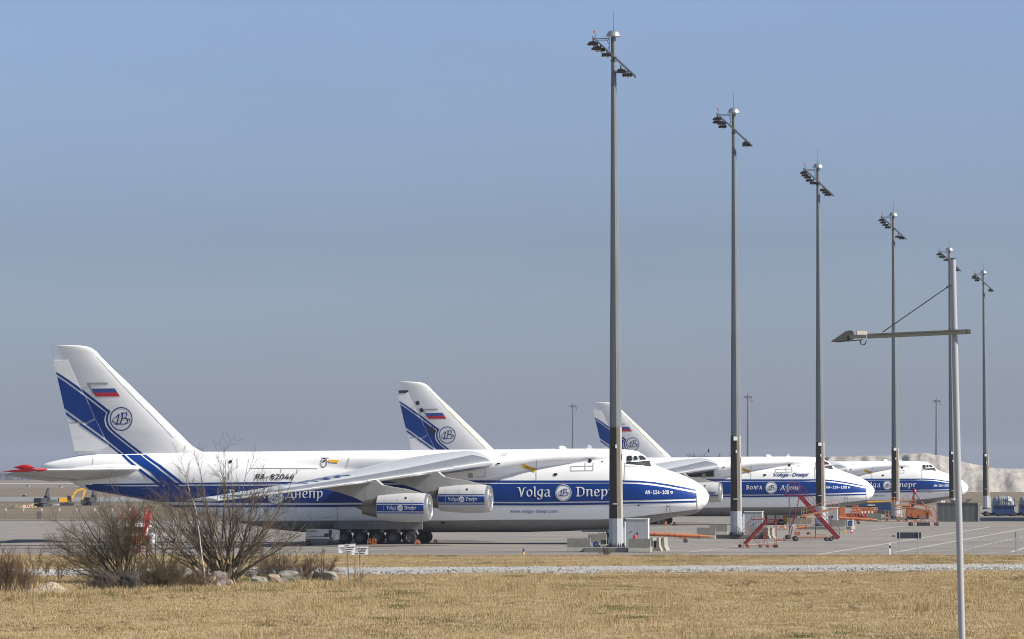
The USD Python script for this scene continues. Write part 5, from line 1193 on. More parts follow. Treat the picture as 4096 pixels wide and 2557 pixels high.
P = Pic(R8, R8(900, 1072)); r = thing('loading_machine', 'orange boxy machine with a sloped top on a wheeled trolley', 'machine', P.g)
part(r, 'orange_housing', MB().prism(poly(P, [(700, 850), (985, 905), (985, 935), (930, 975), (695, 972), (695, 948), (757, 958), (748, 968), (700, 968)][:2] + [(985, 905), (960, 972), (770, 975), (757, 958), (695, 958)]), .6, 2.4), ORANGED)
part(r, 'access_hatch', MB().box(P(748, 935) + (0, .59, 0), (.26, .02, .30)), RUSTR)
part(r, 'sloped_cover', MB().prism(poly(P, [(695, 846), (800, 846), (985, 884), (985, 900), (800, 862), (695, 856)]), .55, 2.45), ORANGE)
part(r, 'dark_underside', MB().prism(poly(P, [(700, 960), (755, 962), (765, 976), (930, 978), (930, 990), (700, 990)]), .7, 2.3), MACHD)
stringer(r, P, (705, 782), (985, 850), .14, 1.6, ORANGED, 'conveyor_beam')
frame(r, 'trolley_frame', P, [[(742, 1035), (745, 1010), (945, 985), (950, 860)], [(745, 1028), (950, 1030)], [(955, 1030), (955, 862)], [(955, 985), (1060, 990)], [(955, 1010), (1060, 1012)], [(765, 1028), (800, 1004), (830, 1026), (865, 998), (900, 1025), (930, 990)], [(958, 900), (1045, 985)], [(960, 870), (1010, 930)], [(1000, 800), (1060, 1030)], [(1010, 850), (965, 950)], [(745, 1035), (745, 1050)]], 1.5, .045, ORANGE)
frame(r, 'hose', P, [[(1010, 840), (1040, 900), (1062, 990), (1065, 1045)]], .3, .05, RUSTR)
part(r, 'dark_box', MB().cbox(P(892, 1050) + (0, .2, 0), (1.7, .9, .5), .04), SIGNB)
part(r, 'grey_unit', MB().cbox(P(890, 975) + (0, .3, 0), (1.3, .5, .3), .05), pm('unit_slate', (.09, .11, .12), .5))
for x in (742, 1052):
    for d in (0, 1.5): small_wheel(r, P(x, 1058) * (1, 0, 0) + (0, d, .26), .26)
P = Pic(R8, R8(640, 1022)); r = thing('scissor_platform', 'pale orange tubular access platforms around the mast beside the blue lift', 'work stand', P.g)
frame(r, 'platform_frame', P, [[(495, 730), (580, 730), (580, 800)], [(495, 730), (495, 810)], [(540, 730), (540, 800)], [(655, 705), (715, 705), (715, 760)], [(655, 705), (655, 760)], [(500, 765), (790, 765), (790, 830)], [(620, 765), (620, 800)], [(700, 765), (700, 800)], [(545, 870), (660, 870), (690, 830)], [(545, 880), (545, 930), (620, 930)], [(660, 870), (650, 1010)], [(690, 870), (700, 1010)], [(640, 1010), (690, 900)], [(550, 925), (600, 1010)], [(600, 930), (560, 1010)], [(640, 900), (700, 1000)], [(425, 890), (425, 1010)], [(470, 890), (470, 1010)], [(400, 1012), (720, 1012)], [(430, 930), (470, 930)]], 1.6, .05, ORANGE2)
part(r, 'platform_deck', MB().box(P(640, 822) + (0, .8, 0), (2.4, 1.7, .22), ry=-.0), ORANGE2); part(r, 'platform_deck', MB().box(P(620, 850) + (0, .8, 0), (2.2, 1.6, .16), ry=.12), ORANGE2); part(r, 'platform_deck', MB().box(P(600, 872) + (0, .8, 0), (1.5, 1.5, .14), ry=-.1), ORANGE2)
part(r, 'grey_sheet', MB().box(P(665, 800) + (0, 1.0, 0), (1.6, .04, .55)), TANKG)
for x in (590, 680, 440): small_wheel(r, P(x, 1010) * (1, 0, 0) + (0, .1, .24), .24)
P = Pic(R8, R8(790, 1000)); r = thing('tripod_jack', 'dark red tripod jack standing under the farthest nose', 'jack', (P.g[0], P.g[1] + 40, 0))
P.Y += 40; P.g = np.array([A(*R8(790, 1000), P.Y)[0], P.Y, 0.])
stage.GetPrimAtPath(r).GetAttribute('xformOp:translate').Set(Gf.Vec3d(*map(float, P.g)))
part(r, 'jack_head', MB().tube([P(777, 665), P(777, 640), P(777, 618)], [.42, .36, .08], 8), REDP)
for (x, y, d) in ((740, 790, -.6), (765, 800, 1.0), (880, 815, .3)): part(r, 'jack_leg', MB().bar(P(779, 655), P(x + (x - 779) * 1.2, 1000, d) * (1, 1, 0), .11, 8), RUSTR if d < .5 else REDP)
part(r, 'tie_rod', MB().bar(P(742, 780), P(800, 742), .04).bar(P(800, 742), P(880, 760), .04), STEELD)
P = Pic(R8, R8(300, 945)); P.Y = 610.0; P.g = np.array([A(*R8(300, 945), 610.)[0], 610., 0.])
r = thing('boom_lift', 'blue boom lift with white lettering folded low behind the second nose', 'boom lift', P.g)
part(r, 'boom', MB().prism(poly(P, [(80, 830), (110, 822), (490, 782), (508, 790), (506, 812), (420, 815), (120, 842), (80, 845)]), 0, .9), BLUEP)
part(r, 'upper_boom', MB().prism(poly(P, [(210, 770), (500, 765), (500, 780), (210, 788)]), .1, .8), YELP)
part(r, 'turntable', MB().prism(poly(P, [(345, 832), (505, 820), (505, 880), (345, 880)]), -.1, 1.6), BLUEP)
part(r, 'lettering', MB().add(*(lambda t: (t[0] + P(260, 824) + (0, -.01, -.05), t[1]))(ztextmesh('mateco', .26))), LETTER, smooth=False)
part(r, 'chassis', MB().cbox(P(400, 905) + (0, .8, 0), (5.2, 2.0, .7), .08), MACHD)
for x in (340, 470):
    for d in (0, 1.8): small_wheel(r, P(x, 925) * (1, 0, 0) + (0, d, .5), .5, .35)
part(r, 'basket', MB_join(*[MB().bar(P(x, 770), P(x, 830), .04) for x in (20, 60, 100)] + [MB().bar(P(20, 772), P(100, 772), .04), MB().bar(P(20, 830), P(100, 830), .05)]), ORANGE)
P = Pic(R8, R8(220, 960)); P.Y = 600.0; P.g = np.array([A(*R8(220, 960), 600.)[0], 600., 0.])
r = thing('jack_rack', 'orange rack of tow bars and jacks behind the far tow bar', 'rack', P.g)
frame(r, 'rack_frame', P, [[(0, 860), (330, 860)], [(0, 900), (330, 900)], [(130, 840), (130, 935)], [(240, 845), (240, 935)], [(320, 850), (320, 935)], [(40, 830), (10, 930)], [(60, 830), (110, 930)], [(60, 830), (60, 930)], [(20, 930), (330, 930)]], 1.5, .07, ORANGE)
for i, x in enumerate((150, 185, 225, 268)): part(r, 'jack_drum', MB().cbox(P(x, 905) + (0, .2, 0), (.7, .5, .8), .06).cbox(P(x, 870) + (0, .2, 0), (.5, .4, .6), .06), ORANGE)
for x in (150, 185, 225, 268): part(r, 'white_mark', MB().box(P(x, 905) + (0, -.07, 0), (.22, .02, .32)), LETTER)
P = Pic(R8, R8(70, 965)); P.Y = 575.0; P.g = np.array([A(*R8(70, 965), 575.)[0], 575., 0.])
r = thing('equipment_trailer', 'low rusty trailer with a tripod frame behind the far tow bar', 'trailer', P.g)
part(r, 'trailer_bed', MB().cbox(P(75, 950) + (0, .8, 0), (3.4, 1.6, .8), .05), RUSTR)
frame(r, 'tripod_frame', P, [[(75, 825), (5, 950)], [(75, 825), (130, 950)], [(80, 830), (80, 930)], [(40, 850), (100, 850)], [(30, 890), (115, 890)], [(75, 825), (170, 960)]], 1.2, .09, ORANGE)

def tank(u_off, label, base=(1840, 955)):
    P = Pic(R8, R8(*base)); root = thing('tank_trailer', label, 'tank trailer', P.g + np.array([u_off, 0, 0]), 0, 'blue trailers with grey tanks')
    c0, c1 = P(1745, 835), P(1995, 835); zc = P(1860, 800)[2]; rr = P(1860, 702)[2] - zc
    m = MB(); rings = []
    for x, k in ((c0[0] - .2, .2), (c0[0], .68), (c0[0] + .35, .88), (c0[0] + .9, .98), (-.2, 1.0), (c1[0] - 1.6, 1.0), (c1[0] - .8, .9), (c1[0] - .3, .7), (c1[0], .2)):
        a = np.arange(28) / 28 * 2 * np.pi; rings.append(np.stack([np.full(28, x), 1.3 + rr * k * np.cos(a), zc + rr * k * np.sin(a)], 1))
    t = part(root, 'tank', m.loft(np.array(rings)), TANKG, smooth=40)
    for x in np.linspace(c0[0] + .9, c1[0] - 1.2, 5):
        a = np.linspace(-.3, 3.44, 18); part(t, 'tank_rib', MB().tube(np.stack([np.full(18, x), 1.3 + rr * 1.01 * np.cos(a), zc + rr * 1.01 * np.sin(a)], 1), .05, 5), pm('tank_band', (.10, .13, .16), .5))
    part(root, 'chassis', MB().prism(poly(P, [(1735, 842), (1985, 838), (1985, 900), (2000, 925), (1760, 925), (1735, 900)]), -.1, 2.6), BLUEP)
    part(root, 'deck', MB().box(P(1870, 828) + (0, 1.2, 0), (c1[0] - c0[0] + .4, 2.9, .2)), BLUEP)
    frame(root, 'guard_rail', P, [[(1735, 745), (1995, 745)], [(1735, 770), (1995, 770)]] + [[(x, 745), (x, 825)] for x in (1745, 1790, 1870, 1890, 1960, 1992)], 2.6, .04, BLUEP)
    part(root, 'skirt', MB().cbox(P(1860, 935) + (0, 1.2, 0), (5.4, 2.0, .35), .06), MACHD)
    for x in (1660, 1810, 1960):
        for d in (.1, 2.3): small_wheel(root, P(x, 945) * (1, 0, 0) + (0, d, .42), .42, .3)
    part(root, 'drawbar', MB().bar(P(1735, 915, 1.2), P(1600, 930, 1.2), .1).cbox(P(1650, 918) + (0, 1.2, 0), (1.6, .8, .2), .05), MACHD)
    return root
tank(0, 'blue trailer with a grey tank in the shade right of the container'); tank((2060 - 1735) / 3.024 * G(*R8(1840, 955))[1] / F, 'second blue tank trailer, cut off by the right edge')
TOWER = pm('tower_red', (.36, .012, .012), .5, var=.1)
# far-left stand and tractor behind the bushes
PB = zoomed(250, 1950, 3.218)
P = Pic(PB, PB(970, 838)); r = thing('access_tower', 'bright red tubular access towers seen through the left bush', 'work stand', P.g)
frame(r, 'tower_frame', P, [[(915, 255), (935, 300), (925, 820)], [(900, 260), (880, 560), (840, 820)], [(1070, 255), (1115, 255), (1112, 660), (1115, 835)], [(1070, 255), (1030, 560)], [(1045, 400), (1115, 400)], [(1035, 470), (1110, 470)], [(900, 400), (930, 380)], [(780, 280), (780, 640)], [(780, 405), (930, 400)], [(840, 830), (1115, 832)], [(840, 640), (1110, 640)], [(880, 440), (930, 500)], [(930, 340), (885, 420)], [(1060, 330), (1110, 420)], [(1050, 420), (1105, 500)], [(1000, 640), (1000, 830)], [(860, 740), (1000, 640)]], 1.5, .06, TOWER)
part(r, 'work_deck', MB().box(P(1080, 405) + (0, .7, 0), (.9, 1.5, .1)).box(P(850, 402) + (0, .7, 0), (1.8, 1.5, .1)), TOWER)
part(r, 'stair_flight', MB().box(P(1070, 480) + (0, .7, 0), (.25, .8, 2.6), ry=.25), TOWER)
P = Pic(PB, PB(940, 752)); r = thing('pushback_tractor', 'white pushback tractor with black and yellow stripes behind the left bush', 'tractor', P.g)
part(r, 'tractor_body', MB().cbox(P(930, 670) + (0, 1.6, 0), (3.6, 3.0, 1.1), .1), GPU)
cb = part(r, 'cab', MB().cbox(P(920, 560) + (0, 1.6, 0), (2.6, 1.8, 1.5), .12), GPU)
part(cb, 'cab_window', MB().box(P(925, 555) + (0, .68, 0), (2.1, .03, .85)), GLASS); part(cb, 'cab_roof', MB().cbox(P(920, 500) + (0, 1.6, 0), (2.9, 2.1, .18), .05), LETTER)
for i in range(6): part(r, 'warning_stripe', MB().prism(poly(P, [(855 + i * 38, 715), (875 + i * 38, 715), (900 + i * 38, 640), (880 + i * 38, 640)]), .05, .09), YELP if i % 1 == 0 else BLACKP)
part(r, 'bumper', MB().cbox(P(960, 678) + (0, .2, 0), (2.5, .2, .85), .04), MACHD)
for x in (840, 1040):
    for d in (.3, 2.7): small_wheel(r, P(x, 740) * (1, 0, 0) + (0, d, .5), .5, .4)
part(r, 'beacon', MB().lathe([(.001, .16), (.08, .12), (.08, -.1), (.001, -.1)], 10, 2, P(840, 470) + (0, 1.6, 0)), ORLAMP)
# yellow tugs and a covered load under the second plane
P = Pic(R7, R7(855, 1020)); P.Y = 520.; P.g = np.array([A(*R7(855, 1000), 520.)[0], 520., 0.])
r = thing('tow_tractor', 'small yellow tow tractor under the second plane', 'tractor', P.g)
part(r, 'tractor_body', MB().cbox((0, .6, .62), (2.6, 1.2, .5), .08).cbox((.5, .6, 1.0), (.9, 1.0, .5), .08), YELP); part(r, 'seat', MB().cbox((-.3, .6, 1.1), (.4, .6, .5), .06), MACHD); part(r, 'steering_wheel', MB().bar((.1, .6, 1.0), (0, .6, 1.45), .04), MACHD)
for x in (-.9, .9):
    for d in (0, 1.2): small_wheel(r, np.array([x, d, .38]), .38, .25)
P.g = np.array([A(*R7(940, 1000), 524.)[0], 524., 0.])
r = thing('engine_cart', 'red and white covered cart beside the yellow tow tractor', 'cart', P.g)
part(r, 'red_cover', MB().prism([(-1.1, .4), (1.1, .4), (.7, 2.2), (.2, 2.6), (-.6, 2.5)], 0, 1.4), COVER); part(r, 'white_cover', MB().prism([(.1, .45), (1.0, .45), (.6, 1.6), (.2, 1.5)], -.03, -.002), LETTER); part(r, 'cart_base', MB().cbox((0, .7, .35), (2.4, 1.3, .16), .04), YELP)
for x in (-.8, .8): small_wheel(r, np.array([x, .05, .2]), .2)
P.g = np.array([A(*R7(700, 1000), 520.)[0], 520., 0.])
r = thing('covered_load', 'beige tarpaulin covered load under the second plane behind the cabinet', 'load', P.g)
part(r, 'tarpaulin', MB().prism([(-1.9, .3), (1.9, .3), (1.6, 1.6), (.8, 2.05), (-.3, 1.9), (-1.6, 1.5)], 0, 1.6), CREAM); part(r, 'load_strap', MB().box((-.6, -.02, 1.2), (.3, .04, 1.5)).box((.7, -.02, 1.2), (.12, .04, 1.5)), MACHD); part(r, 'pallet', MB().cbox((0, .8, .16), (4, 1.7, .28), .03), MACHD)
g = G(3314.5, 2105); r = thing('blue_bin', 'blue bin before the cabinet behind the tall red stair', 'bin', (g[0], 474.6, .44)); part(r, 'bin_body', MB().tube([(0, 0, 0), (0, 0, .62)], [.30, .34], 4), pm('bin_blue', (.012, .06, .24), .45), smooth=False); part(r, 'bin_lid', MB().cbox((0, 0, .65), (.54, .54, .06), .02), looks['bin_blue'])

# ---- street lamp near the camera
YL = 80.0; RL = zoomed(3280, 920, 2.968)
xb = (3848 + 12 - UC) * YL / F; ztopL = H + (VH - 1036) * YL / F
uz = lambda u, v: A(u, v, YL)
lamp = thing('street_lamp', 'tall grey street lamp near the camera with a long crossarm', 'street lamp', (0, YL, 0))
x_at = lambda z: ((3810.5 + (3848 - 3810.5) * ((VH + (H - z) * F / YL) - 1036) / (2557 - 1036)) - UC) * YL / F
LAMPG = pm('lamp_pole_grey', (.30, .31, .335), .42, metal=.1, var=.05, scale=3, stretch=(1, 1, .2))
part(lamp, 'pole', MB().tube([(x_at(z), 0, z) for z in (0, 1.2, 3, 6, 9, ztopL)], [.085, .074, .0715, .0695, .068, .0665], 24), LAMPG, smooth=40)
part(lamp, 'pole_cap', MB().tube([(x_at(ztopL), 0, ztopL - .01), (x_at(ztopL), 0, ztopL + .012)], .069, 24), BLACKP)
part(lamp, 'service_door', MB().cbox((x_at(.9), -.08, .9), (.1, .02, .4), .01), LAMPG)
def LP(x, y, d=0.): p = uz(*RL(x, y)); return np.array([p[0], d, p[2]])
c0, c1 = LP(555, 1264), LP(1735, 1211)
d = c1 - c0
part(lamp, 'crossarm', MB().box((c0 + c1) / 2 + (0, -.105, 0), (np.linalg.norm(d), .05, .105), ry=-math.atan2(d[2], d[0])).box((LP(1140, 1222) + LP(1140, 1222)) / 2 + (0, -.10, -.0), (1020 / 2.968 * YL / F, .07, .014), ry=-math.atan2(d[2], d[0])), pm('arm_green_grey', (.085, .09, .08), .5, metal=.1, var=.1))
part(lamp, 'arm_end', MB().cbox(LP(1757, 1210) + (0, -.105, 0), (.085, .06, .10), .006), looks['arm_green_grey'])
part(lamp, 'clamp', MB().box(LP(1570, 1215) + (0, -.07, 0), (.20, .03, .115)), STEELD)
part(lamp, 'stay_rod', MB().bar(LP(738, 1216, -.09), LP(1520, 674, -.06), .012, 8), MACHD); part(lamp, 'stay_rod', MB().bar(LP(1498, 688, -.06), LP(1543, 658, -.05), .022, 8), MACHD, 'thick end of the stay at the pole')
hd = part(lamp, 'lamp_head', MB().prism([tuple(LP(*q)[[0, 2]]) for q in ((132, 1322), (150, 1310), (300, 1206), (345, 1196), (375, 1200), (392, 1225), (392, 1300), (300, 1318), (150, 1330))], -.20, .10), STEELD)
part(hd, 'ballast_box', MB().prism([tuple(LP(*q)[[0, 2]]) for q in ((430, 1202), (540, 1204), (560, 1220), (545, 1250), (430, 1252))], -.16, .08), CREAM)
part(hd, 'side_strap', MB().prism([tuple(LP(*q)[[0, 2]]) for q in ((330, 1252), (535, 1250), (535, 1290), (345, 1296))], -.215, -.203), looks['arm_green_grey'])
part(hd, 'lamp_tray', MB().prism([tuple(LP(*q)[[0, 2]]) for q in ((160, 1330), (500, 1302), (500, 1312), (210, 1334))], -.18, .08), MACHD)
part(hd, 'cable_loop', MB().tube([LP(505 + 36 * math.cos(a), 1318 + 50 * -math.sin(a), -.13) for a in np.linspace(math.pi * 1.0, math.pi * 2.05, 12)], .011, 6), BLACKP)
# unseen hall added outside the right edge to cast the apron shadow
hall = thing('airport_hall', 'unseen grey hall added to throw its shadow on the apron', 'shadow_caster', (103, 580, 0)); 
part(hall, 'wall', MB().box((0, 0, 9.0), (22, 52, 18.0)), TANKG); part(hall, 'roof', MB().box((0, 0, 18.3), (23, 53, .6)), CONT)
part(hall, 'door', MB().box((-11.05, 0, 6), (.12, 36, 12)), CAB)

# ------------------------------------------------------------------ plants, stones, grass
def batch_tubes(P, R, n=3):                   # many thin tubes of the same number of points
    P = np.asarray(P, float); R = np.asarray(R, float); N, m = P.shape[:2]
    t = np.gradient(P, axis=1); t /= np.maximum(np.linalg.norm(t, axis=2, keepdims=True), 1e-9)
    up = np.where(np.abs(t[..., 2:3]) < .9, np.array([0, 0, 1.0]), np.array([0, 1.0, 0]))
    a = np.cross(t, up); a /= np.maximum(np.linalg.norm(a, axis=2, keepdims=True), 1e-9); b = np.cross(t, a)
    an = np.arange(n) / n * 2 * np.pi
    v = P[:, :, None] + R[..., None, None] * (np.cos(an)[:, None] * a[:, :, None] + np.sin(an)[:, None] * b[:, :, None])
    i = (np.arange(m - 1) * n)[:, None]; j = np.arange(n)[None]; j2 = (j + 1) % n
    q = np.stack([i + j, i + j2, i + n + j2, i + n + j], -1).reshape(-1, 4)
    f = (np.arange(N) * m * n)[:, None, None] + q[None]
    return MB().add(v.reshape(-1, 3), f.reshape(-1, 4))
def grow(base, dirs, lens, r0, r1, rg, m=6, droop=.0, wob=.10, lift=.15):
    base, dirs = np.asarray(base, float), np.asarray(dirs, float); N = len(base)
    d = dirs / np.linalg.norm(dirs, axis=1, keepdims=True); p = base.copy(); out = [p.copy()]
    for k in range(1, m):
        d = d + rg.normal(0, wob, (N, 3)) + np.array([0, 0, lift / m - droop * k / m]); d /= np.linalg.norm(d, axis=1, keepdims=True)
        p = p + d * (lens / (m - 1))[:, None]; out.append(p.copy())
    P = np.stack(out, 1); t = np.linspace(0, 1, m); R = r0[:, None] * (1 - t) + r1[:, None] * t
    return P, R
def offshoots(P, R, per, t0, t1, lo, hi, rg, ang=(.5, 1.0), rs=.5, m=4, wob=.12, lift=.2, aim=None, rmin=.004):
    N, k = P.shape[:2]; rep = rg.integers(per[0], per[1] + 1, N); idx = np.repeat(np.arange(N), rep)
    t = rg.uniform(t0, t1, len(idx)) * (k - 1); i = np.clip(t.astype(int), 0, k - 2); fr = (t - i)[:, None]
    base = P[idx, i] * (1 - fr) + P[idx, i + 1] * fr; rad = R[idx, i]
    d = P[idx, i + 1] - P[idx, i]; d /= np.maximum(np.linalg.norm(d, axis=1, keepdims=True), 1e-9)
    q = rg.normal(0, 1, d.shape); q -= (q * d).sum(1, keepdims=True) * d; q /= np.linalg.norm(q, axis=1, keepdims=True)
    a = rg.uniform(*ang, len(idx))[:, None]; d2 = d * np.cos(a) + q * np.sin(a)
    if aim is not None: d2 = d2 + np.asarray(aim)
    L = rg.uniform(lo, hi, len(idx)) * (1.1 - .5 * t / (k - 1))
    return grow(base, d2, L, np.maximum(rad * rs, rmin), np.full(len(idx), rmin * .8), rg, m, 0, wob, lift)
def bush(name, label, loc, seed, nst, spread, lean, lens, rst, mats, per=((6, 9), (5, 8), (2, 3)), depth=.5, thin=1.0, cat='bush', group=None, base_r=.5, tw=(.5, 1.3), lift=.15):
    rg = np.random.default_rng(seed)
    root = thing(name, label, cat, loc, 0, group)
    a = rg.uniform(-1, 1, nst); a = np.sign(a) * np.abs(a) ** .85 * spread + lean; y = rg.normal(0, depth, nst)
    d = np.stack([np.sin(a), y * .7, np.cos(a)], 1)
    L = rg.uniform(*lens, nst) * (1 - .20 * np.abs(a - lean) / max(spread, .1))
    b = np.stack([rg.normal(0, base_r, nst), rg.normal(0, base_r * .6, nst), np.full(nst, -.05)], 1)
    P, R = grow(b, d, L, rg.uniform(rst * .6, rst, nst), np.full(nst, .009 * thin), rg, 9, 0, .07, lift)
    part(root, 'stems', batch_tubes(P, R, 5), mats[0], kind='stuff', smooth=True)
    P1, R1_ = offshoots(P, R, per[0], .22, .98, L.mean() * .2, L.mean() * .42, rg, (.35, .8), .5, 5, .10, .25, None, .008 * thin)
    P2, R2_ = offshoots(P1, R1_, per[1], .2, 1.0, tw[0], tw[1], rg, (.35, .9), .55, 4, .13, .2, None, .006 * thin)
    m = batch_tubes(P1, R1_, 4); part(root, 'branches', m, mats[0], kind='stuff', smooth=True)
    m = batch_tubes(P2, R2_, 3)
    if per[2][1]:
        P3, R3_ = offshoots(P2, R2_, per[2], .25, 1.0, tw[0] * .35, tw[1] * .5, rg, (.4, 1.0), .7, 3, .15, .1, None, .005 * thin)
        m3 = batch_tubes(P3, R3_, 3); m.add(*m3.arr())
    part(root, 'twigs', m, mats[1], kind='stuff', smooth=True)
    return root
RW = zoomed(680, 1800, 2.4386); RB = zoomed(0, 1850, 2.2018)
g = G(893, 2334)
bush('bare_bush', 'largest bare bush, wide fan of brown stems before the wing of the nearest plane', g, 11, 42, 1.0, .03, (6.4, 8.9), .105, (BARK2, TWIG), ((7, 10), (5, 7), (1, 2)), .35, 1.0, base_r=.55)
g = G(500, 2338)
bush('bare_bush', 'olive brown bare bush left of the largest one, stems leaning left', g, 23, 42, .82, -.52, (4.0, 6.4), .075, (BARK, MOSSY), ((7, 10), (5, 8), (1, 3)), .4, 1.0, base_r=.45)
g = G(660, 2338)
bush('thin_bush', 'thin upright shrub with mossy stems between the two large bare bushes', g, 37, 9, .55, -.25, (5.0, 7.5), .06, (MOSSY, TWIG), ((5, 7), (4, 6), (2, 2)), .3, 1.0, base_r=.4)
g = G(625, 2356)
bush('dense_brush', 'low dense olive brown brush at the foot of the bushes', g, 41, 90, 1.15, 0.0, (1.5, 2.5), .016, (MOSSY, MOSSY), ((5, 7), (4, 6), (1, 2)), .6, 1.0, base_r=.7, tw=(.25, .6))
g = G(1090, 2322)
bush('dense_brush', 'low brown brush right of the largest bush, behind the rocks', g, 43, 70, 1.25, 0.0, (1.3, 2.5), .018, (TWIG, TWIG), ((4, 6), (4, 5), (1, 2)), .6, 1.0, base_r=.9, tw=(.25, .6))
g = G(1290, 2322)
bush('small_shrub', 'small bare reddish shrub left of the notice signs', g, 47, 16, .85, 0.05, (1.3, 2.0), .03, (TWIG, REDTW), ((5, 7), (4, 6), (1, 2)), .5, 1.0, base_r=.12, tw=(.2, .55))
g = G(1232, 2325)
bush('small_shrub', 'small tangled shrub between the rocks and the reddish shrub', g, 48, 22, .7, -.1, (1.1, 1.9), .02, (TWIG, REDTW), ((4, 6), (4, 6), (1, 2)), .5, 1.0, base_r=.2, tw=(.2, .5))
g = G(1420, 2334)
bush('small_shrub', 'sparse yellowish shoots at the posts of the notice signs', g, 49, 14, .5, .1, (.9, 1.75), .014, (REDTW, REDTW), ((2, 3), (1, 2), (0, 0)), .4, 1.0, base_r=.25, tw=(.2, .4))
g = G(760, 2352)
bush('dense_brush', 'dry brown brush between the large rocks and the olive brush', g, 53, 70, 1.2, 0., (.8, 1.7), .014, (TWIG, REDTW), ((4, 5), (3, 4), (1, 1)), .6, 1.0, base_r=.8, tw=(.2, .5))
g = G(435, 2366)
bush('dense_brush', 'dead dark brush covering the dark boulders', g, 59, 90, 1.3, 0., (.9, 1.5), .014, (BARK, TWIG), ((4, 5), (3, 4), (1, 1)), .6, 1.0, base_r=.9, tw=(.2, .45))
g = G(24, 2376)
bush('reed_clump', 'reddish upright thicket at the left edge', g, 61, 90, .28, 0., (1.9, 3.0), .014, (REDTW, REDTW), ((4, 5), (2, 3), (0, 0)), .2, 1.0, base_r=.42, tw=(.25, .5), lift=.5)
g = G(101, 2380)
bush('reed_clump', 'second reddish thicket, right of the one at the left edge', g, 67, 40, .25, 0., (1.2, 2.3), .012, (REDTW, REDTW), ((3, 5), (2, 3), (0, 0)), .2, 1.0, base_r=.25, tw=(.2, .4), lift=.5)
for u, vb, hgt, sd, lab in ((148, 2317, 2.4, 71, 'tallest of the three saplings beside the rubble heap'), (188, 2316, 1.5, 73, 'middle sapling of the three beside the rubble heap'), (240, 2326, 1.35, 79, 'right sapling of the three, at the edge of the rubble heap')):
    bush('sapling', lab, G(u, vb), sd, 5, .30, 0., (hgt * .8, hgt), .018, (TWIG, REDTW), ((5, 7), (4, 5), (1, 1)), .2, 1.0, 'sapling', 'bare saplings by the rubble heap', .05, (.15, .4), .5)
bush('small_shrub', 'tiny bare shrub at the edge of the apron before the nearest mast', G(2424, 2222), 83, 26, 1.0, 0., (.5, .95), .01, (TWIG, REDTW), ((3, 4), (2, 3), (0, 0)), .5, 1.0, base_r=.1, tw=(.1, .3))
# birch stem
g = G(*RW(337, 1318)); root = thing('young_birch', 'thin white birch stem in front of the largest bush', 'tree', g)
P = Pic(RW, RW(337, 1318)); pts = [P(*q) for q in ((337, 1318), (337, 1228), (335, 1190), (318, 1080), (300, 950), (288, 830), (268, 720), (255, 600), (235, 520), (198, 440), (175, 340), (150, 240), (120, 140), (100, 60))]
part(root, 'trunk', MB().tube(pts, np.linspace(.05, .012, len(pts)), 8), BIRCH, smooth=True)
rg = np.random.default_rng(97); TP_ = np.array(pts)[None]; TR_ = np.linspace(.075, .012, len(pts))[None]
p1, r1 = offshoots(TP_, TR_, (26, 26), .45, 1.0, .8, 1.9, rg, (.4, .8), .5, 5, .1, .25, None, .007); p2, r2 = offshoots(p1, r1, (5, 8), .2, 1., .3, .8, rg, (.4, .9), .6, 4, .12, .1, None, .005)
part(root, 'crown', MB_join(batch_tubes(p1, r1, 4), batch_tubes(p2, r2, 3)), TWIG, kind='stuff', smooth=True)

# dead weeds standing in the grass
weed_spots = [(2700 + x / 1.735, 2180 + y / 1.735, s) for x, y, s in ((388, 296, .8), (488, 292, 1.3), (548, 275, .8), (845, 268, .6), (1185, 270, 1.0), (1470, 262, 1.2), (1545, 262, .7), (835, 352, .9), (880, 356, .7), (2150, 240, 1.1), (2360, 250, 1.3), (2404, 240, 1.0), (940, 445, .6), (1250, 447, .6), (1660, 640, .8), (180, 400, .5))] + \
             [(x / 1.73, 2300 + y / 1.73, s) for x, y, s in ((1830, 362, 1.4), (2010, 335, .6), (850, 350, .6), (690, 395, .7), (900, 400, .8), (1110, 400, .9), (230, 395, .7), (1560, 350, .6), (2120, 355, .6), (60, 190, .7), (1020, 175, .8), (1190, 170, .9), (1400, 178, .9), (1620, 165, .9), (860, 165, .8))]
weed_spots.sort(key=lambda w: w[0])
def nth(i): return 'leftmost' if i == 0 else f"{i + 1}{'th' if 10 <= (i + 1) % 100 <= 20 else {1: 'st', 2: 'nd', 3: 'rd'}.get((i + 1) % 10, 'th')} from the left" 
first = None
for i, (u, v, s) in enumerate(weed_spots):
    g = G(u, v)
    if first is None or i % 6 == 0:
        w = bush('dead_weed', f'dry weed, {nth(i)} of the weeds in the foreground grass', g, 200 + i, 12, .9, 0., (.2 * s + .1, .45 * s + .12), .009, (REDTW, REDTW), ((1, 3), (1, 2), (0, 0)), .6, 1.0, 'weed', 'dry weeds in the foreground grass', .12, (.08, .2))
        first = w
    else: copy_of(first, 'dead_weed', f'dry weed, {nth(i)} of the weeds in the foreground grass', g, i * 77 % 360, 'dry weeds in the foreground grass', 'weed', (.6 + .5 * s, .6 + .5 * s, .4 + .5 * s))

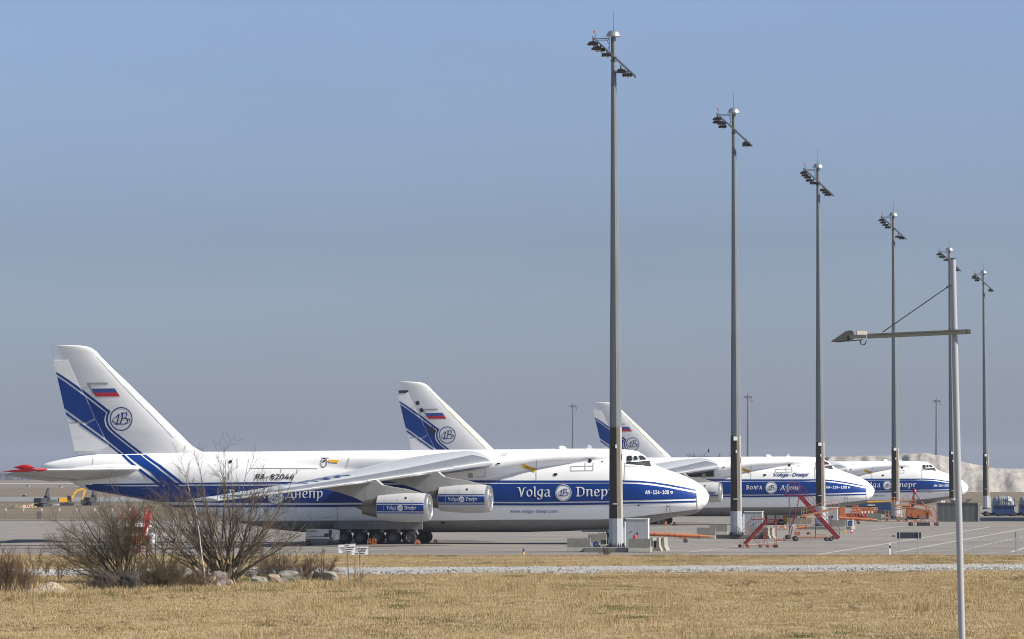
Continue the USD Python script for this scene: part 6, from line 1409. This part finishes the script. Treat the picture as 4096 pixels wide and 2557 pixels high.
# rocks
def rock(R, x0, x1, y0, y1, seed, mat, label, dy=0., dpt=1.0, sink=.15, rough=.22, tilt=0.):
    g = G(*R((x0 + x1) / 2, y1)); m = g[1] / F
    (u0, v0), (u1, v1) = R(x0, y0), R(x1, y1); w, h = (u1 - u0) * m, (v1 - v0) * m
    rg = np.random.default_rng(seed)
    pts = rg.normal(0, 1, (26, 3)); pts /= np.linalg.norm(pts, axis=1, keepdims=True); pts = np.sign(pts) * np.abs(pts) ** .8
    t = trimesh.convex.convex_hull(pts); t = t.subdivide().subdivide().subdivide()
    v = np.array(t.vertices); n = v / np.linalg.norm(v, axis=1, keepdims=True)
    k = meshkit.fbm(n * 2.2 + seed, 4, seed); v = v * (1 + (k - .5) * rough * 2)[:, None]
    v = (v - v.min(0)) / (v.max(0) - v.min(0)) - (.5, .5, 0)
    v[:, 0] += tilt * (v[:, 2] - .5); v = v * (w, w * .7 * dpt, h * (1 + sink)) + (0, 0, -h * sink)
    r = thing('rock', label, 'rock', (g[0], g[1] + w * .35 + dy, 0), 0)
    part(r, 'stone_body', (v, np.array(t.faces)), mat, smooth=30); return r
rock(RW, 268, 500, 1236, 1342, 5, ROCK1, 'long tan rock lying before the violet slab'); rock(RW, 345, 556, 1182, 1336, 9, ROCK3, 'tall violet grey slab of rock under the largest bush', .6, tilt=.25)
rock(RW, 548, 612, 1266, 1330, 13, ROCK1, 'small brown rock at the right foot of the violet slab', .3); rock(RW, 775, 942, 1236, 1316, 17, ROCK2, 'mossy grey rock left of the reddish tan rock', .4)
rock(RW, 945, 1082, 1214, 1312, 21, ROCK1, 'reddish tan rock with a smooth face under the brown brush', .3, tilt=-.2); rock(RW, 1030, 1252, 1182, 1310, 25, ROCK2, 'wide grey rock half hidden behind the brown brush', 1.2)
RS = zoomed(1150, 2140, 5.4)
rock(RS, 508, 790, 808, 1000, 29, ROCKD, 'dark rock left of the pale grey rock near the signs', .5); rock(RS, 735, 1092, 780, 1014, 33, ROCK2, 'pale grey pointed rock near the notice signs', .0, tilt=-.25)
rock(RW, 538, 588, 1354, 1378, 37, HEAPM, 'small whitish stone in the grass before the rocks')
rock(RB, 800, 1010, 965, 1140, 41, ROCKD, 'dark boulder under the olive brown bush, left one', .6, 1.0); rock(RB, 1030, 1215, 960, 1145, 45, ROCKD, 'dark boulder under the olive brown bush, right one', .8, 1.0)
# rubble heap
g = G(*RB(395, 1178)); m_ = g[1] / F; r = thing('rubble_heap', 'low heap of pale stone chips at the left', 'heap', (g[0], g[1] + 2.6, 0))
rg = np.random.default_rng(19); w, h = 455 / 2.2018 * m_ / 2, 152 / 2.2018 * m_
xs, ys = np.meshgrid(np.linspace(-1.1, 1.1, 60), np.linspace(-1.1, 1.1, 40)); prof = lambda x, y: h * .62 * np.clip(1 - ((x * .95 + .08) ** 2 + y ** 2) ** .8, 0, 1) * (1 + .22 * np.sin(x * 5 + 1) * np.cos(y * 3))
zz = prof(xs, ys) + (meshkit.fbm(np.stack([xs * 5, ys * 4, xs * 0], -1), 4, 3) - .5) * .30 - .04
ii = np.arange(39)[:, None] * 60 + np.arange(59)[None]; q = np.stack([ii, ii + 1, ii + 61, ii + 60], -1).reshape(-1, 4)
part(r, 'heap_core', MB().add(np.stack([xs * w, ys * 2.6, zz], -1).reshape(-1, 3), q), HEAPM, smooth=True)
N = 4200; x, y = rg.uniform(-1.05, 1.05, N), rg.uniform(-1, 1, N); oc = np.array(trimesh.creation.icosphere(0).vertices) * (1, 1, .6); of = trimesh.creation.icosphere(0).faces
sz = rg.uniform(.02, .075, N); V = oc[None] * sz[:, None, None] * rg.uniform(.6, 1.5, (N, 1, 3)) + np.stack([x * w, y * 2.6, prof(x, y)], 1)[:, None] 
part(r, 'stone_chips', MB().add(V.reshape(-1, 3), ((np.arange(N) * len(oc))[:, None, None] + of[None]).reshape(-1, 3)), HEAPM, smooth=False, kind='stuff')

# grass and gravel, spread as copies
def instancer(name, protos, pos, yaw, scl, pid, mats, label=None):
    pi = UsdGeom.PointInstancer.Define(stage, '/World/' + name); path = '/World/' + name
    targets = []
    for i, (m, mt) in enumerate(zip(protos, mats)):
        pp = f'{path}/prototypes/{name}_kind_{i}'
        usdkit.mesh(stage, pp, m.arr(), mt, smooth=False); targets.append(pp)
    pi.CreatePrototypesRel().SetTargets([Sdf.Path(t) for t in targets])
    pi.CreatePositionsAttr(Vt.Vec3fArray.FromNumpy(pos.astype(np.float32)))
    pi.CreateProtoIndicesAttr(Vt.IntArray.FromNumpy(pid.astype(np.int32)))
    q = np.zeros((len(pos), 4), np.float32); q[:, 0] = np.sin(yaw / 2) * 0; 
    pi.CreateOrientationsAttr(Vt.QuathArray([Gf.Quath(float(math.cos(a / 2)), 0, 0, float(math.sin(a / 2))) for a in yaw]))
    pi.CreateScalesAttr(Vt.Vec3fArray.FromNumpy(np.repeat(scl[:, None], 3, 1).astype(np.float32)))
    tag(pi.GetPrim(), label, None, None, 'stuff')
def blade_mat(name, stops, tr=.25):
    nodes = {'g': ('geometry', {}), 'map': ('mapping', dict(scale=(.10, .05, 0))), 'n': ('noise_texture', dict(scale=1.0, detail=6.0, roughness=.65)),
             'oi': ('object_info', {}), 'mx': ('math', dict(math_type='multiply_add', value2=.34, value3=-.17)), 'ad': ('math', dict(math_type='add')),
             'r': ('rgb_ramp', dict(ramp=stops)), 'd': ('principled_bsdf', dict(roughness=.8, specular_ior_level=.2)), 't': ('translucent_bsdf', {}), 'm': ('mix_closure', dict(fac=tr))}
    return usdkit.material(stage, '/World/Looks/' + name, nodes, [('g.position', 'map.vector'), ('map.vector', 'n.vector'), ('oi.random', 'mx.value1'), ('n.fac', 'ad.value1'), ('mx.value', 'ad.value2'), ('ad.value', 'r.fac'),
        ('r.color', 'd.base_color'), ('r.color', 't.color'), ('d.BSDF', 'm.closure1'), ('t.BSDF', 'm.closure2')], surface='m.closure')
STRAW = blade_mat('straw', [(.18, (.11, .09, .04)), (.32, (.235, .18, .088)), (.44, (.345, .262, .135)), (.58, (.42, .322, .175)), (.72, (.36, .27, .148)), (.88, (.23, .165, .095))])
GREENB = blade_mat('green_blades', [(.25, (.07, .09, .02)), (.5, (.13, .135, .04)), (.75, (.24, .20, .08))])
def clump(seed, nb, rad, hgt, wid):
    rg = np.random.default_rng(seed); m = MB()
    for _ in range(nb):
        a = rg.uniform(0, 6.28); p = np.array([rg.normal(0, rad), rg.normal(0, rad), -.02]); h = rg.uniform(*hgt); l = rg.uniform(.1, .7) * h; d = np.array([math.cos(a), math.sin(a), 0]); s = np.array([-math.sin(a), math.cos(a), 0]) * rg.uniform(*wid) / 2
        k = rg.uniform(.5, .7); mid = p + d * l * .35 + (0, 0, h * k); tip = p + d * l + (0, 0, h)
        m.add([p - s, p + s, mid + s * .8, mid - s * .8, tip], [[0, 1, 2], [0, 2, 3], [3, 2, 4]])
    return m
rg = np.random.default_rng(101); pos = []
def scatter(y0, y1, dens, keep=None):
    n = int(.1366 * 2.2 * (y1 ** 2 - y0 ** 2) / 2 * dens * 1.0)
    y = np.sqrt(rg.uniform(y0 ** 2, y1 ** 2, n)); x = rg.uniform(-.155, .155, n) * y
    return np.stack([x, y], 1)
gp = np.vstack([scatter(138, 252, 4.6), scatter(246, YA + .3, 3.4)])
uu = UC + gp[:, 0] * F / gp[:, 1]; vv = VH + H * F / gp[:, 1]; tt = uu / 4096
onpath = (vv > 2283 - 22 * tt - .3 + rg.normal(0, .6, len(uu))) & (vv < 2309 - 24 * tt + .6 + rg.normal(0, 1.2, len(uu)))
gp, vv = gp[~onpath], vv[~onpath]
gz = np.where(gp[:, 1] < YA, bumps(gp[:, 0], gp[:, 1]), 0) - .03
pn = meshkit.fbm(np.stack([gp[:, 0] * .14, gp[:, 1] * .05, gp[:, 0] * 0], -1), 4, 9)
pn2 = meshkit.fbm(np.stack([gp[:, 0] * .5, gp[:, 1] * .12, gp[:, 0] * 0], -1), 3, 21)
pid = rg.integers(0, 4, len(gp)); green = pn2 + .35 * pn > np.where(gp[:, 1] > 290, .86, .96); pid[green & (rg.uniform(0, 1, len(gp)) < .8)] = 4
tall = (pn > .58) & (rg.uniform(0, 1, len(gp)) < .25); pid[tall & (pid < 4)] = 5
instancer('dry_grass', [clump(1, 24, .26, (.05, .13), (.018, .034)), clump(2, 24, .26, (.04, .11), (.02, .034)), clump(3, 20, .28, (.06, .17), (.016, .028)), clump(4, 22, .24, (.03, .10), (.02, .036)), clump(5, 26, .26, (.04, .12), (.025, .045)), clump(6, 14, .18, (.15, .36), (.012, .02))],
          np.c_[gp, gz], rg.uniform(0, 6.28, len(gp)), rg.uniform(.75, 1.35, len(gp)) * np.where(pid == 4, .9, 1), pid, [STRAW] * 4 + [GREENB, STRAW], 'dry straw coloured grass of the foreground field')
# tall dry tufts along the rocks and bushes
n = 1500; u = rg.uniform(-40, 1420, n); v = 2349 + 26 * (1 - np.clip((u - 500) / 900, -.4, 1)) + rg.normal(0, 5, n); v = np.where(u < 330, v + 6, v)
gg = np.array([G(a, b) for a, b in zip(u, v)]); gg[:, 2] = -.03
instancer('tall_grass', [clump(7, 16, .14, (.18, .5), (.016, .03)), clump(8, 16, .16, (.12, .36), (.018, .03)), clump(9, 18, .16, (.1, .28), (.02, .034))], gg, rg.uniform(0, 6.28, n), rg.uniform(.7, 1.3, n), (rg.uniform(0, 1, n) ** 1.3 * 3).astype(int).clip(0, 2), [STRAW, STRAW, GREENB], 'taller dry grass along the rocks and bushes')
# gravel stones on the path
n = 14000; u = rg.uniform(-300, 4400, n); t = rg.uniform(0, 1, n); tt = u / 4096; v = (2283 - 22 * tt) * (1 - t) + (2309 - 24 * tt) * t
t2 = np.where(rg.uniform(0, 1, n) < .35, 1 + rg.normal(0, .12, n), t); v = (2283 - 22 * tt) * (1 - t2) + (2309 - 24 * tt) * t2
gg = np.array([G(a, b) for a, b in zip(u, v)]); gg[:, 2] = np.interp(t2, [0, .2, .8, 1.0, 1.2], [.02, .17, .18, .03, -.02])
def pebble(seed):
    r_ = np.random.default_rng(seed); s = trimesh.creation.icosphere(0); return MB().add(s.vertices * r_.uniform(.6, 1.3, 3) * (1, 1, .8) * .5 + r_.normal(0, .05, s.vertices.shape), s.faces)
STONED = pm('gravel_dark', (.10, .097, .092), .85, var=.3, scale=2.5)
instancer('gravel_stones', [pebble(1), pebble(2), pebble(3)], gg, rg.uniform(0, 6.28, n), np.exp(rg.normal(-2.45, .42, n)), np.where(rg.uniform(0, 1, n) < np.where(t2 > .8, .55, .28), 2, rg.integers(0, 2, n)), [STONE, STONE, STONED], 'loose stones of the gravel path')

# ------------------------------------------------------------------ far things
# fence at the far edge of the apron, left
RF = zoomed(0, 1880, 5.767); P = Pic(RF, RF(950, 1162)); r = thing('airfield_fence', 'wire fence with forked posts along the far apron edge', 'fence', P.g)
POSTW = pm('fence_post_white', (.55, .55, .53), .5, var=.08)
xs_ = [-310, 137, 541, 962, 1372, 1775, 2180, 2590, 3000]
for x in xs_:
    p = part(r, 'fence_post', MB().bar(P(x, 1160) * (1, 1, 0), P(x, 965), .06, 6), GALV)
    part(p, 'post_arm', MB().bar(P(x, 968), P(x + 22, 890) + (0, -.3, 0), .055, 5).bar(P(x, 968), P(x - 14, 900) + (0, .5, 0), .05, 5), POSTW)
for y in (968, 1030, 1095, 1140): part(r, 'fence_wire', MB().bar(P(xs_[0], y), P(xs_[-1], y), .013, 4), STEELD)
ms = MB()
for x in np.linspace(845, 955, 14): ms.bar(P(x, 958), P(x, 1158), .012, 4)
for y in np.linspace(960, 1155, 22): ms.bar(P(845, y), P(955, y), .012, 4)
part(r, 'mesh_panel', ms, STEELD, 'gate panel of close wire mesh', kind='stuff')
for y in range(1): part(r, 'kerb_stone', MB().cbox((0, -.6, .06), (60, .3, .16), .03), CONC)
# excavators
def excavator(label, loc, yaw, body_mat, boom_mat, s=1.0, pose=0):
    e = thing('excavator', label, 'excavator', loc, yaw, 'excavators on the field beyond the apron', scale=(s, s, s))
    for y in (-1.15, 1.15):
        t = part(e, 'track', MB().prism([(-2.0, .25), (-1.75, 0), (1.75, 0), (2.0, .25), (2.0, .55), (1.75, .8), (-1.75, .8), (-2.0, .55)], y - .3, y + .3), MACHD)
    part(e, 'undercarriage', MB().cbox((0, 0, .7), (1.6, 1.9, .5), .05), MACHD)
    part(e, 'engine_house', MB().prism([(-2.2, 1.05), (.9, 1.05), (.9, 1.7), (-.2, 2.25), (-2.0, 2.25), (-2.2, 2.0)], -1.25, 1.25), body_mat)
    part(e, 'counterweight', MB().cbox((-2.15, 0, 1.6), (.7, 2.5, 1.15), .15), MACHD)
    c = part(e, 'cab', MB().prism([(.1, 1.1), (1.35, 1.1), (1.3, 2.0), (.95, 2.85), (.1, 2.85)], -1.25, -.25), MACHD); part(c, 'cab_window', MB().prism([(.25, 1.8), (1.15, 1.8), (.85, 2.7), (.25, 2.7)], -1.27, -1.25), GLASS)
    boom = [(1.0, 1.5), (1.9, 3.6), (2.7, 4.5), (5.2, 5.2), (5.35, 4.85), (3.0, 4.0), (2.4, 3.3), (1.4, 1.3)] if pose == 0 else [(.9, 1.5), (1.5, 3.6), (2.1, 4.6), (2.6, 4.7), (2.7, 4.3), (2.1, 3.3), (1.4, 1.3)]
    part(e, 'boom', MB().prism(boom, -.2, .2), boom_mat)
    st = [(5.1, 5.35), (5.55, 5.0), (4.6, 1.7), (4.2, 1.7), (4.75, 4.6)] if pose == 0 else [(2.3, 4.9), (2.8, 4.7), (2.6, 2.4), (2.3, 2.4)]
    part(e, 'stick', MB().prism(st, -.16, .16), boom_mat)
    part(e, 'hydraulic_ram', MB().bar((1.2, .26, 2.0), (2.5, .26, 4.0), .08, 6).bar((3.0, 0, 4.9), (5.0, 0, 5.45), .08, 6) if pose == 0 else MB().bar((1.1, .26, 2.0), (1.9, .26, 3.8), .08, 6), STEELD)
    bx = (4.4, .95) if pose == 0 else (2.45, 1.6)
    part(e, 'bucket', MB().prism([(bx[0] - .5, bx[1] + .75), (bx[0] + .4, bx[1] + .7), (bx[0] + .5, bx[1] - .2), (bx[0] + .1, bx[1] - .6), (bx[0] - .6, bx[1] - .3)], -.5, .5), MACHD)
    return e
ge = lambda x, y: G(*RF(x, y))
excavator('yellow excavator seen from the side with its arm bent down', ge(1540, 828), 8, YELP, YELP, .82)
excavator('dark excavator seen from behind, leftmost on the field', ge(990, 850), 62, MACHD, STEELD, .86, 1)
excavator('dark excavator half hidden by the bush, right of the yellow one', ge(2080, 820), 68, MACHD, STEELD, .86, 1)
r = thing('road_barrier', 'red and white safety barrier beside the dirt piles', 'barrier', ge(660, 878)); P = Pic(RF, RF(660, 878))
for i in range(4):
    part(r, 'barrier_panel', MB().cbox((-.72 + i * .48, 0, .30), (.24, .06, .34), .01), SIGNW); part(r, 'barrier_panel', MB().cbox((-.48 + i * .48, 0, .30), (.24, .06, .30), .01), RED)
for x in (-.8, 0, .8): part(r, 'barrier_foot', MB().cbox((x, 0, .08), (.10, .4, .16), .02), SIGNW)
r = thing('yellow_skip', 'yellow tipped box beside the red and white barrier', 'skip', ge(795, 862)); part(r, 'skip_body', MB().prism([(-.42, .05), (-.38, .22), (.25, .30), (.42, .1), (.36, 0), (-.36, 0)], 0, .5), YEL)
def dirt(x0, x1, y0, y1, seed, mat, label):
    g = ge((x0 + x1) / 2, y1); m = g[1] / F / 5.767; w, h = (x1 - x0) * m / 2, (y1 - y0) * m
    xs, ys = np.meshgrid(np.linspace(-1, 1, 30), np.linspace(-1, 1, 16)); z = h * np.clip(1 - np.sqrt(xs ** 2 + ys ** 2), 0, 1) * (1 + (meshkit.fbm(np.stack([xs * 4 + seed, ys * 4, xs * 0], -1), 3, seed) - .5) * .9) - .03
    ii = np.arange(15)[:, None] * 30 + np.arange(29)[None]; q = np.stack([ii, ii + 1, ii + 31, ii + 30], -1).reshape(-1, 4)
    p = thing('dirt_pile', label, 'dirt pile', (g[0], g[1] + 3, 0)); part(p, 'earth_heap', MB().add(np.stack([xs * w, ys * 3.5, z], -1).reshape(-1, 3), q), mat, smooth=True)
dirt(130, 470, 790, 882, 3, DARKSOIL, 'dark brown dirt pile left of the red and white barrier'); dirt(360, 640, 800, 876, 5, SOIL, 'lighter low dirt pile behind the red and white barrier'); dirt(540, 900, 770, 830, 8, SOIL, 'pale spoil heap in front of the dark excavator'); dirt(1160, 1450, 780, 812, 11, GRAVEL, 'pale gravel strip heap between the two left excavators')
r = thing('site_board', 'brown upright board at the dirt piles on the left', 'board', ge(163, 815)); part(r, 'board', MB().box((0, 0, .32), (.5, .06, .62), ry=.06), ROCK1); part(r, 'prop', MB().bar((0, .05, .4), (0, .3, 0), .03), STEELD)
for i, x in enumerate((1215, 1278)):
    r = thing('site_sheet', 'grey upright sheet between the excavators, ' + ('left one' if i == 0 else 'right one'), 'panel', ge(x, 752)); part(r, 'panel_face', MB().box((0, 0, .42), (.62, .05, .58)), pm('slate_panel', (.13, .15, .19), .4)); part(r, 'leg', MB().bar((-.33, 0, 0), (-.33, 0, .75), .02).bar((.33, 0, 0), (.33, 0, .75), .02), GALV)
for x, y, w, h, lab in ((633, 390, 78, 36, 'far pale green shed on the airfield'), (1385, 405, 78, 30, 'far blue grey shed on the airfield'), (546, 614, 62, 32, 'small dark cabin at the taxiway edge')):
    g = ge(x, y); m = g[1] / F / 5.767
    r = thing('field_shed', lab, 'shed', g); part(r, 'wall', MB().box((0, 2, h * m / 2), (w * m, 4, h * m)), TANKG if x == 633 else (CAB if x == 1385 else MACHD)); part(r, 'roof', MB().box((0, 2, h * m + .15), (w * m * 1.06, 4.4, .3)), CONT); part(r, 'door', MB().box((0, -.03, h * m * .4), (w * m * .18, .05, h * m * .75)), MACHD)
# gravel mound on the right
def mound_z(X, Y):
    front = (Y - 1628) / 22.0; side = (X - 128 + (Y - 1628) * .1) / 14.0
    u_ = UC + X * F / 1650
    top = np.interp(u_, [3250, 3466, 3565, 3700, 3730, 3790, 3850, 3930, 3980, 4100, 4400], [15.3, 15.7, 15.7, 17.1, 16.6, 15.6, 13.1, 11.6, 10.2, 10.0, 9.0])
    n1 = meshkit.fbm(np.stack([X * .16, Y * .03, X * 0], -1), 4, 4) - .5; n2 = meshkit.fbm(np.stack([X * 1.1, Y * .7, X * 0], -1), 4, 8) - .5
    s = np.clip(np.minimum(front + n1 * .5, side), -.05, 1); s = np.where(s > 0, s ** .85, s)
    s2 = np.clip((1790 - Y) / 30, 0, 1)
    return top * s * s2 + n1 * .45 * np.clip(s, 0, 1) * (1 - s * .5) + n2 * 1.1 * np.clip(s * 4, 0, 1) - .05
grid_sheet(100, 420, 1615, 1800, 330, 110, mound_z, 'gravel_mound', MOUND)
# far floodlight masts
for (u, vt, lab) in ((2287.5, 1618.5, 'far floodlight mast rising above the nearest fuselage'), (2988, 1581, 'far floodlight mast rising above the second fuselage'), (3742, 1598, 'far floodlight mast rising behind the gravel mound')):
    Y = 39.7 * F / (VH - vt); r = thing('far_light_mast', lab, 'light mast', ((u + 4 - UC) * Y / F, Y, 0), 0, 'distant floodlight masts')
    part(r, 'pole', MB().tube([(0, 0, 0), (0, 0, 46.4)], [.85, .42], 8), GALV)
    part(r, 'crossarm', MB().box((0, 0, 45.9), (3.4, .4, .25)).box((0, 0, 44.9), (2.6, .4, .2)), STEELD)
    for x in (-1.7, -.7, .7, 1.7): part(r, 'floodlight', MB().cbox((x, 0, 45.4 if abs(x) > 1 else 45.5), (.7, .5, .4), .08), LAMPD)
    part(r, 'hanging_lamp', MB().cbox((1.9, 0, 43.6), (.9, .5, .3), .06).bar((1.7, 0, 45.8), (2.0, 0, 43.7), .07, 5), LAMPD); part(r, 'tip_rod', MB().bar((0, 0, 46), (0, 0, 47.6), .1, 5), STEELD)
# bare trees behind the second plane
FART = pm('far_branch', (.12, .085, .075), .9, var=.3)
first = None
for i, (x, y) in enumerate(((1010, 660), (1060, 662), (1120, 660), (1170, 655), (1235, 655), (1300, 648), (1350, 646), (1400, 650), (1450, 655), (1490, 662))):
    u, v = R6(x, y); Y = 1150.; hgt = H + (VH - v) * Y / F; loc = ((u - UC) * Y / F, Y, 0)
    if first is None:
        rg = np.random.default_rng(7); first = thing('bare_tree', 'brown bare tree top, leftmost in the far row above the second plane', 'tree', loc, 0, 'far bare trees behind the second plane')
        part(first, 'trunk', MB().tube([(0, 0, 0), (.1, 0, 4), (0, .1, 7.5)], [.28, .2, .12], 7), FART)
        b = np.tile([[0, 0, 4.5]], (26, 1)) + rg.normal(0, .3, (26, 3)) * (1, 1, 4); dd = rg.normal(0, 1, (26, 3)) * (1, 1, .4) + (0, 0, 1.1)
        p0, r0 = grow(b, dd, rg.uniform(5, 7.5, 26), np.full(26, .12), np.full(26, .04), rg, 6, 0, .1, .3); p1, r1 = offshoots(p0, r0, (8, 11), .2, 1, 1.2, 3.0, rg, (.4, .9), .6, 4, .12, .2, None, .03); p2, r2 = offshoots(p1, r1, (3, 5), .2, 1, .6, 1.6, rg, (.4, .9), .7, 3, .12, .1, None, .025)
        part(first, 'crown', MB_join(batch_tubes(p0, r0, 4), batch_tubes(p1, r1, 3), batch_tubes(p2, r2, 3)), FART, kind='stuff'); fh = 12.2
    else: copy_of(first, 'bare_tree', f'brown bare tree top, {nth(i)} in the far row above the second plane', loc, i * 53, 'far bare trees behind the second plane', 'tree', (1.1, 1.1, hgt / fh))
# far wood on the horizon
rg = np.random.default_rng(31); m = MB(); n = 2600
xs = np.linspace(-5600, 3600, n); hh = 10 + 8 * meshkit.fbm(np.stack([xs * .012, xs * 0, xs * 0], -1), 4, 3) + rg.uniform(0, 2.2, n)
rows = []
for dy, k in ((0, .05), (4, .75), (18, 1.0), (60, .9), (90, .05)): rows.append(np.stack([xs, 6000 + dy + rg.normal(0, 2, n), hh * k * rg.uniform(.9, 1.1, n) - .3], 1))
m.loft(np.array(rows), closed=False, caps=False); m.f = [f[:, ::-1] for f in m.f]
solo('far_wood', m, pm('far_wood_brown', (.045, .043, .045), .95, var=.3, scale=.05), 'dark far wood along the horizon', None, None, 'stuff', smooth=False)
# a bird in the air
b = A(2835, 1804, 640.); r = thing('flying_bird', 'tiny dark bird flying above the second plane', 'bird', b)
part(r, 'bird_body', MB().add(*(lambda s: (s.vertices * (.16, .06, .06), s.faces))(trimesh.creation.icosphere(2))).add([(-.14, 0, .0), (.10, 0, .0), (.02, -.1, .34), (-.12, -.1, .36)], [[0, 1, 2, 3]]).add([(-.14, 0, .0), (.10, 0, .0), (-.02, .1, -.30), (-.16, .1, -.28)], [[0, 3, 2, 1]]), MACHD)
# haze over the whole airfield
hz = usdkit.material(stage, '/World/Looks/haze_air', {'v': ('principled_volume', dict(color=(.80, .86, 1.0), density=HAZE, anisotropy=.25))}, [], volume='v.volume')
if HAZE > 0: solo('haze', MB().box((0, 3600, 29), (13000, 7600, 60)), hz, None, None, None, 'stuff', smooth=False)
